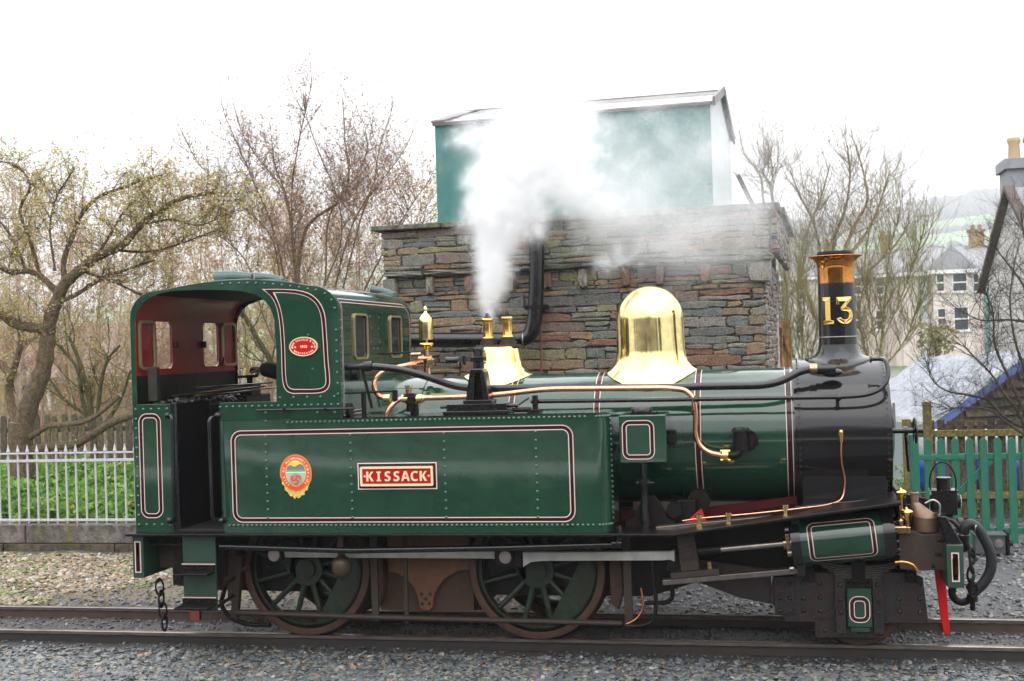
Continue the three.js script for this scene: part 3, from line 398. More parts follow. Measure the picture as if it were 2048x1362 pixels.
  const zl = -4.3, lv = thing('ground_lever_box', 'low grey metal lever box on the gravel, beyond the front coupling', 'lever box'), q0 = at(1978, 1100, zl), yt = at(1978, 1072, zl).y, q1 = at(2014, 1095, zl); part('lever_case', [box(at(1950, 1090, zl).x, q1.x - 0.01, -0.1, yt, zl - 0.2, zl, 0.01), box(at(1948, 1090, zl).x, q1.x - 0.002, yt, yt + 0.025, zl - 0.22, zl + 0.03, 0.005)], std([0.1, 0.11, 0.12], 0.4, { metalness: 0.4, map: rep(tGrime, 2) }), lv); part('end_plate', [box(q1.x, q1.x + 0.03, -0.2, at(2014, 1064, zl).y, zl - 0.2, zl + 0.02, 0.005), cylX(q1.x + 0.03, q1.x + 0.07, 0.035, 0.02, zl - 0.05)], M.frame, lv); part('lever_pivot', [cylZ(zl, zl + 0.04, 0.05, q1.x - 0.09, 0.03), cylZ(zl + 0.04, zl + 0.06, 0.025, q1.x - 0.09, 0.03)], M.steel, lv);
}
// ---------- houses ----------
const pebble = std([0.62, 0.6, 0.6], 0.9, { map: rep(tGrime, 0.6), bumpMap: rep(tFine, 2), bumpScale: 0.02 }), bayRoof = std([0.12, 0.12, 0.13], 0.7), slateRoof = std([0.25, 0.25, 0.262], 0.7, { map: rep(tGrime, 0.25) });
function win(parent, x0, x1, y0, y1, z, sash = true) { const f = part('window', ext(rrectSq(x0, y0, x1, y1), z, z + 0.09, sash ? [rrectSq(x0 + 0.07, y0 + 0.08, x1 - 0.07, (y0 + y1) / 2 - 0.05), rrectSq(x0 + 0.07, (y0 + y1) / 2 + 0.05, x1 - 0.07, y1 - 0.07)] : [rrectSq(x0 + 0.06, y0 + 0.06, x1 - 0.06, y1 - 0.06)]), std([0.75, 0.76, 0.76], 0.5), parent); part('pane', box(x0 + 0.02, x1 - 0.02, y0 + 0.02, y1 - 0.02, z + 0.01, z + 0.03, 0), phys([0.04, 0.05, 0.06], 0.08), f); part('sill', box(x0 - 0.1, x1 + 0.1, y0 - 0.12, y0 - 0.001, z, z + 0.16, 0), std([0.6, 0.58, 0.55], 0.6), f); return f; }
function rrectSq(x0, y0, x1, y1) { return [[x0, y0], [x1, y0], [x1, y1], [x0, y1]]; }
function terrace(label, pxA, pxB, eavePy, ridgePy, Z, colour, wins, opts = {}) {
  const a = at(pxA, eavePy, Z), b = at(pxB, eavePy, Z), x0 = a.x, x1 = b.x, ye = (a.y + b.y) / 2, h = thing('terraced_house', label, 'house', [0, 0, 0], 'terraced houses beyond the trees'), zr = Z - 4.5, yr = at((pxA + pxB) / 2, ridgePy, zr).y;
  const wall = std(colour, 0.9, { map: rep(tGrime, 0.2) });
  part('wall', [box(x0, x1, -0.5, ye, Z - 9, Z, 0)], wall, h);
  const rf = part('roof', [extX([[Z + 0.4, ye - 0.1], [Z + 0.4, ye], [zr, yr], [Z - 9.4, ye], [Z - 9.4, ye - 0.1]], x0 - 0.1, x1 + 0.1)], slateRoof, h);
  part('gutter', box(x0, x1, ye - 0.32, ye - 0.1, Z + 0.001, Z + 0.45, 0), std([0.75, 0.75, 0.75], 0.5), h);
  for (const c of opts.chimneys ?? []) { const p = at(c[0], c[1], zr), m = std(opts.chim ?? [0.34, 0.24, 0.13], 0.85, { map: rep(tStone, 0.5) }); const ch = part('chimney', [box(p.x - c[2] / 2, p.x + c[2] / 2, yr - 1, p.y - 0.5, zr - 0.5, zr + 0.5, 0), box(p.x - c[2] / 2 - 0.12, p.x + c[2] / 2 + 0.12, p.y - 0.5, p.y - 0.3, zr - 0.6, zr + 0.6, 0)], m, h); part('chimney_pot', [-0.25, 0.25].map((k) => cylY(p.y - 0.3, p.y + 0.1, 0.16, p.x + k * c[2], zr)), m, ch); }
  for (const [p0, q0, p1, q1, zz] of wins) { const A = at(p0, q1, Z + (zz ?? 0)), B = at(p1, q0, Z + (zz ?? 0)); win(h, A.x, B.x, A.y, B.y, Z + (zz ?? 0) + 0.002); }
  for (const [p0, p1, apx, apy, ey, dz] of opts.bays ?? []) { const A = at(p0, ey, Z + dz), B = at(p1, ey, Z + dz), T = at(apx, apy, Z - 1); part('bay', box(A.x + 0.2, B.x - 0.2, -0.5, A.y, Z + 0.002, Z + dz, 0), wall, h); const g = new THREE.BufferGeometry(), P = [[A.x - 0.2, A.y, Z + dz + 0.4], [B.x + 0.2, A.y, Z + dz + 0.4], [B.x + 0.2, A.y, Z - 3], [A.x - 0.2, A.y, Z - 3], [T.x, T.y, Z - 1.2]]; g.setAttribute('position', new THREE.Float32BufferAttribute([0, 1, 4, 1, 2, 4, 2, 3, 4, 3, 0, 4, 0, 2, 1, 0, 3, 2].flatMap((i) => P[i]), 3)); g.computeVertexNormals(); part('bay_roof', g, bayRoof, h); part('bay_gutter', box(A.x - 0.2, B.x + 0.2, A.y - 0.3, A.y - 0.01, Z + dz - 0.1, Z + dz + 0.42, 0), std([0.75, 0.75, 0.75], 0.5), h); }
  if (opts.pipe) { const p = at(opts.pipe, 560, Z); part('downpipe', box(p.x - 0.25, p.x + 0.25, 0, ye - 0.3, Z + 0.002, Z + 0.15, 0), std([0.6, 0.65, 0.66], 0.6), h); }
  return h;
}
terrace('cream terraced house with a pyramid bay roof and pale chimney, between smokestack and right edge', 1788, 2030, 542, 493, -95, [0.66, 0.59, 0.54], [[1808, 550, 1825, 586], [1810, 617, 1832, 662], [1873, 547, 1889, 584, 1.4], [1905, 545, 1934, 584, 1.4], [1875, 616, 1892, 655, 1.4], [1908, 613, 1937, 662, 1.4], [1946, 547, 1958, 584, 1.4]], { chimneys: [[1952, 452, 1.1], [1812, 500, 0.7]], bays: [[1860, 1950, 1903, 489, 541, 1.4], [1797, 1842, 1822, 524, 546, 0.5]], pipe: 1846 });
terrace('terraced house with small upper windows, hidden in twigs just right of the smokestack', 1690, 1787, 548, 505, -96, [0.58, 0.5, 0.46], [[1706, 556, 1722, 590], [1752, 556, 1768, 590], [1706, 620, 1722, 660], [1752, 620, 1768, 660]], { chimneys: [[1772, 464, 0.9]] });
terrace('terraced house seen between the stone building and the smokestack, through bare trees', 1540, 1689, 552, 512, -97, [0.62, 0.57, 0.53], [[1562, 560, 1576, 622], [1592, 562, 1608, 600], [1640, 562, 1656, 600], [1592, 630, 1608, 668]], { chimneys: [[1660, 480, 0.9]] });
{ // gabled house at the right edge
  const h = thing('gabled_house', 'grey rendered house with a steep gable and tall chimney at the right edge', 'house'), E = at(1972, 572, -24), A = at(2023, 385, -20.6), d = A.clone().sub(E), F = E.clone().addScaledVector(V(d.x, 0, d.z), 2);
  const dir = V(d.x, 0, d.z).normalize(), nrm = V(dir.z, 0, -dir.x); if (nrm.dot(V(eye.x - E.x, 0, eye.z - E.z)) < 0) nrm.negate(); const back = nrm.clone().multiplyScalar(-9), lift = (p, q) => p.clone().add(q);
  const tri = (...v) => { const g = new THREE.BufferGeometry(); g.setAttribute('position', new THREE.Float32BufferAttribute(v.flatMap((p) => p.toArray()), 3)); g.computeVertexNormals(); return g; };
  const E0 = V(E.x, -0.5, E.z), F0 = V(F.x, -0.5, F.z), B = (p) => lift(p, back);
  part('wall', [tri(E0, F0, F, E0, F, E, E, F, A), tri(B(F0), B(E0), B(E), B(F0), B(E), B(F), B(F), B(E), B(A)), tri(B(E0), E0, E, B(E0), E, B(E)), tri(F0, B(F0), B(F), F0, B(F), F)], pebble, h);
  const ov = nrm.clone().multiplyScalar(0.06), up = V(0, 0.12, 0), e = lift(lift(E, ov), up).addScaledVector(dir, -0.35).add(V(0, -0.25, 0)), f = lift(lift(F, ov), up).addScaledVector(dir, 0.35).add(V(0, -0.25, 0)), a = lift(lift(A, ov), up), bk = back.clone().addScaledVector(nrm, -0.1);
  part('roof', [tri(e, a, lift(a, bk), e, lift(a, bk), lift(e, bk)), tri(a, f, lift(f, bk), a, lift(f, bk), lift(a, bk))], slateRoof, h);
  const brown = std([0.085, 0.06, 0.052], 0.75); part('barge_board', [bar(e, a, 0.22, 0.12), bar(f, a, 0.22, 0.12)], brown, h);
  const c = at(2042, 385, -21.5), ct = at(2042, 342, -21.5), cw = 0.75; const ch = part('chimney', [box(c.x - cw / 2, c.x + 1.2, A.y - 1.4, ct.y, -22.1, -21, 0.01), box(c.x - cw / 2 - 0.08, c.x + 1.3, ct.y, ct.y + 0.25, -22.2, -20.9, 0.01)], std([0.25, 0.26, 0.29], 0.8, { map: rep(tGrime, 0.6) }), h);
  part('chimney_pot', [0, 0.36, 0.72].map((k) => lathe([[0.15, 0], [0.13, 0.4], [0.16, 0.46], [0.16, 0.56], [0.1, 0.56]], c.x - cw / 2 + 0.25 + k, ct.y + 0.25, -21.5, 16)), std([0.4, 0.3, 0.18], 0.8), ch);
  const p0 = at(1974, 690, -23.7), p1 = at(1974, 585, -23.7); part('downpipe', new Tubes().add([V(p0.x, -0.3, p0.z), p1], 0.08, 8).geo(), std([0.25, 0.42, 0.38], 0.6), h);
}
{ // shed with a pale sheeted roof and blue verge
  const s = thing('sheeted_shed', 'shed with a wrinkled pale sheet roof and blue edge board behind the fence', 'shed'), E = at(1858, 846, -9.5), A = at(2062, 700, -10.5), F = at(1845, 714, -17), G = F.clone().add(E).sub(A), g = new THREE.BufferGeometry(), p = [], idx = [], N = 26;
  for (let j = 0; j <= N; j++) for (let i = 0; i <= N; i++) { const u = i / N, v = j / N, q = E.clone().lerp(A, u).lerp(G.clone().lerp(F, u), v), w = 0.035 * n2(u * 5 + v * 3, v * 4) + 0.012 * n2(u * 15, v * 11 + u * 8); p.push(q.x, q.y + w, q.z); }
  for (let j = 0; j < N; j++) for (let i = 0; i < N; i++) { const a = j * (N + 1) + i; idx.push(a, a + 1, a + N + 2, a, a + N + 2, a + N + 1); }
  g.setAttribute('position', new THREE.Float32BufferAttribute(p, 3)); g.setIndex(idx); g.computeVertexNormals(); part('roof_sheet', g, std([0.1, 0.12, 0.165], 0.38, { side: THREE.DoubleSide, bumpMap: rep(tWave, 0.8), bumpScale: 0.03, roughnessMap: rep(tRough, 0.5) }), s);
  part('verge_board', bar(E.clone().add(V(0.02, -0.1, 0.06)), A.clone().add(V(0.02, -0.1, 0.06)), 0.12, 0.04), std([0.008, 0.04, 0.18], 0.5, { map: rep(tGrime, 0.7) }), s);
  const B = V(A.x * 2 - E.x, E.y, A.z * 2 - E.z), tri = new THREE.BufferGeometry(); tri.setAttribute('position', new THREE.Float32BufferAttribute([[E.x, -0.3, E.z], [B.x, -0.3, B.z], [B.x, B.y, B.z], [E.x, -0.3, E.z], [B.x, B.y, B.z], [E.x, E.y, E.z], [E.x, E.y, E.z], [B.x, B.y, B.z], [A.x, A.y, A.z]].map((q) => [q[0], q[1] - 0.1, q[2]]).flat(), 3)); tri.computeVertexNormals();
  part('gable_wall', tri, std([0.1, 0.065, 0.06], 0.8, { side: THREE.DoubleSide }), s);
  const boards = []; for (let k = 0; k < 14; k++) { const y = 0.6 + k * 0.14, f0 = Math.max(0.02, (y - E.y + 0.25) / (A.y - E.y)); if (f0 > 0.95) break; const a0 = E.clone().lerp(A, f0), b0 = B.clone().lerp(A, Math.max(0.02, f0)); boards.push([V(a0.x, y, a0.z + 0.03), V(b0.x, y, b0.z + 0.03)]); }
  const bm = [[0.085, 0.06, 0.055], [0.1, 0.062, 0.055], [0.07, 0.055, 0.052]].map((c) => std(c, 0.8, { map: rep(tBark, 1) })); boards.forEach(([a, b], i) => part('board', bar(a, b, 0.13, 0.03), bm[i % 3], s));
  const wallL = new THREE.BufferGeometry(); wallL.setAttribute('position', new THREE.Float32BufferAttribute([[E.x, -0.4, E.z], [E.x, E.y - 0.05, E.z], [G.x, G.y - 0.05, G.z], [E.x, -0.4, E.z], [G.x, G.y - 0.05, G.z], [G.x, -0.4, G.z]].flat(), 3)); wallL.computeVertexNormals(); part('side_wall', wallL, std([0.3, 0.33, 0.36], 0.7, { side: THREE.DoubleSide }), s);
}
{ // small cottage in the garden on the left
  const c = thing('cottage', 'low cottage with a faded pink tile roof and one white window behind the garden trees', 'cottage'), z = -19, a = at(-90, 760, z), b = at(262, 750, z), zr = z - 2.6, yr = at(120, 652, zr).y, ye = a.y;
  part('wall', box(a.x, b.x, -0.2, ye, z - 5.2, z, 0), std([0.3, 0.27, 0.2], 0.9, { map: rep(tStone, 0.5) }), c);
  const rf = part('roof', extX([[z + 0.3, ye - 0.1], [z + 0.3, ye], [zr, yr], [z - 5.5, ye], [z - 5.5, ye - 0.1]], a.x - 0.2, b.x + 0.2), std([0.24, 0.17, 0.15], 0.8, { map: rep(tStone, 0.8) }), c);
  const W = at(74, 812, z), W2 = at(92, 772, z); win(c, W.x, W2.x + 0.15, W.y, W2.y, z + 0.002); part('gutter', box(a.x, b.x, ye - 0.16, ye - 0.11, z + 0.001, z + 0.33, 0), std([0.3, 0.34, 0.32], 0.6), c);
}
{ // timber hut corner that shows beside the stone building
  const p = at(1561, 730, -5.4), t = thing('timber_hut', 'orange stained timber hut end beside the right corner of the stone building', 'hut', [p.x, 0, -5.4]), y0 = -0.1, y1 = at(1565, 655, -5.4).y, m = [[0.42, 0.2, 0.08], [0.5, 0.25, 0.1], [0.36, 0.17, 0.07]].map((c) => std(c, 0.7, { map: rep(tBark, 1.5) }));
  for (let k = 0; k < 4; k++) part('plank', box(0.0 + k * 0.036, 0.033 + k * 0.036, y0, y1 - k * 0.1, -0.025, 0, 0.003), m[k % 3], t); const q = (x, y) => at(x, y, -5.36).sub(V(p.x, 0, -5.4)); part('barge_board', bar(q(1564, 642), q(1579, 702), 0.05, 0.03), m[0], t); part('corner_post', box(-0.06, -0.006, y0, y1 + 0.16, -0.05, 0.02, 0.005), std([0.65, 0.63, 0.6], 0.7), t);
}
// ---------- the side the camera stands on: what the paint and the brass mirror ----------
{
  const pf = part('platform', [box(-45, 50, -0.15, 0.76, 8.9, 20, 0), box(-45, 50, -0.15, 0.66, 7.4, 8.88, 0)], std([0.17, 0.17, 0.168], 0.4, { map: rep(tGrime, 0.4), roughnessMap: rep(tRough, 0.4) }), null); pf.userData.kind = 'structure';
  const ed = part('platform_edge', box(-45, 50, 0.661, 0.76, 7.35, 8.895, 0.02), std([0.62, 0.62, 0.6], 0.7, { map: rep(tGrime, 0.5) }), null); ed.userData.kind = 'structure';
  const st = thing('station_building', 'long stone station building with a slate roof, behind the photographer', 'building'), z = 20.5, w = std([0.12, 0.1, 0.085], 0.85, { map: rep(tStone, 0.4) });
  part('wall', box(-16, 11, 0, 3.9, z, z + 8, 0), w, st); part('roof', extX([[z - 0.6, 3.8], [z - 0.6, 3.95], [z + 4, 5.9], [z + 8.6, 3.95], [z + 8.6, 3.8]], -16.4, 11.4), std([0.1, 0.1, 0.11], 0.6), st);
  for (let x = -14; x < 10; x += 3.2) { const f = part('window', ext(rrectSq(x, 1.6, x + 1.3, 3.4), z - 0.08, z - 0.001, [rrectSq(x + 0.1, 1.7, x + 1.2, 3.3)]), std([0.7, 0.7, 0.68], 0.6), st); part('pane', box(x + 0.05, x + 1.25, 1.65, 3.35, z - 0.04, z - 0.02, 0), phys([0.03, 0.035, 0.04], 0.1), f); }
  for (const x of [-11, 4]) part('chimney', box(x, x + 1, 5, 7.0, z + 3.4, z + 4.6, 0), w, st);
}
// ---------- the steam locomotive (x along the track, rail top at y = 0, track centre at z = 0) ----------
const font = await new FontLoader().loadAsync('fonts/droid/droid_sans_bold.typeface.json');
const serif = await new FontLoader().loadAsync('fonts/droid/droid_serif_bold.typeface.json');
const L = thing('steam_locomotive', 'dark green tank steam locomotive with brass domes, standing on the rails', 'locomotive');
const ZS = 1.02, XB = -2.345, XF = -0.488, BY = 1.62, BR = 0.555, FP = 0.95, TT = 1.878;
{ // running plate: level beside the tank, rising beside the cylinders
  const top = [[-2.42, FP], [2.16, FP], [2.2, 0.957], [3.2, 1.098], [3.84, 1.187]], o = [...top, ...top.slice().reverse().map(([x, y]) => [x, y - 0.022])];
  part('running_plate', ext(o, -1.07, 1.07, [], 0.004), M.blackDull, L);
  // frames
  const fr = [[-2.33, 0.4], [-2.33, 0.925], [2.1, 0.925], [3.75, 1.13], [4.2, 1.02], [4.2, 0.66], [3.9, 0.5], [2.6, 0.56], [1.9, 0.34], [-0.2, 0.34], [-2.0, 0.36]];
  for (const z of [0.395, -0.42]) part('frame', ext(fr, z, z + 0.025), M.frame, L);
  part('frame_stretcher', [box(-2.3, -2.26, 0.4, 0.92, -0.39, 0.39), box(1.86, 1.9, 0.4, 0.92, -0.39, 0.39), box(3.0, 3.05, 0.6, 1.05, -0.39, 0.39), box(-0.4, 0.55, 0.36, 0.4, -0.39, 0.39)], M.blackDull, L);
  // ash pan and firebox bottom between the driving wheels
  part('ash_pan', [ext([[-0.4, 0.2], [-0.42, 0.62], [-0.2, 0.9], [0.5, 0.9], [0.42, 0.5], [0.42, 0.2]], 0.3, 0.44), box(-0.42, 0.44, 0.18, 0.9, -0.38, 0.3)], M.rust, L);
  { const c = at(850, 1180, 0.5), yT = 0.86, yB = at(850, 1222, 0.5).y, L0 = at(775, 1145, 0.5), R0x = at(940, 1140, 0.5), o = [[L0.x, yT]]; for (let i = 0; i <= 8; i++) { const t = i / 8; o.push([lerp(L0.x, c.x - 0.06, Math.sin(t * 1.57)), lerp(L0.y, yB + 0.03, 1 - Math.cos(t * 1.57))]); } o.push([c.x - 0.03, yB], [c.x + 0.03, yB]); for (let i = 8; i >= 0; i--) { const t = i / 8; o.push([lerp(R0x.x, c.x + 0.06, Math.sin(t * 1.57)), lerp(R0x.y, yB + 0.03, 1 - Math.cos(t * 1.57))]); } o.push([R0x.x, yT]);
    const hg = part('frame_bracket', ext(o, 0.45, 0.49, [], 0.006), std([0.15, 0.068, 0.03], 0.65, { map: rep(tRust, 2), bumpMap: rep(tFine, 4), bumpScale: 0.003 }), L); part('bolt_head', [[-0.03, 0.06], [0.03, 0.06], [-0.035, 0.14], [0.04, 0.14], [0, 0.1]].map(([x, y]) => rivetRow(V(c.x + x, yB + y, 0.49), V(0, 0, 0), 1, V(0, 0, 1), 0.016)[0]), M.rustDark, hg, { kind: 'stuff' }); }
}
// boiler, smokebox, bands
{
  const b = part('boiler', cylX(XF - 0.14, 3.13, BR, BY, 0, BR, 96), M.green, L);
  const ringStrip = (xa, xb, col, r) => { const p = [], c = [], N = 120; for (let i = 0; i < N; i++) { const a = i / N * 2 * Math.PI, d = (i + 1) / N * 2 * Math.PI, P = (x, t) => [x, BY + r * Math.sin(t), r * Math.cos(t)];
    for (const v of [P(xa, a), P(xb, a), P(xb, d), P(xa, a), P(xb, d), P(xa, d)]) { p.push(...v); c.push(...col); } }
    const g = new THREE.BufferGeometry(); g.setAttribute('position', new THREE.Float32BufferAttribute(p, 3)); g.setAttribute('color', new THREE.Float32BufferAttribute(c, 3));
    const n = []; for (let i = 0; i < p.length; i += 3) { const l = Math.hypot(p[i + 1] - BY, p[i + 2]); n.push(0, (p[i + 1] - BY) / l, p[i + 2] / l); } g.setAttribute('normal', new THREE.Float32BufferAttribute(n, 3)); return g; };
  for (const x of [at(1020, 800, 0.5).x, at(1192, 800, 0.5).x, at(1395, 850, 0.55).x, at(1579, 850, 0.55).x]) {
    const r = BR + 0.003, s = [[0, 0.007, LINE], [0.007, 0.045, BAND], [0.045, 0.052, LINE]];
    part('boiler_band', s.map(([a, e, c]) => ringStrip(x - 0.026 + a, x - 0.026 + e, c, r)), M.lining, b);
  }
  part('firebox_cladding', cylX(XF - 0.02, at(835, 780, 0.5).x, BR + 0.012, BY, 0, BR + 0.012, 96), M.green, b);
  const sx0 = 3.12, sx1 = 3.815, s = part('smokebox', [cylX(sx0, sx1, 0.602, 1.632, 0, 0.602, 96), box(sx0 + 0.02, sx1 - 0.02, 1.09, 1.5, -0.515, 0.515, 0.02)], M.smokebox, L);
  part('smokebox_ring', [cylX(sx0 - 0.02, sx0 + 0.035, 0.61, 1.632, 0, 0.61, 96), cylX(sx1 - 0.03, sx1 + 0.02, 0.612, 1.632, 0, 0.612, 96)], M.smokebox, s);
  const rv = []; for (let i = 0; i < 40; i++) { const t = -1.2 + i / 39 * 3.2, d = V(0, Math.sin(t), Math.cos(t)); for (const x of [sx0 + 0.015, sx1 - 0.012]) rv.push(...rivetRow(V(x, 1.632 + d.y * 0.611, d.z * 0.611), V(x, 1.632 + d.y * 0.611, d.z * 0.611), 1, d, 0.008)); }
  part('rivet', rv, M.smokebox, s, { kind: 'stuff' });
  const door = part('smokebox_door', lathe([[0, 0.06], [0.2, 0.05], [0.4, 0.015], [0.5, 0]], 0, 0, 0, 40).rotateZ(-Math.PI / 2).translate(sx1 + 0.021, 1.632, 0), M.smokebox, L);
  part('hand_wheel', [new THREE.TorusGeometry(0.1, 0.011, 8, 28).rotateY(Math.PI / 2).translate(sx1 + 0.25, 1.632, 0), cylX(sx1 + 0.06, sx1 + 0.31, 0.022, 1.632, 0), ...[0, 1, 2].map((k) => bar(V(sx1 + 0.25, 1.632 + 0.1 * Math.cos(k * 1.047), 0.1 * Math.sin(k * 1.047)), V(sx1 + 0.25, 1.632 - 0.1 * Math.cos(k * 1.047), -0.1 * Math.sin(k * 1.047)), 0.012)), cylX(sx1 + 0.16, sx1 + 0.19, 0.035, 1.632, 0)], M.black, door);
  part('door_handle', [bar(V(sx1 + 0.175, 1.64, 0), V(sx1 + 0.19, 1.3, 0.03), 0.022), bar(V(sx1 + 0.09, 1.64, 0), V(sx1 + 0.1, 1.85, -0.14), 0.02)], M.black, door);
  // feed clack under the handrail, drain cup on the smokebox
  const cup = at(1682, 868, 0.6);
  part('oil_cup', [cylZ(0.575, 0.615, 0.022, cup.x, cup.y), cylY(cup.y - 0.06, cup.y + 0.015, 0.014, cup.x, 0.625, 0.022), ball(0.017, cup.x, cup.y + 0.02, 0.625)], M.brassWarm, s);
  const cz = (px, py, z) => at(px, py, z);
  part('oil_pipe', hose([V(cup.x, cup.y - 0.05, 0.625), cz(1683, 920, 0.62), cz(1690, 965, 0.6), cz(1684, 996, 0.62), cz(1660, 1008, 0.7), cz(1600, 1017, 0.82), cz(1500, 1028, 0.86), cz(1400, 1037, 0.88), cz(1365, 1042, 0.88)], 0.0075, 8, 60), M.copper, L);
}
{ // chimney with a copper cap
  const cx = 3.478, base = 2.235, c = part('chimney', lathe([[0.155, 0.0], [0.152, 0.12], [0.147, 0.58]], cx, base + 0.05, 0, 48), M.black, L);
  const fl = new THREE.LatheGeometry([[0.272, 0], [0.27, 0.012], [0.225, 0.018], [0.188, 0.035], [0.166, 0.07], [0.156, 0.12]].map(([r, h]) => V2(r, h)), 56), p = fl.attributes.position;
  for (let i = 0; i < p.count; i++) { const z = p.getZ(i), h = p.getY(i); p.setY(i, h + (Math.sqrt(0.602 ** 2 - z * z) - 0.602) * Math.max(0, 1 - h / 0.12)); }
  fl.computeVertexNormals(); part('chimney_base', fl.translate(cx, base, 0), M.smokebox, c);
  part('bolt', [-1, 0, 1].map((k) => rivetRow(V(cx + k * 0.2, base - 0.005 - Math.abs(0) , 0.2 - Math.abs(k) * 0.06), V(cx, 0, 0), 1, V(0, 1, 0.4).normalize(), 0.014)[0].translate(0, -0.02, 0)), M.black, c, { kind: 'stuff' });
  part('chimney_ring', lathe([[0.1525, 0], [0.158, 0.004], [0.1525, 0.008]], cx, base + 0.178, 0, 48), M.steel, c);
  part('copper_cap', lathe([[0.147, 0.0], [0.1475, 0.12], [0.155, 0.17], [0.18, 0.205], [0.215, 0.222], [0.217, 0.228], [0.14, 0.232], [0.12, 0.1]], cx, 2.857, 0, 56), M.copperCap, c);
  part('chimney_lip', [lathe([[0.12, 0], [0.146, 0], [0.146, 0.036], [0.115, 0.036], [0.11, -0.2]], cx, 3.085, 0, 48)], M.blackDull, c);
  const bend = (g, r, y0) => { g.computeBoundingBox(); const b = g.boundingBox, mx = (b.min.x + b.max.x) / 2; const p = g.attributes.position; for (let i = 0; i < p.count; i++) { const a = (p.getX(i) - mx) / r, rr = r + p.getZ(i); p.setXYZ(i, cx + rr * Math.sin(a), y0 + p.getY(i), rr * Math.cos(a)); } g.computeVertexNormals(); return g; };
  // slab figures 13, cut as shapes
  const one = [[-0.112, 0], [-0.02, 0], [-0.02, 0.026], [-0.044, 0.034], [-0.044, 0.222], [-0.112, 0.222], [-0.112, 0.196], [-0.09, 0.19], [-0.09, 0.034], [-0.112, 0.026]];
  const arcP = (cx2, cy, r, a0, a1, n) => Array.from({ length: n + 1 }, (_, i) => { const t = (a0 + (a1 - a0) * i / n) * Math.PI / 180; return [cx2 + r * Math.cos(t), cy + r * Math.sin(t)]; });
  const three = [[0.0, 0.222], [0.122, 0.222], [0.122, 0.2], [0.07, 0.14], ...arcP(0.063, 0.07, 0.07, 75, -160, 14), [0.03, 0.055], ...arcP(0.063, 0.07, 0.036, -150, 100, 10), [0.03, 0.112], [0.03, 0.132], [0.075, 0.186], [0.02, 0.186], [0.02, 0.158], [0.0, 0.158]];
  const sub = (g) => { // finer along x so that it bends round the chimney
    return g; };
  const gs = [one, three].map((s2) => new THREE.ExtrudeGeometry(shp(s2), { depth: 0.01, bevelEnabled: true, bevelThickness: 0.004, bevelSize: 0.003, bevelOffset: -0.003, bevelSegments: 2 }));
  const g13 = mergeGeometries(gs.map((g) => norm(g))); g13.computeBoundingBox();
  part('chimney_number', bend(sub(g13), 0.15, 2.52), M.brassWarm, c);
}
{ // steam dome and safety valves, seated on the round of the boiler
  const seat = (prof, x, rMax, seg = 64) => { const g = new THREE.LatheGeometry(prof.map(([r, h]) => V2(Math.max(r, 1e-4), h)), seg), p = g.attributes.position;
    for (let i = 0; i < p.count; i++) { const h = p.getY(i), z = Math.min(Math.abs(p.getZ(i)), BR), t = Math.max(0, 1 - h / 0.16); p.setY(i, h + (Math.sqrt(BR * BR - z * z) - BR) * t * t); }
    g.computeVertexNormals(); return g.translate(x, BY + BR, 0); };
  const prof = [[0.39, 0.004], [0.388, 0.012], [0.35, 0.035], [0.315, 0.075], [0.298, 0.125], [0.291, 0.18]]; for (let i = 0; i <= 14; i++) { const a = i / 14 * Math.PI / 2; prof.push([0.286 * Math.cos(a), 0.44 + 0.286 * Math.sin(a)]); }
  part('steam_dome', seat(prof, 1.932, 0.39), M.brass, L);
  const v = part('safety_valve_cover', seat([[0.31, 0.004], [0.305, 0.012], [0.262, 0.03], [0.225, 0.07], [0.205, 0.13], [0.19, 0.225], [0.175, 0.248], [0.1, 0.25]], 0.60, 0.31), M.brass, L);
  part('valve_seat', [box(0.42, 0.79, 2.412, 2.44, -0.09, 0.09), cylY(2.43, 2.47, 0.075, 0.515, 0), cylY(2.43, 2.47, 0.075, 0.69, 0), cylY(2.47, 2.5, 0.062, 0.515, 0), cylY(2.47, 2.5, 0.062, 0.69, 0)], M.rustDark, v);
  for (const [x, h] of [[0.512, 0], [0.688, 0.008]]) {
    const q = part('safety_valve', lathe([[0.05, 0], [0.052, 0.01], [0.042, 0.02], [0.04, 0.14], [0.05, 0.15], [0.053, 0.168], [0.048, 0.18], [0.02, 0.182]], x, 2.495 + h, 0), M.brassWarm, v);
    part('valve_top', [cylY(2.672 + h, 2.69 + h, 0.03, x, 0), cylY(2.69 + h, 2.72 + h, 0.012, x, 0), cylZ(-0.02, 0.02, 0.016, x, 2.7 + h)], M.rustDark, q);
  }
}
{ // whistle before the cab
  const w = at(852, 660, 0.25), x = w.x, z = 0.25, y0 = at(852, 690, z).y;
  const g = part('whistle', [lathe([[0.057, 0], [0.062, 0.004], [0.062, 0.15], [0.058, 0.185], [0.035, 0.215], [0.014, 0.235], [0.013, 0.255], [0.018, 0.265], [0.01, 0.29], [0, 0.292]], x, y0 + 0.045, z), cylY(y0 + 0.01, y0 + 0.05, 0.012, x, z)], M.brass, L);
  part('whistle_bowl', lathe([[0.012, -0.045], [0.03, -0.035], [0.062, -0.005], [0.065, 0.018], [0.0, 0.018]], x, y0, z), M.brassWarm, g);
  part('whistle_valve', [cylY(y0 - 0.26, y0 - 0.04, 0.03, x, z, 0.022), cylX(x - 0.07, x + 0.05, 0.032, y0 - 0.12, z), ball(0.045, x + 0.03, y0 - 0.15, z), cylX(x - 0.14, x - 0.05, 0.018, y0 - 0.08, z), cylZ(z - 0.02, z + 0.08, 0.035, x + 0.05, y0 - 0.16)], M.brassOld, g);
}
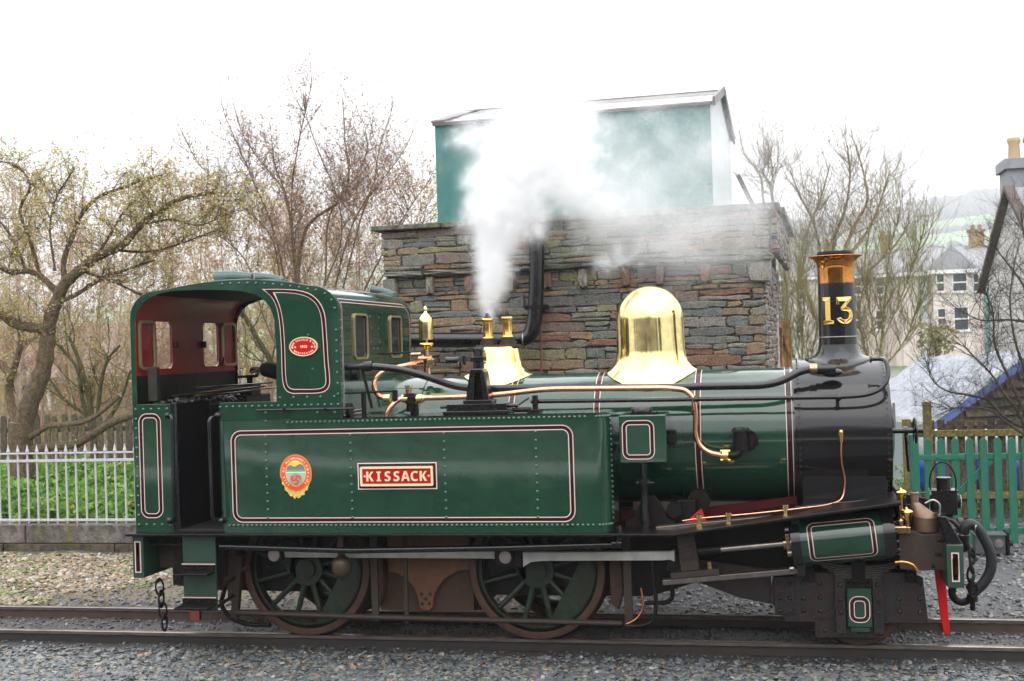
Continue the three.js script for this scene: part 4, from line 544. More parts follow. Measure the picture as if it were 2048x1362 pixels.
// side tanks
function sideTank(s) {
  const out = [[-1.594, 0.5], [-1.594, 0.93], [-1.575, 0.985], [-1.52, ZS], [1.56, ZS]]; for (let i = 0; i <= 10; i++) { const a = Math.PI / 2 * (1 - i / 10); out.push([1.565 + 0.115 * Math.cos(a), 0.905 + 0.115 * Math.sin(a)]); } out.push([1.68, 0.5]);
  const pl = out.map(([x, z]) => [x, z * s]);
  const t = part('side_tank', toCreasedNormals(extY(s > 0 ? pl : pl.reverse(), FP + 0.002, TT), 0.6), M.green, L);
  const lip = [[-0.47, ZS - 0.03], [1.56, ZS - 0.03], [1.62, ZS - 0.06], [1.655, 0.9], [1.66, 0.52], [-0.47, 0.52]].map(([x, z]) => [x, z * s]);
  part('tank_top', extY(s > 0 ? lip : lip.reverse(), TT, TT + 0.006), M.black, t);
  const rv = [], D = V(0, 0, s), z = ZS * s;
  rv.push(...rivetRow(V(-0.96, TT - 0.022, z), V(1.5, TT - 0.022, z), 62, D), ...rivetRow(V(-1.5, FP + 0.062, z), V(1.54, FP + 0.062, z), 76, D));
  for (let i = 1; i < 7; i++) { const a = i / 7 * Math.PI / 2, d = V(Math.sin(a), 0, Math.cos(a) * s); for (const y of [TT - 0.022, FP + 0.062]) rv.push(...rivetRow(V(1.565 + 0.115 * Math.sin(a), y, (0.905 + 0.115 * Math.cos(a)) * s), V(0, 0, 0), 1, d)); }
  for (const x of [-1.155, -0.425, 0.36, 1.105]) rv.push(...rivetRow(V(x, 1.745, z), V(x, 1.075, z), 11, D));
  rv.push(...rivetRow(V(1.68, TT - 0.05, 0.88 * s), V(1.68, FP + 0.1, 0.88 * s), 20, V(1, 0, 0)));
  rv.push(...rivetRow(V(-1.55, 1.995, z), V(-0.52, 1.995, z), 19, D), ...rivetRow(V(-1.15, 1.94, z), V(-1.15, 1.87, z), 2, D), ...rivetRow(V(-0.7, 1.93, z), V(-0.55, 1.93, z), 2, D));
  part('rivet', rv, M.rivet, t, { kind: 'stuff' });
  part('tank_lining', lining(rrect(-1.465, 1.036, 1.405, 1.798, 0.09), (x, y) => V(x, y, z + s * 0.003), 0.026, 0.008), M.lining, t);
  return t;
}
const tankNear = sideTank(1); sideTank(-1);
{ // nameplate and crest on the near tank
  const z = ZS, a = at(715, 925, z), b = at(875, 978, z), x0 = a.x, x1 = b.x, y1 = a.y - 0.004, y0 = b.y, mx = (x0 + x1) / 2, my = (y0 + y1) / 2;
  part('plate_border', [loopStrip([[x0, y0], [x1, y0], [x1, y1], [x0, y1]], [[0.008, [0.72, 0.6, 0.58]], [0.11, BAND]], (x, y) => V(x, y, z + 0.004)), loopStrip([[x0 + 0.045, y0 + 0.036], [x1 - 0.045, y0 + 0.036], [x1 - 0.045, y1 - 0.036], [x0 + 0.045, y1 - 0.036]], [[0.005, [0.5, 0.12, 0.12]]], (x, y) => V(x, y, z + 0.007))], M.lining, tankNear);
  const pw = 0.305, ph = 0.079, plate = part('nameplate', ext(rrect(mx - pw, my - ph, mx + pw, my + ph, 0.008), z + 0.008, z + 0.02), M.redBright, L);
  part('plate_rim', ext(rrect(mx - pw, my - ph, mx + pw, my + ph, 0.012), z + 0.02, z + 0.03, [rrect(mx - pw + 0.018, my - ph + 0.018, mx + pw - 0.018, my + ph - 0.018, 0.006)]), M.cream, plate);
  const ls = []; [...'KISSACK'].forEach((ch, i) => { const g = new TextGeometry(ch, { font, size: 0.079, depth: 0.009, curveSegments: 5, bevelEnabled: false }); g.computeBoundingBox(); const bb = g.boundingBox; ls.push(g.translate(mx - 0.222 + i * 0.0745 - (bb.min.x + bb.max.x) / 2, my - 0.0395, z + 0.0205)); });
  for (const k of [-1, 1]) ls.push(ball(0.009, mx + k * 0.268, my, z + 0.022, 1, 1, 0.6));
  part('plate_lettering', ls, M.cream, plate);
}
function canvasTex(w, h, draw) { const c = document.createElement('canvas'); c.width = w; c.height = h; const g = c.getContext('2d'); draw(g, w, h); const t = new THREE.CanvasTexture(c); t.colorSpace = THREE.SRGBColorSpace; t.magFilter = THREE.LinearFilter; return t; }
const arcText = (g, text, cx, cy, rx, ry, a0, a1, inward) => { [...text].forEach((ch, i) => { const a = (a0 + (a1 - a0) * (text.length > 1 ? i / (text.length - 1) : 0)) * Math.PI / 180; g.save(); g.translate(cx + rx * Math.cos(a), cy + ry * Math.sin(a)); g.rotate(Math.atan2(ry * Math.sin(a) / ry, rx * Math.cos(a) / rx) + (inward ? -Math.PI / 2 : Math.PI / 2)); g.fillText(ch, 0, 0); g.restore(); }); };
const flatUV = (g, x0, y0, x1, y1) => { const p = g.attributes.position, u = g.attributes.uv; for (let i = 0; i < p.count; i++) u.setXY(i, (p.getX(i) - x0) / (x1 - x0), (p.getY(i) - y0) / (y1 - y0)); return g; };
{ // company crest: belt with lettering, landscape above, three running legs below, leaf scroll at the foot
  const z = ZS, a = at(559, 909, z), b = at(625, 996, z), x0 = a.x, x1 = b.x, y1 = a.y, y0 = b.y, w = x1 - x0, h = y1 - y0;
  const t = canvasTex(512, 680, (g, W, H) => {
    g.fillStyle = '#c9a94a'; g.fillRect(0, 0, W, H);
    g.fillStyle = '#d9782b'; g.beginPath(); g.ellipse(256, 290, 256, 290, 0, 0, 7); g.fill();
    g.fillStyle = '#d8431c'; g.beginPath(); g.ellipse(256, 290, 236, 268, 0, 0, 7); g.fill();
    g.fillStyle = '#e0b45a'; g.beginPath(); g.ellipse(256, 290, 166, 198, 0, 0, 7); g.fill();
    g.fillStyle = '#8fb5ad'; g.beginPath(); g.ellipse(256, 290, 156, 188, 0, 0, 7); g.fill();
    g.save(); g.beginPath(); g.ellipse(256, 290, 156, 188, 0, 0, 7); g.clip();
    g.fillStyle = '#f2c21c'; g.fillRect(90, 90, 340, 130); g.fillStyle = '#f5e9b0'; g.fillRect(200, 95, 110, 26);
    g.fillStyle = '#5b7470'; g.beginPath(); g.moveTo(90, 190); g.lineTo(180, 165); g.lineTo(240, 195); g.lineTo(320, 150); g.lineTo(430, 185); g.lineTo(430, 270); g.lineTo(90, 270); g.fill();
    g.fillStyle = '#6d8f5a'; g.fillRect(90, 235, 340, 40); g.fillStyle = '#4c6f86'; for (let i = 0; i < 7; i++) g.fillRect(130 + i * 38, 205 + (i % 2) * 14, 24, 10);
    g.fillStyle = '#e8e2c8'; g.fillRect(90, 272, 340, 12);
    g.restore();
    g.fillStyle = '#b9a23c'; g.beginPath(); g.arc(256, 395, 108, 0, 7); g.fill(); g.fillStyle = '#6f9a93'; g.beginPath(); g.arc(256, 395, 98, 0, 7); g.fill();
    g.strokeStyle = '#d63a20'; g.lineCap = 'round'; g.lineJoin = 'round'; g.lineWidth = 34;
    for (let k = 0; k < 3; k++) { g.save(); g.translate(256, 392); g.rotate(k * 2.0944); g.beginPath(); g.moveTo(0, 0); g.lineTo(10, -52); g.lineTo(58, -48); g.lineTo(66, -20); g.stroke(); g.restore(); }
    g.fillStyle = '#f3dfb0'; g.font = 'bold 46px serif'; g.textAlign = 'center'; g.textBaseline = 'middle';
    arcText(g, 'ISLE OF MAN', 256, 290, 200, 232, 128, 248); arcText(g, 'RAILWAY', 256, 290, 200, 232, 258, 306); arcText(g, 'COMPANY', 256, 290, 200, 232, 318, 402);
    g.fillStyle = '#d6cf6a'; for (let i = 0; i < 60; i++) { const q = R0() * 3.14, r = 0.86 + R0() * 0.2; g.beginPath(); g.ellipse(256 + 215 * r * Math.cos(q), 420 + 235 * r * Math.sin(q), 16, 8, q, 0, 7); g.fill(); }
    g.fillStyle = '#2d5a41'; for (let i = 0; i < 26; i++) { const q = 0.3 + R0() * 2.5, r = 0.9 + R0() * 0.14; g.beginPath(); g.ellipse(256 + 215 * r * Math.cos(q), 420 + 235 * r * Math.sin(q), 7, 4, q, 0, 7); g.fill(); }
    g.fillStyle = '#d8431c'; g.fillRect(236, 500, 40, 80); g.fillRect(300, 490, 26, 70);
  });
  const o = []; for (let i = 0; i < 44; i++) { const q = i / 44 * 2 * Math.PI, s = Math.sin(q), c = Math.cos(q); const bump = s < -0.25 ? 1 + 0.05 * Math.sin(i * 2.6) : 1; o.push([x0 + w / 2 + w / 2 * c * (s < -0.25 ? 0.86 + 0.14 * (1 + s) : 1) * bump, y0 + h * 0.575 + (s > 0 ? h * 0.425 : h * 0.575) * s * bump]); }
  const g = flatUV(norm(ext(o, z, z + 0.0035)), x0, y0, x1, y1);
  part('crest', g, phys([1, 1, 1], 0.45, { map: t, clearcoat: 1, clearcoatRoughness: 0.08 }), L, { uv: true });
}
// cab
const roofY = (x) => x < -2.115 ? 2.75 + Math.sqrt(Math.max(0, 0.23 ** 2 - (x + 2.115) ** 2)) : x > -0.738 ? 2.76 + 0.84 * Math.sqrt(Math.max(0, 0.25 ** 2 - (x + 0.738) ** 2)) : 3.045 - 0.065 * ((x + 1.4) / 0.655) ** 2 * (x < -1.4 ? 1 : 1.12);
const outline = []; // from the rear foot of the roof to the front one
for (let i = 0; i <= 10; i++) { const a = Math.PI - i / 10 * Math.PI / 2; outline.push([-2.115 + 0.23 * Math.cos(a), 2.75 + 0.23 * Math.sin(a)]); }
for (let i = 1; i < 12; i++) { const x = -2.115 + i / 12 * 1.377; outline.push([x, roofY(x)]); }
for (let i = 0; i <= 10; i++) { const a = Math.PI / 2 - i / 10 * Math.PI / 2; outline.push([-0.738 + 0.25 * Math.cos(a), 2.76 + 0.21 * Math.sin(a)]); }
{
  const P = (px, py) => { const p = at(px, py, ZS); return [p.x, p.y]; };
  const inset = (d) => outline.map(([x, y], i) => { const a = outline[Math.max(0, i - 1)], b = outline[Math.min(outline.length - 1, i + 1)], l = Math.hypot(b[0] - a[0], b[1] - a[1]); return [x + (b[1] - a[1]) / l * d, y - (b[0] - a[0]) / l * d]; });
  const cab = part('cab_roof', toCreasedNormals(ext([...outline, ...inset(0.012).reverse()], -ZS + 0.011, ZS - 0.011), 0.7), M.green, L);
  part('ceiling', ext([...inset(0.013).slice(8), ...inset(0.02).slice(8).reverse()], -ZS + 0.012, ZS - 0.012), M.soot, cab); part('red_panel', ext([...inset(0.013).slice(0, 9), ...inset(0.019).slice(0, 9).reverse()], -ZS + 0.012, ZS - 0.012), M.red, cab);
  // side sheets with the big rounded opening; sill at the bunker and the tank, gap at the doorway
  const open = [P(553, 806), P(552, 700), P(548, 640), P(541, 617), P(528, 600), P(510, 589), P(480, 582.5), P(445, 580), P(395, 579.5), P(345, 582), P(318, 587), P(298, 596), P(283, 609), P(274, 624), P(270, 642)];
  const sheet = [[XB, 0.952], ...outline, [XF, 0.97], [XF, TT + 0.002], [-1.555, TT + 0.002], [-1.555, 2.03], [open[0][0], 2.03], ...open.slice(1), [-2.303, 2.03], [-2.0, 2.03], [-2.0, 0.952]];
  for (const s of [1, -1]) {
    const z = s > 0 ? ZS - 0.011 : -ZS, sh = part('cab_side', ext(sheet.filter((p, i) => !(p[0] === XF && p[1] < 1)), z, z + 0.011, [], 0.002), M.green, L), zz = s * (ZS + 0.003);
    const C = (l) => { const c = new THREE.CatmullRomCurve3(l.map(([x, y]) => V(...P(x, y), 0)), false, 'centripetal').getPoints(120); return c.map((p) => [p.x, p.y]); };
    const outer = C([[524, 578], [560, 578], [595, 580], [622, 588], [641, 606], [650, 628], [653, 655], [657, 720], [660, 768], [655, 779], [645, 785], [600, 787.5], [583, 787], [572, 781], [566, 768], [562, 690], [558, 640], [552, 612], [541, 592], [524, 578]]), inner = C([[550, 586], [570, 586], [596, 588.5], [616, 595], [633, 610], [641, 630], [644, 655], [648, 720], [651, 764], [649, 771], [642, 776], [600, 778], [586, 777.5], [578, 774], [574, 766], [570, 690], [566, 640], [560, 612], [550, 586]]);
    part('cab_lining', loopBetween(outer, inner, [[0, 0.17, LINE], [0.17, 0.83, BAND], [0.83, 1, LINE]], (x, y) => V(x, y, zz)), M.lining, sh);
    part('bunker_lining', lining(rrect(-2.292, 1.075, -2.087, 1.955, 0.075), (x, y) => V(x, y, zz), 0.026, 0.0075), M.lining, sh);
    const rv = [], D = V(0, 0, s), Z = ZS * s;
    for (let i = 0; i < 11; i++) { const x = -1.5 + i * 0.075; rv.push(...rivetRow(V(x, roofY(x) - 0.03, Z), V(0, 0, 0), 1, D, 0.012)); }
    for (let i = 0; i < 4; i++) { const a = 1.3 - i * 0.4; rv.push(...rivetRow(V(-0.738 + 0.215 * Math.cos(a), 2.76 + 0.178 * Math.sin(a), Z), V(0, 0, 0), 1, D, 0.012)); }
    rv.push(...rivetRow(V(XF - 0.03, 2.6, Z), V(XF - 0.03, 2.08, Z), 7, D, 0.012), ...rivetRow(V(-1.02, 2.06, Z), V(-0.55, 2.06, Z), 5, D, 0.012));
    rv.push(...rivetRow(V(XB + 0.03, 1.99, Z), V(XB + 0.03, 1.02, Z), 13, D), ...rivetRow(V(XB + 0.1, 1.99, Z), V(-2.03, 1.99, Z), 4, D), ...rivetRow(V(XB + 0.1, 1.02, Z), V(-2.03, 1.02, Z), 4, D));
    for (const [x, y] of [[-0.96, 2.57], [-0.95, 2.45], [-0.93, 2.29], [-1.0, 2.4]]) rv.push(...rivetRow(V(x + 0.2, y, Z), V(0, 0, 0), 1, D, 0.009));
    part('rivet', rv, M.rivet, sh, { kind: 'stuff' });
    // bunker end beside the doorway, rounded inwards
    const r = []; for (let i = 0; i <= 8; i++) { const a = Math.PI / 2 - i / 8 * Math.PI / 2; r.push([-2.0 + 0.055 * Math.cos(a), (ZS - 0.055 + 0.055 * Math.sin(a))]); }
    const pl = [...r, [-1.945, 0.4], [-1.955, 0.4], ...r.slice().reverse().map(([x, zq]) => [x - 0.009, zq - 0.009])].map(([x, zq]) => [x, zq * s]);
    part('bunker_end', extY(s > 0 ? pl : pl.reverse(), 0.952, 2.03), M.black, sh);
  }
  // rear sheet with two windows, red inside above and black below; front sheet with two tall windows
  const rw = [[0.315, 0.64], [-0.64, -0.315]].map(([a, b]) => rrect(a, 2.322, b, 2.737, 0.05)), fw = [[0.33, 0.675], [-0.675, -0.33]].map(([a, b]) => rrect(a, 2.36, b, 2.735, 0.045));
  const pan = (y0, y1, q = 0) => [[-ZS + 0.012 + q, y0], [ZS - 0.012 - q, y0], [ZS - 0.012 - q, y1], [-ZS + 0.012 + q, y1]];
  const rear = part('cab_rear', extX(pan(0.952, 2.75), XB, XB + 0.012, rw), M.green, L);
  part('red_panel', extX(pan(2.27, 2.749, 0.004), XB + 0.013, XB + 0.02, rw), M.red, rear);
  part('black_panel', extX(pan(0.955, 2.269, 0.004), XB + 0.013, XB + 0.02), M.blackDull, rear);
  const front = part('cab_front', extX(pan(TT - 0.2, 2.76), XF - 0.012, XF, fw), M.green, L);
  part('red_panel', extX(pan(1.95, 2.759, 0.004), XF - 0.02, XF - 0.013, fw), M.maroon, front);
  { // the front lining: square corner near, rounded corner far; it runs up over the start of the roof curve
    const f = [[0.985, 1.9]]; for (let i = 0; i <= 8; i++) f.push([0.985, 2.5 + i * 0.045]); f.push([0.5, 2.86], [-0.3, 2.86], [-0.78, 2.86]); for (let i = 1; i <= 8; i++) { const t = Math.PI / 2 + i / 8 * Math.PI / 2; f.push([-0.78 + 0.2 * Math.cos(t), 2.66 + 0.2 * Math.sin(t)]); } f.push([-0.985, 1.9]);
    part('front_lining', lining(f, (a, b) => V(b > 2.76 ? -0.738 + 0.25 * Math.sqrt(1 - ((b - 2.76) / 0.21) ** 2) + 0.004 : XF + 0.003, b, a), 0.02, 0.007), M.lining, front); }
  const rv = []; for (const z of [0.95, -1.0]) rv.push(...rivetRow(V(XF, 2.68, z === 0.95 ? 1.003 : -1.003), V(XF, 1.95, z === 0.95 ? 1.003 : -1.003), 12, V(1, 0, 0), 0.008));
  for (const [z, y] of [[0.24, 2.72], [-0.03, 2.715], [0.2, 2.62], [0.0, 2.62], [0.22, 2.5], [-0.02, 2.5], [0.16, 2.44], [0.04, 2.44]]) rv.push(...rivetRow(V(XF, y, z), V(0, 0, 0), 1, V(1, 0, 0), 0.009));
  part('rivet', rv, M.rivet, front, { kind: 'stuff' });
  const ringX = (a0, y0, a1, y1, r, t, xa, xb) => extX(rrect(a0, y0, a1, y1, r), xa, xb, [rrect(a0 + t, y0 + t, a1 - t, y1 - t, r - t * 0.6)]);
  for (const [a, b] of [[0.33, 0.675], [-0.675, -0.33]]) { const w = part('front_window', ringX(a - 0.008, 2.352, b + 0.008, 2.743, 0.05, 0.018, XF + 0.001, XF + 0.014), M.frameBrass, L); part('pane', extX(rrect(a, 2.36, b, 2.735, 0.04), XF - 0.008, XF - 0.005), M.darkGlass, w); }
  for (const [a, b] of [[0.66, 0.945], [-1.0, -0.69]]) { const w = part('rear_window', ringX(a, 2.318, b, 2.742, 0.055, 0.024, XB + 0.03, XB + 0.05), M.frameBrass, L); part('pane', extX(rrect(a + 0.02, 2.338, b - 0.02, 2.72, 0.04), XB + 0.036, XB + 0.039), M.glass, w); }
  part('window_catch', [box(XB + 0.02, XB + 0.06, 2.5, 2.56, 0.26, 0.3), box(XB + 0.02, XB + 0.06, 2.5, 2.56, -0.3, -0.26), box(XB + 0.02, XB + 0.06, 2.36, 2.41, -0.68, -0.65)], M.maroon, rear);
  // inside: floor, coal bunker plates, backhead and its fittings, fire irons
  part('cab_floor', box(XB + 0.02, -0.5, FP + 0.001, FP + 0.03, -1.0, 1.0), M.soot, L);
  part('bunker_plate', [box(-2.32, -1.96, 0.98, 1.99, -0.9, 0.38), box(-1.96, -1.35, 0.98, 1.93, -0.45, 0.2)], M.soot, L);
  const bh = part('backhead', [cylX(-1.0, XF - 0.03, 0.52, 1.62, 0, 0.52, 40), box(-1.0, -0.52, 0.98, 1.6, -0.5, 0.5)], M.blackDull, L);
  part('regulator_handle', [bar(V(-1.06, 2.02, 0.1), V(-1.06, 2.06, -0.5), 0.03), cylX(-1.1, -1.0, 0.04, 2.02, -0.1)], M.steel, bh);
  const bc = atX(482, 755, -1.7); 
  const bk = part('brake_column', [cylY(0.98, 2.2, 0.028, -2.02, -0.66), cylY(2.2, 2.22, 0.05, -2.02, -0.66), bar(V(-2.13, 2.21, -0.6), V(-1.93, 2.215, -0.66), 0.022), box(-2.1, -1.96, 1.75, 2.14, -0.78, -0.55)], M.blackDull, L);
  part('handle_knob', ball(0.022, -1.94, 2.24, -0.66), M.steel, bk);
  part('fire_iron', new Tubes().add([V(-2.25, 2.08, 0.5), V(-1.75, 2.12, -0.4)], 0.008, 6).add([V(-2.1, 2.14, 0.35), V(-1.72, 2.15, -0.5)], 0.008, 6).add([V(-2.2, 2.05, 0.2), V(-1.75, 2.1, -0.7)], 0.007, 6).geo(), M.steel, rear);
  part('wooden_shaft', new Tubes().add([V(-2.2, 2.06, 0.15), V(-1.9, 2.14, -0.35)], 0.018, 8).geo(), std([0.28, 0.15, 0.07], 0.6, { map: tBark }), rear);
  const wb = at(306, 765, 0.9); part('wooden_block', box(wb.x - 0.04, wb.x + 0.045, wb.y - 0.16, wb.y + 0.13, 0.86, 0.92), std([0.03, 0.025, 0.022], 0.7, { map: tBark }), rear);
  // rolled weather sheets on the roof
  const roll = (pts, r) => new Tubes().add(smooth(pts, 14), Array.from({ length: 15 }, (_, i) => r * (1 - i * 0.028) * (1 + 0.07 * Math.sin(i * 2.1))), 12).geo();
  for (const [a, b, r, z] of [[-1.6, -1.27, 0.05, 0.93], [-1.24, -0.99, 0.034, 0.93], [-0.86, -0.62, 0.036, -0.95]]) part('rolled_canvas', [roll([V(a, roofY(a) + r * 0.85, z), V((a + b) / 2, roofY((a + b) / 2) + r * 0.8, z - 0.01), V(b, roofY(b) + r * 0.55, z)], r), box(a, b, roofY((a + b) / 2) - 0.03, roofY((a + b) / 2) + 0.008, z - 0.06, z + 0.06)], M.tarp, cab);
  // handrails beside the doorway and the rail along the cab foot
  const hr = (pxs, z) => pipe(pxs.map(([x, y, q]) => at(x, y, z + (q ?? 0))), 0.017, 0.05, 10);
  part('handrail', [hr([[333, 831, -0.04], [344, 830, 0.05], [348, 1040, 0.05], [333, 1041, -0.04]], ZS), ball(0.03, ...at(336, 831, ZS + 0.0).toArray()), ball(0.03, ...at(340, 1041, ZS).toArray())], M.black, L);
  part('handrail', [hr([[436, 831, -0.03], [418, 836, 0.05], [425, 1040, 0.05], [443, 1042, -0.03]], ZS), ball(0.03, ...at(436, 831, ZS).toArray()), ball(0.03, ...at(442, 1042, ZS).toArray())], M.black, L);
  const r0 = at(513, 821, ZS + 0.05), r1 = at(708, 817, ZS + 0.05);
  part('handrail', [new Tubes().add([r0, r1], 0.011, 8).geo(), ...[570, 652].map((x) => { const p = at(x, 819.5, ZS + 0.05); return cylZ(ZS, ZS + 0.065, 0.015, p.x, p.y); })], M.black, L);
}
function smoothLoop(pts) { const c = new THREE.CatmullRomCurve3(pts.map(([x, y]) => V(x, y, 0)), true, 'centripetal').getPoints(90); c.pop(); return c.map((p) => [p.x, p.y]); }
{ // oval works plate on the cab side
  const c = at(608, 693, ZS), rx = 0.122, ry = 0.079;
  const el = (k, n = 40) => Array.from({ length: n }, (_, i) => [c.x + (rx - k) * Math.cos(i / n * 2 * Math.PI), c.y + (ry - k) * Math.sin(i / n * 2 * Math.PI)]);
  const t = canvasTex(512, 330, (g, W, H) => { g.fillStyle = '#b40f0c'; g.fillRect(0, 0, W, H); g.fillStyle = '#f0dfc0'; g.textAlign = 'center'; g.textBaseline = 'middle'; g.font = 'bold 46px sans-serif';
    arcText(g, 'BEYER PEACOCK & CO LD', 256, 165, 205, 118, 172, 368); g.font = 'bold 44px sans-serif'; arcText(g, 'MANCHESTER', 256, 165, 205, 118, 142, 38, true); g.font = 'bold 60px sans-serif'; g.fillText('1910', 256, 168); for (const x of [105, 407]) { g.beginPath(); g.arc(x, 172, 15, 0, 7); g.fill(); } });
  const p = part('works_plate', flatUV(norm(ext(el(0.003), ZS, ZS + 0.012)), c.x - rx, c.y - ry, c.x + rx, c.y + ry), phys([1, 1, 1], 0.5, { map: t, specularIntensity: 0.25, clearcoat: 0.15, clearcoatRoughness: 0.2 }), L, { uv: true });
  part('plate_rim', ext(el(0), ZS + 0.002, ZS + 0.018, [el(0.0075)]), M.cream, p);
}
// ---------- locomotive: motion, wheels, pipes, front end ----------
function drivingWheel(x, r = 0.5715, spokes = 12) {
  const g = new THREE.Group(); g.name = 'driving_wheel'; g.position.set(x, r, 0); L.add(g);
  for (const s of [1, -1]) {
    const z1 = 0.55 * s, tyre = lathe([[r - 0.062, -0.06], [r - 0.058, -0.066], [r - 0.008, -0.066], [r, -0.058], [r + 0.003, 0.028], [r + 0.028, 0.04], [r + 0.024, 0.062], [r - 0.062, 0.062], [r - 0.062, -0.06]], 0, 0, 0, 64).rotateX(-Math.PI / 2).translate(0, 0, 0);
    if (s < 0) tyre.rotateY(Math.PI); part('tyre', tyre.translate(0, 0, z1 - 0.066 * s), M.tyre, g);
    const rim = lathe([[r - 0.105, -0.05], [r - 0.064, -0.056], [r - 0.064, 0.05], [r - 0.105, 0.045], [r - 0.105, -0.05]], 0, 0, 0, 64).rotateX(-Math.PI / 2); if (s < 0) rim.rotateY(Math.PI);
    part('rim', rim.translate(0, 0, z1 - 0.066 * s), M.wheelGreen, g);
    part('hub', [cylZ(z1 - 0.14 * s > z1 ? z1 : Math.min(z1 - 0.14 * s, z1), Math.max(z1, z1 - 0.14 * s), 0.145, 0, 0, 0.145, 32), cylZ(-0.02 + z1 + 0.01 * s, z1 + 0.02 + 0.01 * s, 0.085, 0, 0), ext([[-0.1, -0.1], [0.05, 0.15], [-0.13, 0.25], [-0.25, 0.23], [-0.27, 0.1]], Math.min(z1 - 0.1 * s, z1), Math.max(z1 - 0.1 * s, z1), [], 0.008)], M.wheelGreen, g);
    for (let k = 0; k < spokes; k++) { const a = (14 + k * 360 / spokes) * Math.PI / 180; const t = new Tubes().add([V(0.12 * Math.cos(a), 0.12 * Math.sin(a), z1 - 0.07 * s), V((r - 0.09) * Math.cos(a), (r - 0.09) * Math.sin(a), z1 - 0.06 * s)], [0.03, 0.021], 8, false); part('spoke', t.geo(), M.wheelGreen, g); }
    // balance weight between the spokes, opposite the crank
    const cw = [], ang = -0.5; for (let i = 0; i <= 18; i++) { const a = ang - 0.93 + i / 18 * 1.86; cw.push([(r - 0.1) * Math.cos(a), (r - 0.1) * Math.sin(a)]); }
    part('balance_weight', ext(cw, Math.min(z1 - 0.11 * s, z1 - 0.015 * s), Math.max(z1 - 0.11 * s, z1 - 0.015 * s), [], 0.006), M.wheelGreen, g);
  }
  part('axle', cylZ(-0.45, 0.45, 0.075, 0, 0), M.blackDull, g);
  return g;
}
const WX = [-1.025, 0.985]; WX.forEach((x) => drivingWheel(x));
const PIN = WX.map((x) => V(x - 0.195, 0.5715 + 0.155, 0));
for (const s of [1, -1]) {
  const z = 0.69 * s, zz = 0.77 * s, rng2 = (a, b) => [Math.min(a, b), Math.max(a, b)], [za, zb] = rng2(z - 0.025 * s, z + 0.025 * s), [zc, zd] = rng2(zz - 0.028 * s, zz + 0.028 * s);
  const [p, q] = PIN, cr = part('coupling_rod', ext([[p.x + 0.06, p.y + 0.026], [p.x + 0.075, p.y - 0.03], [q.x - 0.14, q.y - 0.033], [q.x - 0.06, q.y - 0.05], [q.x - 0.05, q.y + 0.035], [q.x - 0.1, q.y + 0.028]], za, zb, [], 0.005), M.rod, L);
  part('rod_end', [cylZ(za - 0.006, zb + 0.006, 0.07, p.x, p.y), cylZ(za - 0.006, zb + 0.006, 0.078, q.x, q.y)], M.frame, cr);
  part('crank_pin', [cylZ(...rng2(0.5 * s, 0.76 * s), 0.045, p.x, p.y), cylZ(...rng2(0.76 * s, 0.775 * s), 0.052, p.x, p.y)], M.steel, cr); part('crank_pin', [cylZ(...rng2(0.5 * s, 0.83 * s), 0.05, q.x, q.y), cylZ(...rng2(0.815 * s, 0.84 * s), 0.056, q.x, q.y, 0.05)], M.steel, cr);
  const e = V(2.165, 0.735, 0);
  const con = part('connecting_rod', ext([[q.x + 0.135, q.y + 0.035], [q.x + 0.135, q.y - 0.085], [q.x + 0.16, q.y - 0.07], [q.x + 0.2, q.y - 0.045], [q.x + 0.3, q.y - 0.035], [e.x - 0.12, e.y - 0.036], [e.x - 0.06, e.y - 0.03], [e.x - 0.02, e.y - 0.045], [e.x - 0.02, e.y + 0.045], [e.x - 0.06, e.y + 0.036], [q.x + 0.2, q.y + 0.036]], zc, zd, [], 0.005), M.rod, L);
  part('big_end', [ext([[q.x - 0.1, q.y + 0.085], [q.x + 0.13, q.y + 0.085], [q.x + 0.13, q.y - 0.09], [q.x - 0.1, q.y - 0.09]], zc + 0.001, zd - 0.004, [], 0.01), cylY(q.y + 0.085, q.y + 0.14, 0.022, q.x + 0.02, zz)], M.frame, con);
  // crosshead, slide bars, piston rod, cylinder on its slope
  const A = Math.atan(0.095), O = V(3.42, 0.878, 0.8 * s), ax = (u, v, w = 0) => [O.x + u * Math.cos(A) - v * Math.sin(A), O.y + u * Math.sin(A) + v * Math.cos(A), O.z + w];
  const slope = (g) => g.rotateZ(A).translate(O.x, O.y, O.z);
  const ch = part('crosshead', [slope(ext([[-1.245, -0.14], [-1.245, 0.17], [-1.105, 0.15], [-1.1, -0.14]], -0.05, 0.05, [], 0.006)), slope(box(-1.33, -0.95, -0.19, -0.14, -0.055, 0.06)), slope(box(-1.3, -0.98, 0.15, 0.185, -0.055, 0.055)), slope(cylZ(0.05, 0.07, 0.05, -1.17, 0.0)), slope(cylZ(0.07, 0.085, 0.025, -1.17, 0))], M.rustDark, L);
  part('oil_box', [slope(box(-1.22, -1.12, 0.185, 0.215, -0.03, 0.03)), slope(cylY(-0.14, -0.08, 0.02, -1.02, 0.04))], M.brassOld, ch);
  part('slide_bar', [slope(box(-1.4, -0.3, 0.186, 0.226, -0.045, 0.045))], M.slideBar, L); part('slide_bar', [slope(box(-1.4, -0.3, -0.235, -0.192, -0.045, 0.05))], M.slideBar, L);
  const pr = part('piston_rod', slope(cylX(-1.1, -0.3, 0.026, 0, 0)), M.steel, L); part('piston_sleeve', slope(cylX(-1.1, -0.92, 0.045, 0, 0)), M.frame, pr);
  const cy = part('cylinder', [slope(cylX(-0.31, 0.3, 0.183, 0, 0, 0.183, 56))], M.green, L);
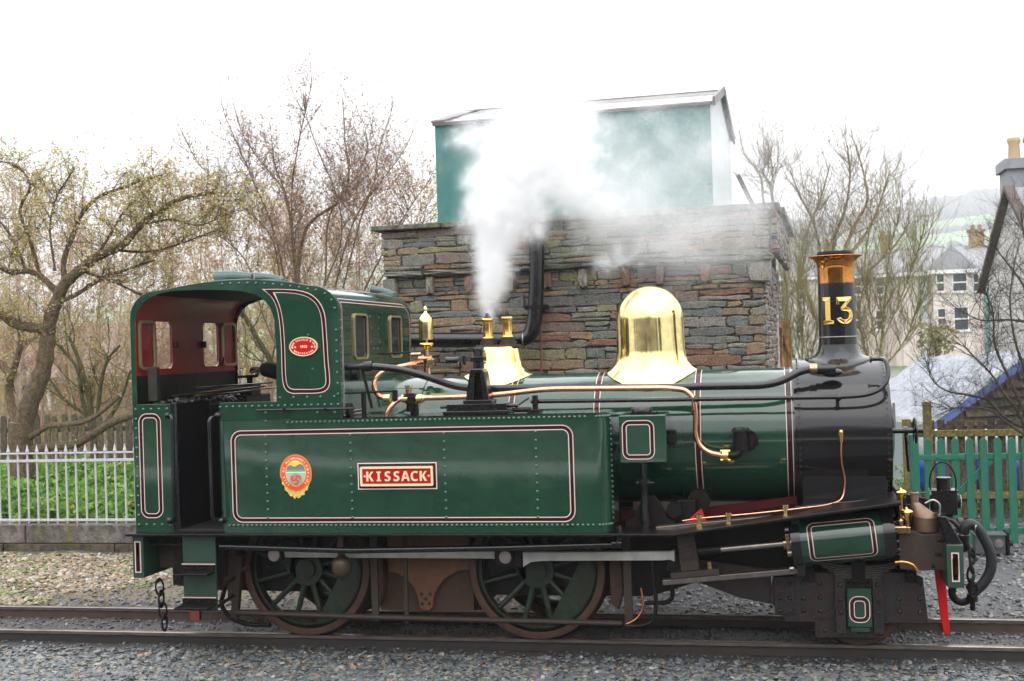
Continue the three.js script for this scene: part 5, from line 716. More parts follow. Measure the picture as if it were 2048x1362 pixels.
  part('cylinder_cover', [slope(cylX(0.3, 0.36, 0.2, 0, 0, 0.2, 48)), slope(cylX(0.36, 0.385, 0.185, 0, 0, 0.185, 48)), slope(cylX(-0.38, -0.31, 0.198, 0, 0, 0.198, 48)), slope(box(-0.36, -0.3, -0.24, 0.2, -0.2, 0.12)), ...Array.from({ length: 14 }, (_, i) => { const a = i / 14 * 6.283; return slope(cylX(0.38, 0.405, 0.014, 0.165 * Math.cos(a), 0.165 * Math.sin(a), 0.014, 6)); }), slope(box(-0.32, 0.36, -0.12, 0.26, -0.5, -0.1))], M.smokebox, cy);
  part('gland', [slope(box(-0.42, -0.385, -0.1, 0.08, -0.05, 0.05)), slope(cylX(-0.44, -0.36, 0.05, 0, 0))], M.brassOld, cy);
  for (const v of [0.12, -0.06, -0.18]) part('nut', [slope(cylX(-0.415, -0.385, 0.018, v, 0.1 * s, 0.018, 6))], M.steel, cy);
  const rr = rrect(-0.255, -0.165, 0.245, 0.165, 0.06, 10), dense = []; rr.forEach((p0, i) => { const p1 = rr[(i + 1) % rr.length], n = Math.max(1, Math.ceil(Math.hypot(p1[0] - p0[0], p1[1] - p0[1]) / 0.02)); for (let k = 0; k < n; k++) dense.push([p0[0] + (p1[0] - p0[0]) * k / n, p0[1] + (p1[1] - p0[1]) * k / n]); });
  const wrap = (u, v) => { const t = v / 0.186, r = 0.186; return V(...ax(u, r * Math.sin(t + 0.06), s * r * Math.cos(t + 0.06))); };
  part('cylinder_lining', lining(dense, wrap, 0.024, 0.007), M.lining, cy);
  // drain cock pipe
  const d0 = at(1790, 1125, 0.95), mz = (p0) => V(p0.x, p0.y, p0.z * s);
  part('drain_pipe', hose([mz(d0), mz(at(1806, 1124, 0.95)), mz(at(1826, 1130, 0.95)), mz(at(1836, 1143, 0.95))], 0.011, 8, 14), M.copperCap, L);
  // leading axlebox frame under the cylinder
  const zf = 0.62, F = (a, b, c) => { const [m, n] = rng2(b * s, c * s); return ext(a, m, n, [], 0.004); };
  const tr = part('pony_truck_frame', [F([[2.86, 0.37], [2.9, 0.59], [3.93, 0.59], [4.02, 0.55], [4.05, 0.2], [2.98, 0.2]].map(([x, y]) => [x, y]), zf, zf + 0.03), F([[2.1, 0.72], [2.88, 0.6], [2.88, 0.33], [2.62, 0.38], [2.05, 0.6]], zf - 0.02, zf + 0.006), F([[2.9, 0.26], [2.9, 0.56], [3.06, 0.56], [3.06, 0.26]], zf + 0.03, zf + 0.05), F([[3.2, 0.08], [3.2, 0.24], [3.72, 0.24], [3.72, 0.08]], zf + 0.005, zf + 0.03)], M.truck, L);
  part('horn_guide', [F([[3.36, 0.12], [3.36, 0.58], [3.44, 0.58], [3.44, 0.12]], zf + 0.031, zf + 0.07), F([[3.64, 0.12], [3.64, 0.58], [3.72, 0.58], [3.72, 0.12]], zf + 0.031, zf + 0.07)], M.truck, tr);
  const abz = zf + 0.075; part('axlebox', [F([[3.45, 0.18], [3.45, 0.48], [3.63, 0.48], [3.63, 0.18]], zf + 0.02, zf + 0.1), F([[3.47, 0.14], [3.47, 0.18], [3.61, 0.18], [3.61, 0.14]], zf + 0.02, zf + 0.09)], M.green, tr);
  part('axlebox_lining', lining(rrect(3.462, 0.215, 3.618, 0.42, 0.062), (x, y) => V(x, y, s * (zf + 0.103)), 0.027, 0.007), M.lining, tr);
  const rv = [], D = V(0, 0, s), RV = (x, y, z) => rv.push(...rivetRow(V(x, y, z * s), V(0, 0, 0), 1, D, 0.02));
  for (const y of [0.29, 0.39, 0.5]) { for (const x of [2.94, 3.02]) RV(x, y, zf + 0.05); for (const x of [3.12, 3.25, 3.84, 3.99]) RV(x, y, zf + 0.03); for (const x of [3.4, 3.68]) RV(x, y, zf + 0.07); } for (const x of [2.55, 2.7, 2.82]) RV(x, 0.57, zf + 0.006); RV(3.28, 0.14, zf + 0.03);
  part('bolt_head', rv, M.truck, tr, { kind: 'stuff' });
  const sp = part('leaf_spring', Array.from({ length: 6 }, (_, i) => { const h = 0.36 - i * 0.045, y = 0.665 - i * 0.017, o = []; for (let k = 0; k <= 8; k++) o.push([3.54 - h + k / 8 * 2 * h, y - 0.03 + 0.055 * ((k / 4 - 1) ** 2) * (h / 0.36) ** 2]); return F([...o.map(([x, q]) => [x, q + 0.013]).reverse(), ...o].reverse(), zf + 0.01, zf + 0.09); }), M.spring, L);
  part('spring_cover', F([[3.2, 0.69], [3.28, 0.72], [3.54, 0.735], [3.8, 0.72], [3.88, 0.69]], zf + 0.0, zf + 0.08), M.rustDark, sp);
  part('spring_buckle', [F([[3.49, 0.52], [3.49, 0.69], [3.59, 0.69], [3.59, 0.52]], zf + 0.0, zf + 0.1), F([[3.46, 0.48], [3.46, 0.52], [3.62, 0.52], [3.62, 0.48]], zf + 0.02, zf + 0.09)], M.blackDull, sp);
  for (const x of [3.17, 3.93]) part('spring_link', [F([[x - 0.05, 0.52], [x - 0.02, 0.7], [x + 0.02, 0.7], [x + 0.05, 0.52]], zf + 0.03, zf + 0.06), cylZ(...rng2((zf + 0.03) * s, (zf + 0.1) * s), 0.035, x, 0.7), cylZ(...rng2((zf + 0.03) * s, (zf + 0.1) * s), 0.03, x, 0.57)], M.blackDull, sp);
}
{ const g = new THREE.Group(); g.name = 'leading_wheel'; g.position.set(3.535, 0.36, 0); L.add(g);
  for (const s of [1, -1]) { const t = lathe([[0.1, -0.06], [0.29, -0.05], [0.3, -0.066], [0.352, -0.066], [0.36, -0.058], [0.363, 0.028], [0.388, 0.04], [0.384, 0.062], [0.1, 0.06]], 0, 0, 0, 48).rotateX(-Math.PI / 2); if (s < 0) t.rotateY(Math.PI); part('tyre', t.translate(0, 0, 0.484 * s), M.tyre, g); }
  part('axle', cylZ(-0.68, 0.68, 0.06, 0, 0), M.blackDull, g); }
{ // brake rigging, drag bar, pipes under the running plate
  const Z = 0.68;
  const br = part('brake_rod', [new Tubes().add([at(470, 1225, Z), at(760, 1235, Z), at(1245, 1247, Z)], 0.024, 6).geo(), box(-0.4, -0.34, 0.16, 0.9, Z - 0.03, Z + 0.01), box(1.72, 1.785, 0.13, 0.9, Z - 0.03, Z + 0.01), box(-0.125, -0.09, 0.14, 0.9, Z - 0.05, Z - 0.02)], M.rustDark, L);
  for (const x of [1.66, -0.37, -1.69]) part('brake_shoe', ext([[x - 0.06, 0.3], [x - 0.07, 0.62], [x - 0.03, 0.74], [x + 0.03, 0.74], [x + 0.04, 0.4], [x + 0.0, 0.26]], 0.45, 0.56, [], 0.01), M.rust, br);
  const P = (l, z, r, b = 0.05) => pipe(l.map(([x, y, q]) => at(x, y, q ?? z)), r, b);
  part('vacuum_pipe', [P([[440, 1093], [700, 1101], [1000, 1096], [1238, 1089], [1240, 1068], [1236, 1052]], 0.98, 0.026, 0.08), ...[1228, 1240].map((x) => { const p = at(x, 1087, 0.98); return cylX(p.x - 0.015, p.x + 0.015, 0.036, p.y, p.z); })], M.black, L);
  part('vacuum_pipe', [P([[285, 1088], [430, 1090], [640, 1100]], 0.9, 0.014)], M.frame, L);
  part('steam_trap', lathe([[0, -0.19], [0.012, -0.18], [0.014, -0.16], [0.05, -0.14], [0.082, -0.1], [0.085, -0.03], [0.06, 0.01], [0.035, 0.02], [0.028, 0.05], [0.028, 0.2]], at(683, 1118, 0.86).x, at(683, 1118, 0.86).y, 0.86, 24), std([0.075, 0.052, 0.036], 0.5, { metalness: 0.4, map: rep(tRust, 4) }), L);
  part('drain_pipe', [P([[1303, 1112], [1305, 1150], [1312, 1195], [1312, 1225], [1303, 1245], [1285, 1252], [1250, 1252]], 0.75, 0.016, 0.06)], M.frame, L);
  part('oil_pipe', [P([[1282, 1175], [1288, 1215], [1275, 1238], [1250, 1250]], 0.72, 0.009, 0.1)], M.copperCap, L);
  part('sand_pipe', [P([[1345, 1150], [1345, 1195], [1335, 1205], [1290, 1206]], 0.55, 0.018, 0.04)], M.frame, L);
  part('hose_joint', [P([[1352, 1156], [1385, 1157]], 0.78, 0.03), P([[1380, 1158], [1470, 1150], [1590, 1140]], 0.74, 0.024)], M.rubber, L);
  // rear: foot steps, buffer beam, guard iron, chains
  const st = part('step_plate', box(at(365, 1100, 1.0).x, at(431, 1100, 1.0).x, at(400, 1222, 1.0).y, FP - 0.025, 0.985, 1.0), M.greenDull, L), sx = [at(362, 1100, 1.0).x, at(430, 1100, 1.0).x];
  for (const py of [1144, 1211]) { const y = at(400, py, 1.02).y; part('step_tread', [box(sx[0], sx[1], y - 0.01, y + 0.008, 0.998, 1.16), box(sx[0] + 0.005, sx[1] - 0.005, y, y + 0.055, 1.001, 1.012), ...[0.15, 0.5, 0.85].map((t) => rivetRow(V(sx[0] + (sx[1] - sx[0]) * t, y + 0.03, 1.012), V(0, 0, 0), 1, V(0, 0, 1), 0.011)[0])], M.blackDull, st);
    part('tread_line', box(sx[0] + 0.003, sx[1] - 0.003, y + 0.058, y + 0.066, 1.0005, 1.004, 0), std(LINE, 0.5), st); }
  part('step_bracket', [bar(at(433, 1180, 0.95), at(470, 1155, 0.8), 0.02), bar(at(433, 1215, 0.95), at(468, 1190, 0.8), 0.02)], M.frame, st);
  const bx = at(265, 1110, ZS).x, by0 = at(265, 1156, ZS).y, rb = part('rear_buffer_beam', box(bx, bx + 0.1, by0, FP - 0.024, -ZS, ZS), M.greenDull, L);
  part('beam_lining', loopStrip([[bx + 0.022, by0 + 0.045], [bx + 0.078, by0 + 0.045], [bx + 0.078, FP - 0.07], [bx + 0.022, FP - 0.07]], [[0.009, LINE], [0.03, BAND]], (x, y) => V(x, y, ZS + 0.003)), M.lining, rb);
  part('drag_box', box(bx + 0.1, bx + 0.32, by0 + 0.04, FP - 0.03, 0.3, 0.75), M.rustDark, rb);
  part('toggle_hanger', [box(bx + 0.28, bx + 0.36, by0 - 0.05, by0 + 0.32, 0.78, 0.84), cylZ(0.74, 0.86, 0.04, bx + 0.32, by0)], M.frame, rb);
  const link = (x, y, z, turn) => new THREE.TorusGeometry(0.045, 0.01, 8, 20).scale(0.75, 1.5, 1).rotateY(turn).translate(x, y, z);
  const c0 = at(319, 1172, 0.81); for (let k = 0; k < 4; k++) part('chain_link', link(c0.x + 0.012 * k, c0.y - k * 0.1 - 0.01, c0.z, k % 2 ? 1.4 : 0.2), M.blackDull, rb);
  part('rail_guard', [box(at(380, 1225, 0.5).x, at(398, 1225, 0.5).x, 0.1, 0.9, 0.45, 0.49)], M.frame, L); part('guard_tip', [box(at(381, 1225, 0.5).x - 0.003, at(398, 1225, 0.5).x + 0.003, 0.1, 0.19, 0.49, 0.505)], std([0.22, 0.035, 0.02], 0.6), L.children[L.children.length - 1]);
  part('sand_pipe', [P([[455, 1105], [452, 1170], [440, 1210], [462, 1238], [500, 1250], [540, 1250]], 0.55, 0.02, 0.06)], M.frame, L);
  part('spring_gear', [bar(at(480, 1110, 0.6), at(470, 1235, 0.6), 0.06), bar(at(448, 1160, 0.6), at(500, 1130, 0.6), 0.03), bar(at(440, 1205, 0.6), at(480, 1190, 0.6), 0.025)], M.rustDark, L);
}
{ // pipes and rods along the boiler
  const Q = (l, r, b = 0.12, s = 12) => pipe(l.map(([x, y, z]) => at(x, y, z)), r, b, s);
  const ej = part('ejector_pipe', [Q([[690, 734, 0.9], [735, 732, 0.9], [800, 738, 0.82], [865, 757, 0.72], [905, 772, 0.66], [945, 777, 0.64], [1300, 775, 0.62], [1525, 771, 0.6], [1560, 764, 0.58], [1600, 743, 0.52], [1622, 738, 0.5], [1655, 737, 0.46], [1672, 748, 0.47]], 0.03, 0.2)], M.black, L);
  const e0 = at(737, 732, 0.9), e1 = at(1627, 738, 0.5), e2 = at(1664, 745, 0.46);
  part('pipe_joint', [cylX(e0.x - 0.035, e0.x + 0.035, 0.042, e0.y, e0.z)], M.black, ej); part('union_nut', [cylX(e1.x - 0.028, e1.x + 0.028, 0.045, e1.y, e1.z, 0.045, 8)], M.brassOld, ej); part('elbow_flange', [ball(0.055, e2.x, e2.y, e2.z, 1.5, 0.7, 1), cylX(e1.x + 0.02, e1.x + 0.17, 0.042, e1.y - 0.004, 0.48)], M.black, ej);
  const h = [[1062, 803, 0.66], [1300, 800, 0.66], [1500, 797, 0.66], [1690, 794, 0.67], [1735, 790, 0.67], [1762, 779, 0.66], [1776, 760, 0.64], [1777, 738, 0.6], [1771, 720, 0.56], [1760, 718, 0.5]];
  const rail = part('boiler_handrail', [Q(h, 0.017, 0.12)], M.black, L);
  for (const [x, y] of [[1390, 799], [1677, 795]]) { const p = at(x, y, 0.66); part('handrail_knob', [ball(0.028, p.x, p.y, p.z), cylZ(0.5, 0.66, 0.014, p.x, p.y)], M.black, rail); }
  { const p = at(1755, 718, 0.5); part('handrail_knob', [cylX(p.x - 0.05, p.x + 0.02, 0.016, p.y, p.z), cylX(p.x - 0.06, p.x - 0.045, 0.028, p.y, p.z)], M.black, rail); }
  const cp = part('feed_pipe', [Q([[845, 796, 0.72], [950, 793, 0.7], [1010, 788, 0.68], [1090, 778, 0.66], [1335, 776, 0.64], [1372, 780, 0.65], [1388, 797, 0.66], [1392, 830, 0.66], [1391, 870, 0.66], [1399, 892, 0.66], [1418, 906, 0.66], [1445, 911, 0.66]], 0.023, 0.16)], M.copper, L);
  const f0 = at(1449, 911, 0.66), f1 = at(838, 797, 0.72), ck = at(1482, 882, 0.62);
  part('pipe_flange', [cylX(f0.x - 0.012, f0.x + 0.03, 0.05, f0.y, f0.z), ...[-1, 1].map((k) => cylX(f0.x - 0.03, f0.x + 0.045, 0.013, f0.y + 0.035 * k, f0.z + 0.02, 0.013, 6))], M.brassWarm, cp);
  part('pipe_flange', [cylX(f1.x - 0.02, f1.x + 0.03, 0.037, f1.y, f1.z, 0.037, 8), cylX(f1.x + 0.035, f1.x + 0.05, 0.03, f1.y, f1.z)], M.brass, cp);
  const cv = part('clack_valve', [Q([[1452, 911, 0.66], [1475, 910, 0.66], [1482, 898, 0.655], [1483, 880, 0.65]], 0.032, 0.1), cylY(ck.y - 0.075, ck.y + 0.075, 0.062, ck.x, 0.63), lathe([[0.07, 0], [0.07, 0.02], [0.03, 0.035], [0, 0.035]], ck.x, ck.y + 0.075, 0.63), cylZ(0.5, 0.63, 0.05, ck.x + 0.06, ck.y), cylZ(0.5, 0.57, 0.085, ck.x + 0.05, ck.y)], M.blackDull, L);
  for (let k = 0; k < 5; k++) { const a = k / 5 * 6.283; rivetRow(V(0, 0, 0), V(0, 0, 0), 1); part('nut', cylY(ck.y + 0.08, ck.y + 0.105, 0.013, ck.x + 0.055 * Math.cos(a), 0.63 + 0.055 * Math.sin(a), 0.013, 6), M.blackDull, cv); }
  // injector branch: valve cross on the tank with copper bends
  const v0 = at(820, 795, 0.72), inj = part('injector_valve', [cylX(v0.x - 0.05, v0.x + 0.06, 0.032, v0.y, v0.z), box(v0.x - 0.035, v0.x + 0.04, v0.y - 0.05, v0.y + 0.035, v0.z - 0.03, v0.z + 0.03), cylY(v0.y - 0.12, v0.y, 0.028, v0.x - 0.02, v0.z - 0.05), cylY(TT, v0.y - 0.05, 0.035, v0.x + 0.0, v0.z - 0.12)], M.blackDull, L);
  part('valve_cap', [cylY(v0.y + 0.035, v0.y + 0.09, 0.026, v0.x - 0.01, v0.z), cylY(v0.y + 0.09, v0.y + 0.1, 0.036, v0.x - 0.01, v0.z, 0.03, 6)], M.brassOld, inj);
  const n1 = at(775, 796, 0.74), n2 = at(812, 797, 0.72); part('union_nut', [cylX(n1.x - 0.03, n1.x + 0.025, 0.035, n1.y, n1.z, 0.035, 8), cylX(n2.x - 0.03, n2.x + 0.02, 0.036, n2.y, n2.z, 0.036, 8)], M.brass, inj);
  part('steam_pipe', [hose([[843, 724, 0.3], [825, 728, 0.45], [790, 736, 0.6], [765, 744, 0.7], [750, 760, 0.75], [749, 778, 0.76], [757, 791, 0.75], [772, 797, 0.74]].map((q) => at(...q)), 0.021, 12, 40)], M.copper, L);
  part('delivery_pipe', [hose([[814, 796, 0.72], [798, 799, 0.74], [785, 809, 0.78], [776, 822, 0.8], [771, 838, 0.8]].map((q) => at(...q)), 0.022, 12, 24)], M.copper, L);
  part('valve_spindle', [new Tubes().add([at(684, 787, 0.85), at(790, 782, 0.78)], 0.009, 6).geo(), new Tubes().add([at(756, 708, 0.2), at(845, 704, 0.22)], 0.008, 6).geo(), ...[[790, 782, 0.78]].map((q) => { const p = at(...q); return box(p.x - 0.02, p.x + 0.02, p.y - 0.08, p.y + 0.01, p.z - 0.02, p.z + 0.02); })], M.blackDull, L);
  const fl = at(710, 816, 0.95); part('pipe_flange', [cylX(XF + 0.01, XF + 0.04, 0.06, fl.y - 0.02, 0.9), cylX(XF + 0.01, XF + 0.06, 0.045, at(725, 750, 0.8).y, 0.75), cylY(TT, TT + 0.2, 0.02, XF + 0.14, 0.88), bar(V(XF + 0.12, 2.3, 0.85), V(XF + 0.2, 1.95, 0.85), 0.02)], M.blackDull, L);
  // rod bracket on the tank front end
  const k0 = at(1070, 803, 0.7); part('rail_stanchion', [box(k0.x - 0.02, k0.x + 0.02, TT, k0.y + 0.05, 0.66, 0.72), bar(V(k0.x - 0.2, TT + 0.02, 0.75), V(k0.x - 0.05, k0.y + 0.03, 0.7), 0.012), cylX(k0.x - 0.16, k0.x - 0.02, 0.02, TT + 0.03, 0.78), box(k0.x - 0.05, k0.x + 0.05, TT, TT + 0.03, 0.64, 0.8)], M.blackDull, L);
}
{ // sand box beside the boiler, on its standpipe
  const a = at(1237, 832, 0.93), b = at(1334, 926, 0.93), z1 = 0.93;
  const s = part('sand_box', box(a.x, b.x, b.y, a.y + 0.005, 0.52, z1, 0.012), M.green, L), mx = (a.x + b.x) / 2;
  part('sand_box_lining', lining(rrect(a.x + 0.022, b.y + 0.03, b.x - 0.09, a.y - 0.035, 0.06), (x, y) => V(x, y, z1 + 0.003), 0.025, 0.007), M.lining, s);
  part('sand_box_lid', [box(mx - 0.1, mx + 0.1, a.y + 0.006, a.y + 0.02, 0.6, 0.85), lathe([[0.085, 0], [0.085, 0.03], [0.07, 0.035], [0, 0.035]], mx - 0.02, a.y + 0.02, 0.75)], M.black, s);
  part('hinge_bracket', [box(b.x, b.x + 0.05, b.y + 0.12, b.y + 0.24, 0.6, 0.72), cylZ(0.72, 0.76, 0.03, b.x + 0.02, b.y + 0.18)], M.blackDull, s);
  const c = at(1288, 960, 0.78); part('standpipe', [cylY(FP, b.y, 0.028, c.x, 0.78), cylY(FP, FP + 0.26, 0.042, c.x, 0.78, 0.03), cylY(c.y - 0.03, c.y + 0.01, 0.05, c.x, 0.78), cylX(c.x - 0.06, c.x + 0.08, 0.015, c.y - 0.02, 0.8)], M.black, s);
  // weigh shaft bracket and inside frame stay seen below the boiler
  const g = at(1300, 1058, 0.7), bk = [[-0.2, 0], [-0.19, 0.06], [-0.12, 0.09], [-0.07, 0.2], [-0.02, 0.25], [0.04, 0.25], [0.09, 0.19], [0.14, 0.08], [0.2, 0.05], [0.21, 0]].map(([x, y]) => [g.x + x, FP + y]);
  part('shaft_bracket', [ext(bk, 0.66, 0.7, [], 0.004), cylZ(0.1, 0.75, 0.06, g.x + 0.2, FP + 0.14), box(g.x + 0.16, g.x + 0.36, FP + 0.02, FP + 0.2, 0.4, 0.62), cylZ(0.3, 0.5, 0.09, g.x + 0.38, FP + 0.18)], M.frame, L);
  part('frame_stay', [ext([[1.68, FP], [1.68, 1.04], [2.1, 1.03], [3.1, 1.15], [3.1, 1.09], [2.2, FP]], 0.36, 0.385)], M.maroon, L);
  part('angle_bracket', ext([[2.18, FP + 0.005], [2.36, FP + 0.15], [2.36, FP + 0.03], [2.4, FP + 0.04]], 0.72, 0.735), M.red, L);
  for (const [x, y] of [[1398, 1042], [1457, 1038], [1571, 1022]]) { const p = at(x, y, 0.92); part('oil_cup', [cylY(p.y - 0.04, p.y + 0.02, 0.016, p.x, 0.92), cylY(p.y + 0.02, p.y + 0.05, 0.026, p.x, 0.92), cylY(p.y - 0.05, p.y - 0.03, 0.028, p.x, 0.92)], M.brass, L); }
}
{ // front end: buffer beam, side plates, coupling, hoses, guard iron
  const bx0 = at(1893, 1100, ZS).x, bx1 = at(1927, 1100, ZS).x, y1 = at(1905, 1090, ZS).y, y0 = at(1915, 1176, ZS).y;
  const bb = part('front_buffer_beam', box(bx0, bx1, y0, y1, -ZS, ZS), M.greenDull, L);
  part('beam_lining', loopStrip([[bx0 + 0.032, y0 + 0.045], [bx1 - 0.032, y0 + 0.045], [bx1 - 0.032, y1 - 0.055], [bx0 + 0.032, y1 - 0.055]], [[0.009, LINE], [0.04, BAND]], (x, y) => V(x, y, ZS + 0.003)), M.lining, bb);
  part('front_plate', ext([at(1797, 1060, 0.85), at(1828, 1062, 0.85), at(1846, 1070, 0.85), at(1890, 1068, 0.85), at(1896, 1090, 0.85), at(1890, 1140, 0.85), at(1840, 1142, 0.85), at(1800, 1138, 0.85)].map((p) => [p.x, p.y]), 0.82, 0.85, [], 0.004), M.rustDark, L);
  part('front_platform', [box(3.84, bx1 - 0.005, y1 + 0.004, y1 + 0.022, -1.0, 0.8), box(3.86, 3.9, 0.7, 1.2, -0.8, 0.8)], M.blackDull, L);
  const pl = (pts, z0, z1) => ext(pts.map(([x, y]) => { const p = at(x, y, z1); return [p.x, p.y]; }), z0, z1, [], 0.004);
  part('beam_gusset', [pl([[1877, 1032], [1893, 1034], [1926, 1090], [1895, 1092]], 0.72, 0.98), bar(at(1883, 1028, 0.95), at(1884, 1070, 0.95), 0.02)], M.black, bb);
  const rv = []; for (const [x, y] of [[1878, 1080], [1886, 1081], [1873, 1108], [1880, 1109], [1866, 1132]]) { const p = at(x, y, 0.85); rv.push(...rivetRow(p, p, 1, V(0, 0, 1), 0.016)); } part('bolt_head', rv, M.frame, bb, { kind: 'stuff' });
  const gi = (dx, z, m) => part('guard_iron', ext([[1869, 1140], [1890, 1140], [1900, 1262], [1898, 1270], [1889, 1270], [1883, 1245]].map(([x, y]) => { const p = at(x, y, z); return [p.x + dx, p.y]; }), z - 0.03, z, [], 0.006), m, L);
  gi(0, 0.62, M.redBright); gi(0, -0.45, M.rustDark);
  const hs = (l, r, n = 40) => hose(l.map(([x, y, z]) => at(x, y, z)), r, 14, n);
  const vh = part('vacuum_hose', hs([[1928, 1098, 0.35], [1928, 1075, 0.4], [1930, 1056, 0.42], [1941, 1048, 0.42], [1955, 1056, 0.42], [1970, 1080, 0.42], [1982, 1110, 0.42], [1981, 1140, 0.42], [1968, 1165, 0.42], [1955, 1178, 0.42], [1945, 1186, 0.42]], 0.04, 60), M.rubber, L);
  for (const [x, y] of [[1928, 1070], [1953, 1056]]) { const p = at(x, y, 0.42); part('hose_clip', new THREE.TorusGeometry(0.043, 0.006, 8, 24).rotateX(x < 1940 ? Math.PI / 2 : 0.2).rotateY(x < 1940 ? 0 : 1.2).translate(p.x, p.y, x < 1940 ? 0.4 : 0.42), M.steel, vh); }
  const p0 = at(1945, 1195, 0.42); part('hose_coupling', [cylY(p0.y - 0.1, p0.y + 0.04, 0.02, p0.x, 0.42), cylY(p0.y - 0.03, p0.y + 0.03, 0.04, p0.x, 0.42)], M.blackDull, vh);
  part('coupling_hook', [new THREE.TorusGeometry(0.075, 0.03, 10, 24, 4.6).rotateZ(2.6).translate(at(1924, 1185, 0.3).x, at(1924, 1185, 0.3).y, 0.3), cylX(bx1 - 0.02, bx1 + 0.15, 0.06, 0.78, 0), cylX(bx1 + 0.1, bx1 + 0.14, 0.14, 0.78, 0)], M.blackDull, L);
  const link = (x, y, z, t, q) => { const p = at(x, y, z); return new THREE.TorusGeometry(0.035, 0.012, 8, 18).scale(0.7, 1.5, 1).rotateY(t).rotateZ(q).translate(p.x, p.y, p.z); };
  [[1944, 1112, 0.5, 0.1], [1942, 1130, 1.4, 0.1], [1941, 1148, 0.3, -0.1], [1944, 1165, 1.3, -0.3], [1948, 1182, 0.2, -0.2]].forEach(([x, y, t, q]) => part('chain_link', link(x, y, 0.5, t, q), M.blackDull, bb));
  part('steam_hose', hs([[1888, 1036, 0.4], [1905, 1042, 0.4], [1920, 1058, 0.4], [1934, 1085, 0.4], [1946, 1112, 0.4], [1955, 1120, 0.4]], 0.017, 30), M.rubber, L);
  // brass lubricators at the front of the smokebox
  const cup = (px, py, s) => { const p = at(px, py, 0.85); return lathe([[0, -0.06], [0.012, -0.055], [0.014, -0.03], [0.034, -0.02], [0.044, 0.02], [0.047, 0.028], [0.03, 0.04], [0.01, 0.046], [0.008, 0.056], [0, 0.058]].map(([r, h]) => [r * s, h * s]), p.x, p.y, p.z, 24); };
  const lu = part('lubricator', [cup(1802, 990, 0.95), cup(1813, 1030, 1.05)], M.brassWarm, L);
  const q0 = at(1806, 1058, 0.85), q1 = at(1802, 1020, 0.85); part('lubricator_body', [box(q0.x - 0.055, q0.x + 0.055, q0.y - 0.03, q0.y + 0.02, 0.81, 0.89), cylY(q0.y, q1.y + 0.1, 0.015, q1.x, 0.85), cylX(q0.x - 0.09, q0.x + 0.02, 0.02, q0.y + 0.01, 0.87), ball(0.028, q0.x - 0.02, q0.y + 0.06, 0.87), cylY(q0.y, q0.y + 0.08, 0.018, q0.x + 0.035, 0.85)], M.brassOld, lu);
}
// ---------- things standing on the locomotive ----------
{ // screw jack on the near tank
  const b0 = at(893, 829, 0.8), b1 = at(1022, 826, 0.8), y = TT + 0.006, x0 = b0.x, x1 = b1.x;
  const j = thing('screw_jack', 'black ratchet screw jack standing upright on top of the near side tank', 'jack');
  part('base', [box(x0, x1, y, y + 0.03, 0.66, 0.92), box(x0 + 0.02, x1 - 0.02, y + 0.03, y + 0.085, 0.7, 0.88), cylX(x0 - 0.05, x1 + 0.06, 0.014, y + 0.06, 0.79), ...[0.2, 0.8].map((t) => cylY(y + 0.02, y + 0.05, 0.02, x0 + (x1 - x0) * t, 0.9, 0.02, 6))], M.black, j);
  const c = at(959, 780, 0.79), bot = y + 0.085, top = at(959, 737, 0.79).y, cx = c.x;
  part('body', [ext([[-0.105, 0], [0.105, 0], [0.062, top - bot - 0.03], [0.045, top - bot], [-0.045, top - bot], [-0.062, top - bot - 0.03]].map(([x, h]) => [cx + x, bot + h]), 0.71, 0.87, [[[-0.035, 0.02], [0.035, 0.02], [0.02, top - bot - 0.04], [-0.02, top - bot - 0.04]].map(([x, h]) => [cx + x, bot + h])], 0.008), box(cx - 0.12, cx + 0.12, bot, bot + 0.03, 0.7, 0.88)], M.black, j);
  const h2 = []; for (let k = 0; k < 12; k++) h2.push(new THREE.TorusGeometry(0.03, 0.007, 6, 16).rotateX(Math.PI / 2 + 0.08).translate(cx, bot + 0.03 + k * 0.021, 0.79));
  part('screw', [cylY(bot, top, 0.028, cx, 0.79), ...h2], M.blackDull, j);
  const hy = at(959, 716, 0.79).y; part('head', [cylY(top, hy, 0.045, cx, 0.79), lathe([[0.04, 0], [0.044, 0.06], [0.05, 0.09], [0.03, 0.09]], cx, hy, 0.79), box(cx - 0.055, cx + 0.055, hy - 0.03, hy + 0.012, 0.735, 0.845)], M.black, j);
  const hd = part('handle', [bar(V(cx + 0.02, hy, 0.81), V(cx - 0.17, hy - 0.012, 0.83), 0.035, 0.03), cylX(cx - 0.26, cx - 0.16, 0.026, hy - 0.012, 0.83), cylY(hy - 0.05, hy + 0.02, 0.016, cx - 0.11, 0.83)], M.black, j);
}
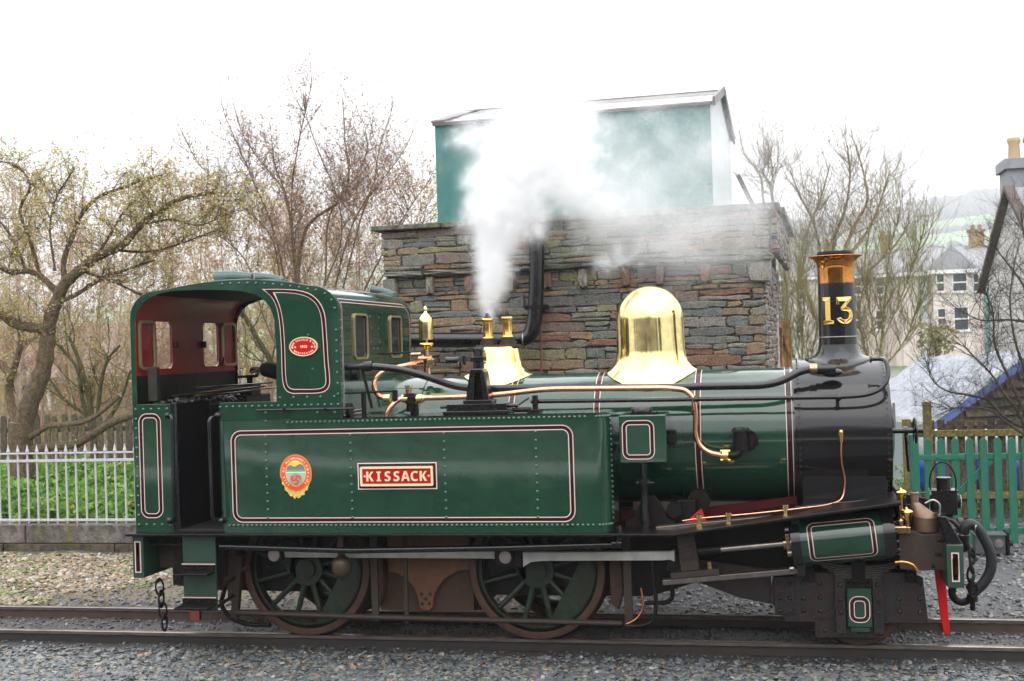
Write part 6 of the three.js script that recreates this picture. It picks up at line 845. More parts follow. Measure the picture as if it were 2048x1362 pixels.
{ // hand lamp on the front beam
  const p = at(1887, 1000, 0.3), x = p.x, z = 0.3, y0 = at(1887, 1028, z).y, w = 0.095;
  const l = thing('oil_lamp', 'black oil headlamp with a wire handle standing at the front of the locomotive', 'lamp');
  part('lamp_body', [box(x - w, x + w, y0, y0 + 0.185, z - 0.08, z + 0.08, 0.008), box(x - w - 0.006, x + w + 0.006, y0 + 0.18, y0 + 0.195, z - 0.086, z + 0.086)], M.black, l);
  part('chimney', [cylY(y0 + 0.195, y0 + 0.27, 0.055, x + 0.005, z), cylY(y0 + 0.27, y0 + 0.29, 0.06, x + 0.005, z)], M.black, l);
  part('lens', [cylX(x + w, x + w + 0.03, 0.062, y0 + 0.1, z, 0.055)], M.blackDull, l); part('lens_glass', cylX(x + w + 0.03, x + w + 0.036, 0.05, y0 + 0.1, z), phys([0.7, 0.75, 0.75], 0.05, { transmission: 0.6, thickness: 0.01 }), l.children[l.children.length - 1]);
  const hp = []; for (let i = 0; i <= 16; i++) { const a = Math.PI * i / 16; hp.push(V(x + 0.1 * Math.cos(a), y0 + 0.24 + 0.17 * Math.sin(a), z)); }
  part('handle', [new Tubes().add([V(x + w, y0 + 0.19, z), ...hp, V(x - w, y0 + 0.19, z)], 0.007, 8).geo()], M.blackDull, l);
  part('lamp_bracket', [box(x - 0.03, x + 0.03, y0 - 0.16, y0, z - 0.02, z + 0.02), box(x - 0.06, x + 0.06, y0 - 0.02, y0, z - 0.06, z + 0.06)], M.frame, l);
}
{ // oil can
  const a = at(1852, 1062, 0.7), x = a.x, y = a.y, o = thing('oil_can', 'brown metal oil can with a slanted top and a short spout, beside the front lamp', 'oil can');
  const g = lathe([[0, 0], [0.095, 0], [0.1, 0.006], [0.1, 0.105], [0.104, 0.108], [0.1, 0.112], [0.09, 0.135], [0.05, 0.19], [0.03, 0.22]], 0, 0, 0, 32), q = g.attributes.position; for (let i = 0; i < q.count; i++) { const h = q.getY(i); if (h > 0.1) q.setX(i, q.getX(i) - (h - 0.1) * 0.62); } g.computeVertexNormals();
  part('can_body', g.translate(x, y, 0.7), M.bronze, o);
  part('spout', lathe([[0.028, 0], [0.03, 0.05], [0.026, 0.06], [0.034, 0.075], [0.034, 0.085], [0.02, 0.087]], x - 0.075, y + 0.212, 0.7, 24), M.bronze, o);
  part('handle', new Tubes().add(smooth([V(x + 0.0, y + 0.21, 0.7), V(x + 0.06, y + 0.235, 0.7), V(x + 0.105, y + 0.2, 0.7), V(x + 0.1, y + 0.12, 0.7)], 14), 0.008, 8).geo(), M.steel, o);
}
{ // coal left in the bunker by the cab opening
  const g = []; const r = rng(5); for (let i = 0; i < 160; i++) { const s = 0.015 + r() * 0.03, q = new THREE.IcosahedronGeometry(s, 0); q.rotateX(r() * 6).rotateY(r() * 6).scale(1, 0.7, 1); const u = r(), v = r(); g.push(q.translate(-2.28 + u * 0.3, 1.99 + 0.03 * Math.sin(u * 3.1) + r() * 0.03, -0.6 + v * 1.5)); }
  tag(part('coal_heap', g, phys([0.02, 0.02, 0.022], 0.35), null), 'black lumps of coal heaped on the bunker inside the cab', 'coal', null, 'stuff');
}
// ---------- trees, shrubs, ground cover ----------
const bark = (c, b = 0.008) => std(c, 0.85, { map: rep(tBark, 2.5, 1.4), bumpMap: rep(tStoneBump, 6, 2.2), bumpScale: b });
const leafMat = phys([1, 1, 1], 0.9, { transmission: 0.5, thickness: 0, side: THREE.DoubleSide });
const leafGeo = (() => { // a spray of three folded leaves
  const p = [], q = new THREE.Object3D(), r = rng(3); for (let k = 0; k < 3; k++) { q.position.set((r() - 0.5) * 0.5, (r() - 0.5) * 0.5, (r() - 0.5) * 0.5); q.rotation.set(r() * 6, r() * 6, r() * 6); q.updateMatrix();
    for (const t of [[[0, 0, 0], [0.3, 0.5, 0.06], [0, 1, 0]], [[0, 0, 0], [0, 1, 0], [-0.3, 0.5, 0.06]]]) for (const v of t) p.push(...V(...v).applyMatrix4(q.matrix).toArray()); }
  const g = new THREE.BufferGeometry(); g.setAttribute('position', new THREE.Float32BufferAttribute(p, 3)); g.computeVertexNormals(); return g; })();
function leaves(parent, name, spots, colours, size, seed) { const r = rng(seed), im = new THREE.InstancedMesh(leafGeo, leafMat, spots.length), d = new THREE.Object3D(), c = new THREE.Color();
  spots.forEach((p, i) => { const s = size * (0.6 + r() * 0.8); d.position.copy(p); d.rotation.set(r() * 6.3, r() * 6.3, r() * 6.3); d.scale.setScalar(s); d.updateMatrix(); im.setMatrixAt(i, d.matrix); const q = colours(r), b = 0.75 + r() * 0.5; im.setColorAt(i, c.setRGB(q[0] * b, q[1] * b, q[2] * b)); });
  im.name = name; im.userData.kind = 'stuff'; (parent ?? scene).add(im); return im; }
class Tree {
  constructor(name, label, cat, base, seed, wood, o = {}) { this.t = thing(name, label, cat, base.toArray(), o.group); this.o = base; this.r = rng(seed); this.wood = wood; this.tw = new Tubes(); this.tips = []; this.tint = o.tint; this.spread = o.spread ?? 1; this.up = o.up ?? 0.12; this.flat = o.flat ?? 1; }
  loc(p) { return p.clone().sub(this.o); }
  // a limb as a part of its own: points in the scene and two end radii
  limb(name, pts, ra, rb) { const c = smooth(pts.map((p) => this.loc(p)), pts.length * 5), n = c.length; part(name, new Tubes().add(c, c.map((_, i) => (ra + (rb - ra) * i / (n - 1)) * (1 + 0.08 * Math.sin(i * 1.7 + ra * 90))), 10).geo(), this.wood, this.t, { uv: true }); return c; }
  // side shoots along a list of points
  shoots(c, count, len, rad, lvl, from = 0.2, dirFn) { for (let k = 0; k < count; k++) { const f = from + (1 - from) * this.r(), i = Math.min(c.length - 2, Math.floor(f * (c.length - 1))), t = c[i + 1].clone().sub(c[i]).normalize(), rnd = () => (this.r() - 0.5) * 2;
      const d = dirFn ? dirFn(this.r) : t.multiplyScalar(0.6).add(V(rnd(), rnd() * 0.8 + 0.25, rnd() * this.flat).multiplyScalar(this.spread)).normalize(); this.twig(c[i].clone(), d, len * (0.55 + this.r() * 0.75), rad * (0.7 + this.r() * 0.5), lvl); } }
  twig(p, d, len, rad, lvl) { const n = lvl > 1 ? 7 : 5, pts = [p.clone()], rr = [rad], q = p.clone(), e = d.clone();
    for (let i = 0; i < n; i++) { e.add(V((this.r() - 0.5) * 0.5, (this.r() - 0.5) * 0.45 + this.up, (this.r() - 0.5) * 0.5 * this.flat)).normalize(); q.addScaledVector(e, len / n); pts.push(q.clone()); rr.push(Math.max(0.0011, rad * (1 - 0.8 * (i + 1) / n))); }
    this.tw.add(pts, rr, rad > 0.012 ? 5 : 3, false); this.tips.push(...pts.slice(2));
    if (lvl > 0) this.shoots(pts, Math.round(3 + this.r() * 3), len * 0.55, rad * 0.5, lvl - 1, 0.15); }
  done(name = 'twigs') { if (this.tw.p.length) { const m = part(name, this.tw.geo(), this.wood, this.t, { uv: true, kind: 'stuff' }); } return this; }
  foliage(n, colours, size, seed, jit = 0.04) { const s = []; for (let i = 0; i < n; i++) { const p = this.tips[Math.floor(this.r() * this.tips.length)]; s.push(V(p.x + (this.r() - 0.5) * jit, p.y + (this.r() - 0.5) * jit, p.z + (this.r() - 0.5) * jit)); } leaves(this.t, 'leaves', s, colours, size, seed); return this; }
}
const olive = pick([[30, 0.58, 0.47, 0.16], [22, 0.48, 0.45, 0.13], [12, 0.6, 0.45, 0.2], [8, 0.52, 0.33, 0.18], [6, 0.34, 0.36, 0.1]]), russet = pick([[20, 0.42, 0.24, 0.16], [16, 0.48, 0.29, 0.19], [14, 0.42, 0.33, 0.12], [8, 0.34, 0.18, 0.13]]);
const PX = (l, z, dz = 0) => l.map(([x, y], i) => at(x, y, z + dz * i));
{ // the old cherry tree behind the railing
  const z = -5.9, b = at(40, 1000, z), t = new Tree('cherry_tree', 'old cherry tree with a thick leaning trunk and yellow green young leaves, left edge', 'tree', V(b.x, 0.15, z), 21, bark([0.31, 0.215, 0.145], 0.03), { up: 0.015, flat: 1.2 });
  const trunk = t.limb('trunk', PX([[42, 1040], [42, 960], [42, 890], [44, 845]], z), 0.2, 0.17);
  const L1 = [[[[40, 868], [62, 800], [84, 745], [94, 690], [98, 650], [112, 605]], 0.15, 0.09, 0], [[[110, 612], [128, 570], [160, 540], [190, 516], [225, 500], [247, 488], [280, 452], [320, 420], [366, 396], [400, 389], [430, 386]], 0.09, 0.02, 0.02], [[[98, 660], [70, 655], [35, 650], [0, 628], [-40, 610]], 0.085, 0.06, 0.05], [[[36, 855], [22, 810], [18, 770], [30, 730], [40, 690], [38, 640]], 0.075, 0.035, -0.12],
    [[[46, 905], [100, 893], [150, 888], [190, 866], [222, 846], [262, 831], [330, 800], [400, 770]], 0.07, 0.045, -0.02], [[[50, 880], [75, 865], [98, 852], [140, 848], [172, 842], [205, 822], [240, 790]], 0.045, 0.03, 0.05], [[[-40, 720], [0, 727], [14, 742], [22, 750]], 0.07, 0.05, 0.03], [[[120, 590], [80, 552], [53, 542], [20, 545], [-20, 520], [-60, 500]], 0.05, 0.025, 0.06], [[[130, 572], [128, 520], [150, 460], [165, 425], [200, 392], [247, 375], [290, 358], [325, 350]], 0.045, 0.012, -0.06], [[[80, 552], [60, 480], [40, 420], [60, 370], [30, 330], [-20, 322]], 0.03, 0.01, -0.04], [[[190, 516], [220, 470], [250, 420], [300, 380]], 0.025, 0.01, -0.05], [[[112, 605], [150, 590], [200, 560], [250, 540], [310, 520]], 0.04, 0.015, -0.06], [[[160, 540], [230, 565], [300, 595], [380, 600]], 0.025, 0.008, -0.1], [[[225, 500], [300, 503], [380, 480], [450, 452]], 0.022, 0.007, -0.09], [[[53, 542], [20, 470], [-30, 410]], 0.025, 0.008, 0.1], [[[110, 542], [100, 450], [115, 390], [150, 335]], 0.02, 0.006, 0.1], [[[282, 449], [340, 440], [400, 450], [470, 420]], 0.02, 0.006, 0.05]];
  const cs = L1.map(([p, a, e, dz], i) => t.limb(i ? 'branch' : 'trunk', PX(p, z, dz), a, e));
  cs.forEach((c, i) => i !== 4 && i !== 5 && i !== 6 ? t.shoots(c, [4, 40, 14, 10, 3, 3, 2, 26, 30, 22, 16, 20, 24, 24, 18, 22, 22][i], 0.72, 0.0075, 2, 0.2) : t.shoots(c, 2, 0.5, 0.01, 1, 0.4));
  t.done().foliage(13000, olive, 0.027, 5, 0.08);
}
{ // multi-stemmed shrub with long upright shoots
  const z = -7.6, b = at(590, 760, z), t = new Tree('tall_shrub', 'bare tall shrub with long upright reddish shoots left of the stone building', 'shrub', V(b.x, 0.1, z), 33, bark([0.34, 0.21, 0.17]), { up: 0.1 });
  const S = [[[600, 800], [575, 600], [547, 460], [503, 354], [470, 277], [444, 210], [444, 130]], [[602, 800], [590, 560], [567, 383], [517, 318], [482, 260], [453, 142]], [[610, 800], [600, 600], [585, 460], [584, 377], [600, 271], [614, 207], [622, 169], [619, 98]], [[625, 800], [660, 620], [703, 454], [747, 368], [758, 301], [782, 224], [795, 178]], [[630, 800], [690, 560], [735, 400], [758, 368], [811, 295], [844, 213]], [[620, 800], [640, 600], [682, 480], [676, 400], [640, 310], [612, 230], [608, 200]], [[600, 780], [611, 460], [682, 398], [697, 354], [690, 280], [685, 190]], [[590, 790], [560, 560], [540, 470], [470, 400], [400, 330], [360, 260]], [[640, 800], [720, 600], [780, 480], [830, 400], [868, 350]], [[598, 800], [592, 560], [575, 400], [550, 330], [540, 250]], [[600, 800], [530, 640], [490, 520], [420, 450], [390, 380]], [[640, 800], [700, 640], [760, 560], [820, 470], [862, 430]], [[610, 800], [650, 560], [660, 430], [720, 340], [735, 290], [722, 225]]];
  S.forEach((p, i) => { const th = i === 6 ? 0.034 : 0.018, c = t.limb('stem', PX(p, z, (i % 3 - 1) * 0.14), th, 0.004), low = c.slice(0, Math.floor(c.length * (i < 6 ? 0.72 : 0.95))); t.shoots(low, 30, 0.75, 0.006, 2, 0.25); t.shoots(c, 8, 0.45, 0.005, 0, 0.6, () => V((t.r() - 0.5) * 0.8, 1, (t.r() - 0.5) * 0.8).normalize()); });
  t.done().foliage(9000, russet, 0.024, 8, 0.07);
}
// thicket of thin bare saplings across the garden, a mass of twigs that nobody could count
{
  const r = rng(404), all = new Tubes(), tips = [[], []]; all.c = [];
  for (let i = 0; i < 58; i++) { const px = -80 + i * 16.6 + (r() - 0.5) * 30, z = -9.2 - r() * 6, b = at(px, 900, z), topPy = (px < 330 ? 340 : px < 700 ? 370 : 370) + r() * 100, tp = at(px + (r() - 0.5) * 80, topPy, z), hue = r();
    const T = Object.create(Tree.prototype); Object.assign(T, { r: rng(500 + i), tw: new Tubes(), tips: [], spread: 1, up: 0.1, flat: 1 });
    const m = b.clone().lerp(tp, 0.5).add(V((r() - 0.5) * 0.5, 0, (r() - 0.5) * 0.4)), tint = hue < 0.4 ? [0.42, 0.28, 0.21] : hue < 0.75 ? [0.42, 0.35, 0.19] : [0.38, 0.32, 0.28];
    const c = smooth([V(b.x, -0.1, z), V(lerp(b.x, m.x, 0.5), m.y * 0.5, lerp(z, m.z, 0.5)), m, tp], 16), w = 0.025 + r() * 0.035;
    all.add(c, c.map((_, k) => lerp(w, 0.006, k / 16)), 6, false, tint); T.shoots(c, 36, 1.0, 0.0075, 2, 0.1);
    const o = all.p.length / 3; for (const k of ['p', 'n', 'u']) for (const v of T.tw[k]) all[k].push(v); for (let k = 0; k < T.tw.p.length / 3; k++) all.c.push(...tint); for (const v of T.tw.i) all.i.push(v + o);
    tips[r() < 0.6 ? 0 : 1].push(...T.tips); }
  tag(part('thicket', all.geo(), std([1, 1, 1], 0.85, { vertexColors: true }), null, { uv: true }), 'hazy thicket of thin bare saplings and twigs across the garden behind the locomotive', null, null, 'stuff');
  const s = [[], []]; tips.forEach((t, k) => { for (let i = 0; i < 34000; i++) { const p = t[Math.floor(r() * t.length)]; s[k].push(V(p.x + (r() - 0.5) * 0.06, p.y + (r() - 0.5) * 0.06, p.z + (r() - 0.5) * 0.06)); } });
  tag(leaves(null, numbered('thicket_leaves'), s[0], olive, 0.034, 71), 'small olive yellow leaves over the garden thicket', null, null, 'stuff'); tag(leaves(null, numbered('thicket_leaves'), s[1], russet, 0.034, 72), 'small russet buds and leaves over the garden thicket', null, null, 'stuff');
}
{ // a greenish leaning tree seen through the cab and beside it
  const z = -8.6; [[['greenish leaning tree trunk seen through the far cab doorway'], [[590, 830], [545, 730], [505, 660], [470, 600]], 0.06], [['mossy forked garden tree with several upright stems, between cherry trunk and cab'], [[190, 880], [175, 780], [150, 700], [130, 660]], 0.05]].forEach(([[lab], p, w], i) => { const q = PX(p, z), t = new Tree('garden_tree', lab, 'tree', V(q[0].x, 0, z), 70 + i, bark([0.15, 0.14, 0.06]), { up: 0.1 }); const c = t.limb('trunk', [V(q[0].x + 0.2, 0, z), ...q], w * 1.2, w * 0.5); if (i) for (const k of [[[190, 880], [165, 800], [155, 740], [120, 690]], [[192, 880], [200, 780], [215, 720], [240, 690]], [[192, 860], [170, 830], [130, 800], [100, 760]], [[195, 870], [240, 800], [262, 740]]]) t.shoots(t.limb('stem', PX(k, z, 0.02), 0.04, 0.02), 6, 0.7, 0.012, 2, 0.3); t.shoots(c, 12, 0.8, 0.014, 2, 0.3); t.done().foliage(300, olive, 0.035, 80 + i); });
}
{ // trees beyond the stone building and behind the smokestack
  const far = [['large bare tree rising behind the smokestack', -16, [[[1655, 760], [1665, 640], [1672, 560], [1690, 500], [1710, 450], [1735, 400], [1728, 350], [1712, 290]], [[1668, 640], [1650, 560], [1640, 500], [1625, 440], [1602, 395], [1580, 340]], [[1672, 560], [1668, 480], [1690, 420], [1700, 350], [1695, 290]], [[1690, 520], [1730, 470], [1755, 420], [1780, 340]], [[1660, 700], [1620, 600], [1598, 540], [1612, 470], [1640, 400], [1660, 330]], [[1680, 600], [1740, 540], [1790, 490], [1822, 440]]], 0.075, [0.5, 0.39, 0.31]],
    ['bare crooked tree just right of the stone building top', -15, [[[1575, 760], [1572, 640], [1570, 560], [1560, 480], [1530, 420], [1520, 350], [1490, 310], [1478, 260]], [[1560, 480], [1545, 400], [1540, 370], [1525, 340], [1538, 325]], [[1572, 600], [1600, 560], [1612, 500]]], 0.06, [0.5, 0.42, 0.37]],
    ['mossy slender tree with upright twigs, right of the smokestack base', -13, [[[1760, 800], [1762, 700], [1770, 600], [1780, 500], [1800, 430]], [[1762, 720], [1740, 620], [1730, 540], [1738, 460]], [[1765, 680], [1800, 600], [1830, 520], [1850, 450]], [[1755, 760], [1725, 680], [1715, 600]], [[1765, 740], [1810, 680], [1840, 600]]], 0.026, [0.48, 0.41, 0.22]],
    ['mossy green stemmed bush between the stone building and the smokestack', -12.5, [[[1600, 800], [1605, 700], [1600, 620], [1590, 560]], [[1600, 780], [1625, 700], [1640, 620]], [[1598, 780], [1585, 700], [1578, 640]]], 0.026, [0.48, 0.41, 0.22]]];
  far.forEach(([lab, z, limbs, w, c], i) => { const b = at(...limbs[0][0], z), t = new Tree(i === 3 ? 'bush' : 'bare_tree', lab, i === 3 ? 'bush' : 'tree', V(b.x, 0, z), 900 + i, bark(c), { up: i > 1 ? 0.22 : 0.12, spread: i > 1 ? 0.75 : 1 });
    limbs.forEach((l, k) => { const p = PX(l, z, k ? 0.1 * (k % 3 - 1) : 0); if (!k) p.unshift(V(p[0].x, -0.1, z)); const q = t.limb(k ? 'branch' : 'trunk', p, k ? w * 0.6 : w, 0.012); t.shoots(q, i > 1 ? 34 : 32, i > 1 ? 0.95 : 1.1, 0.0095, 2, k ? 0.15 : 0.3); }); t.done(); });
}
{ // dark twiggy bush in front of the shed at the right edge
  const z = -6.3, b = at(2030, 880, z), t = new Tree('thorn_bush', 'dark thorny bare bush in front of the pale shed roof, right edge', 'bush', V(b.x, 0, z), 1200, bark([0.12, 0.1, 0.085]), { up: 0.03, spread: 1.1 });
  for (const l of [[[2060, 900], [2040, 830], [2010, 790], [1980, 745], [1950, 715], [1910, 670]], [[2060, 860], [2010, 835], [1975, 800], [1935, 790], [1890, 780], [1862, 755], [1855, 700]], [[2070, 880], [2055, 760], [2030, 680], [2020, 600], [2030, 520]], [[2075, 860], [2080, 700], [2060, 600], [2040, 560], [1995, 500], [1980, 470]], [[2060, 850], [2020, 760], [1990, 690], [1985, 620], [1960, 560]], [[2080, 800], [2060, 650], [2020, 640], [1960, 640], [1920, 620]], [[2070, 880], [2020, 850], [1980, 820], [1930, 815], [1880, 820]], [[2090, 800], [2070, 560], [2050, 480], [2040, 420]]]) { const c = t.limb('branch', PX(l, z, 0.06), 0.024, 0.004); t.shoots(c, 26, 0.6, 0.006, 2, 0.15); }
  t.done();
  const z2 = -40, c = at(1875, 690, z2), e = new Tree('conifer_shrub', 'olive green rounded shrub below the cream house windows', 'shrub', V(c.x, 0, z2), 1300, bark([0.12, 0.1, 0.06]), { up: 0.02 }); const R = (at(1918, 690, z2).x - at(1832, 690, z2).x) / 2, ce = at(1875, 675, z2);
  part('trunk', cylY(0, ce.y - 0, 0.1, 0, 0), e.wood, e.t); const sp = []; const r = rng(9); for (let i = 0; i < 260; i++) { const a = V(r() - 0.5, r() - 0.5, r() - 0.5).normalize().multiplyScalar(R * Math.pow(r(), 0.4)); sp.push(V(a.x, ce.y + a.y * 0.9, a.z)); } leaves(e.t, 'leaves', sp, pick([[10, 0.22, 0.24, 0.08], [8, 0.28, 0.27, 0.1], [4, 0.32, 0.22, 0.1]]), 0.15, 10);
}
{ // ground cover behind the railing
  const r = rng(61), s = [], top = (x, z) => 0.3 + 0.42 * sst(-z, 4.5, 5.6) + 0.22 * n2(x * 0.7, z * 0.9) + 0.1 * n2(x * 2.3, z * 2.1);
  while (s.length < 26000) { const x = -10.5 + r() * 8.8, z = -4.46 - Math.pow(r(), 1.25) * 3.2, h = top(x, z); if (h < 0.28) continue; s.push(V(x, 0.2 + (h - 0.2) * (1 - Math.pow(r(), 1.8) * 0.9), z)); }
  const g = leaves(null, numbered('ground_cover'), s, pick([[20, 0.2, 0.4, 0.04], [16, 0.15, 0.34, 0.035], [10, 0.28, 0.48, 0.06], [5, 0.09, 0.22, 0.03], [2, 0.5, 0.5, 0.06]]), 0.075, 62); tag(g, 'bright green low leafy plants growing behind the spiked railing', null, null, 'stuff');
  const w = []; while (w.length < 5000) { const x = 3.6 + r() * 6.5, z = -7.4 - r() * 2.2; w.push(V(x, -0.08 + Math.pow(r(), 2) * (0.12 + 0.28 * Math.max(0, n2(x * 1.1, z)) + (z < -7.6 ? 0.12 : 0)), z)); }
  tag(leaves(null, numbered('weeds'), w, pick([[20, 0.14, 0.3, 0.04], [10, 0.2, 0.3, 0.06], [6, 0.25, 0.24, 0.1]]), 0.075, 63), 'patchy green weeds along the foot of the wooden fence on the right', null, null, 'stuff');
}
{ // trees behind the camera, mirrored in the boiler
  [[15, 26, 6.4], [19.5, 24, 5.6], [24, 27, 7], [-20, 25, 6.2], [-25, 24, 5.4]].forEach(([x, z, h], i) => { const r = rng(2000 + i), t = thing('evergreen_tree', ['rounded evergreen tree behind the photographer, first to the right of the station', 'low evergreen tree behind the photographer, second to the right of the station', 'tallest evergreen tree behind the photographer, far right', 'evergreen tree behind the photographer, left of the station', 'low evergreen tree behind the photographer, far left'][i], 'tree', [x, 0, z]); part('trunk', cylY(-0.1, h * 0.5, 0.22, 0, 0, 0.14), bark([0.1, 0.08, 0.06]), t);
    const s = []; for (let k = 0; k < 1600; k++) { const a = r() * 6.283, f = Math.pow(r(), 0.6), y = 0.8 + (h - 0.8) * r(), w = 2.6 * Math.sin(Math.min(1, (h - y) / h + 0.12) * 2.2) * (0.8 + 0.3 * n2(a * 2 + i * 9, y)); s.push(V(Math.cos(a) * w * f, y, Math.sin(a) * w * f)); } leaves(t, 'leaves', s, pick([[10, 0.035, 0.06, 0.02], [8, 0.05, 0.075, 0.025]]), 0.32, 2100 + i); });
}
// ---------- the driver in the cab ----------
{
  const person = thing('person', 'person in dark jacket standing in the cab, arm stretched to the brake handle', 'person', [-1.24, 0.98, -0.36]);
  const cap = (a, b, ra, rb) => ({ a: V(...a), b: V(...b), ra, rb }), dv = V(0, 0, 0), pv = V(0, 0, 0);
  const dist = (p, c) => { dv.copy(c.b).sub(c.a); pv.copy(p).sub(c.a); const t = clamp(pv.dot(dv) / dv.lengthSq(), 0, 1); return pv.addScaledVector(dv, -t).length() - (c.ra + (c.rb - c.ra) * t); };
  const mesh = (bones, ctr, half, res, k) => { const mc = new MarchingCubes(res, M.black, false, false, 400000), p = V(0, 0, 0), h = res / 2;
    for (let z = 0; z < res; z++) for (let y = 0; y < res; y++) for (let x = 0; x < res; x++) { p.set((x - h) / h, (y - h) / h, (z - h) / h).multiplyScalar(half).add(ctr); let d = 1e9; for (const b of bones) { const e = dist(p, b); if (d > 1e8) { d = e; continue; } const q = clamp(0.5 + 0.5 * (e - d) / k, 0, 1); d = e * (1 - q) + d * q - k * q * (1 - q); } mc.field[res * res * z + res * y + x] = -d; }
    mc.isolation = 0; mc.update(); const n = mc.count, g = new THREE.BufferGeometry(); g.setAttribute('position', new THREE.BufferAttribute(mc.positionArray.slice(0, n * 3), 3)); g.setAttribute('normal', new THREE.BufferAttribute(mc.normalArray.slice(0, n * 3), 3)); return g.scale(half, half, half).translate(ctr.x, ctr.y, ctr.z); };
  // facing -x; the far arm (z < 0) reaches to the handle
  const sh = [[0.02, 1.4, 0.18], [0.0, 1.41, -0.2]], wrist = [-0.63, 1.3, -0.3], elbow = [-0.33, 1.24, -0.27];
  const torso = [cap([0, 0.92, 0.06], [0, 0.92, -0.08], 0.125, 0.125), cap([0, 1.0, 0], [-0.0, 1.3, 0], 0.125, 0.14), cap(sh[0], sh[1], 0.085, 0.085)];
  const arms = [cap(sh[1], elbow, 0.065, 0.05), cap(elbow, wrist, 0.05, 0.034), cap(sh[0], [0.03, 1.12, 0.25], 0.065, 0.05), cap([0.03, 1.12, 0.25], [-0.14, 0.95, 0.22], 0.05, 0.034)];
  const legs = [0.09, -0.09].flatMap((z) => [cap([0, 0.9, z], [-0.02, 0.48, z], 0.085, 0.062), cap([-0.02, 0.48, z], [0.02, 0.09, z], 0.06, 0.042)]);
  const head = [cap([0.0, 1.44, -0.01], [-0.02, 1.54, -0.01], 0.055, 0.055), cap([-0.02, 1.62, -0.01], [0.0, 1.645, -0.01], 0.088, 0.095), cap([-0.06, 1.56, -0.01], [-0.04, 1.6, -0.01], 0.05, 0.065), cap([-0.125, 1.6, -0.01], [-0.1, 1.63, -0.01], 0.014, 0.01), cap([-0.01, 1.61, 0.085], [-0.005, 1.63, 0.085], 0.014, 0.02), cap([-0.01, 1.61, -0.105], [-0.005, 1.63, -0.105], 0.014, 0.02)];
  const thin = (l, d) => l.map((b) => cap(b.a.toArray(), b.b.toArray(), b.ra - d, b.rb - d));
  const w = V(...wrist), pm = w.clone().add(V(-0.085, 0.01, -0.01)), palm = [cap(wrist, w.clone().add(V(-0.03, 0, 0)).toArray(), 0.03, 0.028), cap(w.clone().add(V(-0.03, 0.002, 0.022)).toArray(), pm.clone().add(V(0, 0, 0.028)).toArray(), 0.018, 0.016), cap(w.clone().add(V(-0.03, 0.002, -0.02)).toArray(), pm.clone().add(V(0, -0.004, -0.032)).toArray(), 0.018, 0.015), cap(w.clone().add(V(-0.03, 0.002, 0)).toArray(), pm.toArray(), 0.02, 0.017)];
  const fingers = [0.03, 0.01, -0.011, -0.031].flatMap((z, i) => { const L = [0.036, 0.041, 0.038, 0.03][i], a = pm.clone().add(V(0, 0.004, z)), b = a.clone().add(V(-L, -0.004, z * 0.15)), c = b.clone().add(V(-L * 0.42, -L * 0.62, 0)), d = c.clone().add(V(L * 0.3, -L * 0.6, 0)); return [cap(a.toArray(), b.toArray(), 0.0105, 0.0098), cap(b.toArray(), c.toArray(), 0.0098, 0.0088), cap(c.toArray(), d.toArray(), 0.0088, 0.0075)]; });
  const th = [cap(w.clone().add(V(-0.03, -0.004, 0.03)).toArray(), w.clone().add(V(-0.07, -0.02, 0.052)).toArray(), 0.015, 0.011), cap(w.clone().add(V(-0.07, -0.02, 0.052)).toArray(), w.clone().add(V(-0.105, -0.032, 0.045)).toArray(), 0.011, 0.009)];
  const lw = V(-0.14, 0.95, 0.22), lhand = [cap(lw.toArray(), lw.clone().add(V(-0.05, -0.04, 0)).toArray(), 0.028, 0.034), ...[-0.024, -0.008, 0.008, 0.024].map((z) => cap(lw.clone().add(V(-0.06, -0.05, z)).toArray(), lw.clone().add(V(-0.085, -0.11, z)).toArray(), 0.01, 0.0085)), cap(lw.clone().add(V(-0.03, -0.03, -0.03)).toArray(), lw.clone().add(V(-0.07, -0.06, -0.045)).toArray(), 0.011, 0.009)];
  const skin = std([0.2, 0.13, 0.09], 0.65), cloth = std([0.012, 0.012, 0.014], 0.85, { bumpMap: rep(tFine, 6), bumpScale: 0.004 });
  part('body', [mesh([...thin(torso, 0.02), ...thin(arms, 0.012), ...thin(legs, 0.015), ...head], V(-0.1, 0.85, -0.02), 0.95, 100, 0.04), mesh([...palm, ...fingers, ...th, cap(elbow, wrist, 0.038, 0.03)].slice(0), V(wrist[0] - 0.06, wrist[1], wrist[2]), 0.15, 84, 0.007), mesh(lhand, V(lw.x - 0.04, lw.y - 0.05, lw.z), 0.15, 60, 0.008)], skin, person);
  const elbow2 = V(...elbow).lerp(w, 0.9).toArray();
  part('jacket', mesh([...torso.map((b) => cap(b.a.toArray(), b.b.toArray(), b.ra + 0.012, b.rb + 0.012)), cap(sh[1], elbow, 0.085, 0.086), cap(elbow, elbow2, 0.088, 0.072), cap(sh[0], [0.03, 1.12, 0.25], 0.078, 0.062), cap([0.03, 1.12, 0.25], [-0.11, 0.98, 0.225], 0.062, 0.05)], V(-0.1, 1.1, -0.02), 0.66, 90, 0.05), cloth, person);
  part('trousers', mesh([cap([0, 0.92, 0.06], [0, 0.92, -0.06], 0.125, 0.125), ...legs.map((b) => cap(b.a.toArray(), b.b.toArray(), b.ra + 0.012, b.rb + 0.022))], V(0, 0.55, 0), 0.62, 80, 0.04), cloth, person);
  part('boots', mesh([0.09, -0.09].flatMap((z) => [cap([0.03, 0.06, z], [-0.14, 0.045, z], 0.055, 0.04), cap([0.02, 0.05, z], [0.02, 0.14, z], 0.052, 0.055)]), V(-0.04, 0.1, 0), 0.25, 50, 0.03), M.rubber, person);
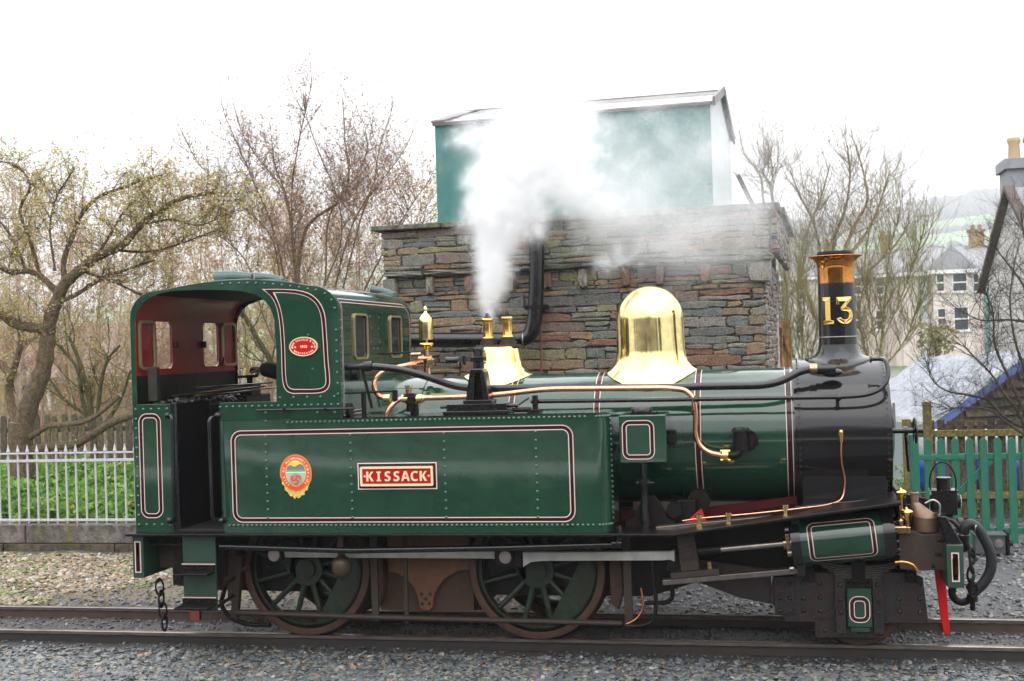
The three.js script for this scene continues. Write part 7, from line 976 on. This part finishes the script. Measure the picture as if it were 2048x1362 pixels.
  part('cap', [lathe([[0.108, 0], [0.112, 0.03], [0.118, 0.06], [0.09, 0.085], [0, 0.092]], -0.005, 1.655, -0.01, 24), box(-0.19, -0.09, 1.655, 1.668, -0.07, 0.05, 0.004)], cloth, person);
}
// ---------- steam from the safety valve: a cloud of small droplets ----------
{
  const r = rng(777), gau = () => Math.sqrt(-2 * Math.log(1 - r() * 0.9999)) * Math.cos(r() * 6.2832);
  const clump = (seed, N, rad, s) => { const q = rng(seed), p = [], d = () => { const a = V(q() - 0.5, q() - 0.5, q() - 0.5); return a.normalize(); };
    for (let i = 0; i < N; i++) { const o = d().multiplyScalar(rad * 0.55 * Math.sqrt(-2 * Math.log(1 - 0.995 * q()))), e = d(), f = d().cross(e).normalize(), z = s * (0.6 + 0.8 * q()); for (const k of [0, 1, 2]) { const a = k * 2.0944; p.push(o.x + z * (Math.cos(a) * e.x + Math.sin(a) * f.x), o.y + z * (Math.cos(a) * e.y + Math.sin(a) * f.y), o.z + z * (Math.cos(a) * e.z + Math.sin(a) * f.z)); } }
    const g = new THREE.BufferGeometry(); g.setAttribute('position', new THREE.Float32BufferAttribute(p, 3)); g.computeVertexNormals(); return g; };
  const wet = phys([0.99, 0.99, 0.995], 1, { transmission: 0.5, thickness: 0, side: THREE.DoubleSide, specularIntensity: 0 });
  // puffs: photo x, y, depth, radius in metres (x and y), clumps
  const puffs = [];
  const src = at(972, 642, 0); for (let i = 0; i < 26; i++) { const t = i / 25, py = 642 - t * 215, px = 974 + 10 * Math.sin(t * 2.6) + t * 8 + 4 * Math.sin(i * 1.9), w = 0.016 + 0.14 * Math.pow(t, 0.8); puffs.push([px, py, -0.12 * t, w, 0.06 + w * 0.5, Math.round(8 + 330 * w * w * 6)]); }
  for (const a of [[1000, 300, -0.3, 0.34, 0.22, 110], [1110, 290, -0.4, 0.36, 0.3, 220], [985, 420, -0.15, 0.2, 0.16, 150], [1000, 375, -0.2, 0.2, 0.18, 190], [975, 350, -0.2, 0.12, 0.12, 80], [955, 355, -0.2, 0.07, 0.07, 22], [962, 400, -0.2, 0.09, 0.09, 34], [1050, 350, -0.3, 0.25, 0.24, 340], [1075, 290, -0.3, 0.24, 0.26, 360], [1110, 330, -0.4, 0.26, 0.25, 360], [1060, 420, -0.3, 0.22, 0.14, 190], [1130, 390, -0.4, 0.26, 0.15, 210], [1090, 235, -0.4, 0.22, 0.2, 190], [1050, 250, -0.4, 0.2, 0.16, 120], [1150, 260, -0.4, 0.17, 0.2, 130], [990, 270, -0.3, 0.24, 0.16, 60], [930, 275, -0.3, 0.12, 0.06, 14], [1160, 350, -0.5, 0.22, 0.22, 170], [1200, 400, -0.6, 0.28, 0.16, 130], [1240, 440, -0.7, 0.34, 0.18, 120], [1290, 390, -0.8, 0.36, 0.24, 105], [1330, 310, -0.9, 0.4, 0.26, 80], [1290, 240, -0.9, 0.34, 0.14, 44], [1230, 320, -0.7, 0.3, 0.3, 70], [1420, 300, -1.0, 0.29, 0.28, 66], [1440, 250, -1.0, 0.28, 0.22, 24], [1380, 430, -1.0, 0.5, 0.18, 120], [1470, 440, -1.1, 0.36, 0.2, 84], [1330, 490, -0.9, 0.4, 0.12, 80], [1480, 380, -1.1, 0.3, 0.3, 55], [1230, 520, -0.7, 0.2, 0.12, 34], [1420, 520, -1.0, 0.4, 0.12, 46], [1060, 465, -0.2, 0.12, 0.06, 26], [1020, 455, -0.2, 0.12, 0.1, 30]]) puffs.push(a);
  for (const a of puffs) a[5] = Math.round(a[5] * (a[5] > 150 ? 0.54 : 0.82) + 1);
  const total = puffs.reduce((s, a) => s + a[5], 0), per = 3, ims = [0, 1, 2, 3, 4].map((k) => new THREE.InstancedMesh(clump(31 + k, 6000, k > 2 ? 0.2 : 0.085, 0.0006), wet, total)), n = [0, 0, 0, 0, 0], d = new THREE.Object3D();
  for (const [px, py, z, rx, ry, count] of puffs) { const c = at(px, py, z); for (let i = 0; i < count; i++) { let x, y, q, g = 0; do { x = c.x + gau() * rx * 0.62; y = c.y + gau() * ry * 0.62; q = c.z + gau() * rx * 0.5; g++; } while (rx > 0.1 && r() < 0.62 && rx < 0.27 + 0.15 * r() && g < 12 && n3(x * 3.2, y * 3.2, q * 3.2) * 0.6 + n3(x * 7, y * 7, q * 7) * 0.4 < (r() - 0.5) * 0.9);
      d.position.set(x, y, q); d.rotation.set(r() * 6.3, r() * 6.3, r() * 6.3); d.scale.setScalar(rx < 0.06 ? 0.35 + r() * 0.3 : 0.75 + r() * 0.6); d.updateMatrix(); const k = rx > 0.27 ? 3 + Math.floor(r() * 2) : Math.floor(r() * 3); ims[k].setMatrixAt(n[k]++, d.matrix); } }
  ims.forEach((im, k) => { im.count = n[k]; im.name = numbered('steam'); tag(im, 'white steam rising from the left safety valve and drifting right across the tank', null, null, 'stuff'); scene.add(im); });
}
// ---------- render ----------
scene.traverse((o) => { if (o.isMesh) { o.castShadow = true; o.receiveShadow = true; } });
const renderer = new THREE.WebGLRenderer({ antialias: true });
renderer.setSize(1024, 681);
renderer.toneMapping = THREE.LinearToneMapping; renderer.toneMappingExposure = EXPOSURE;
renderer.shadowMap.enabled = true; renderer.shadowMap.type = THREE.PCFSoftShadowMap;
renderer.render(scene, camera);
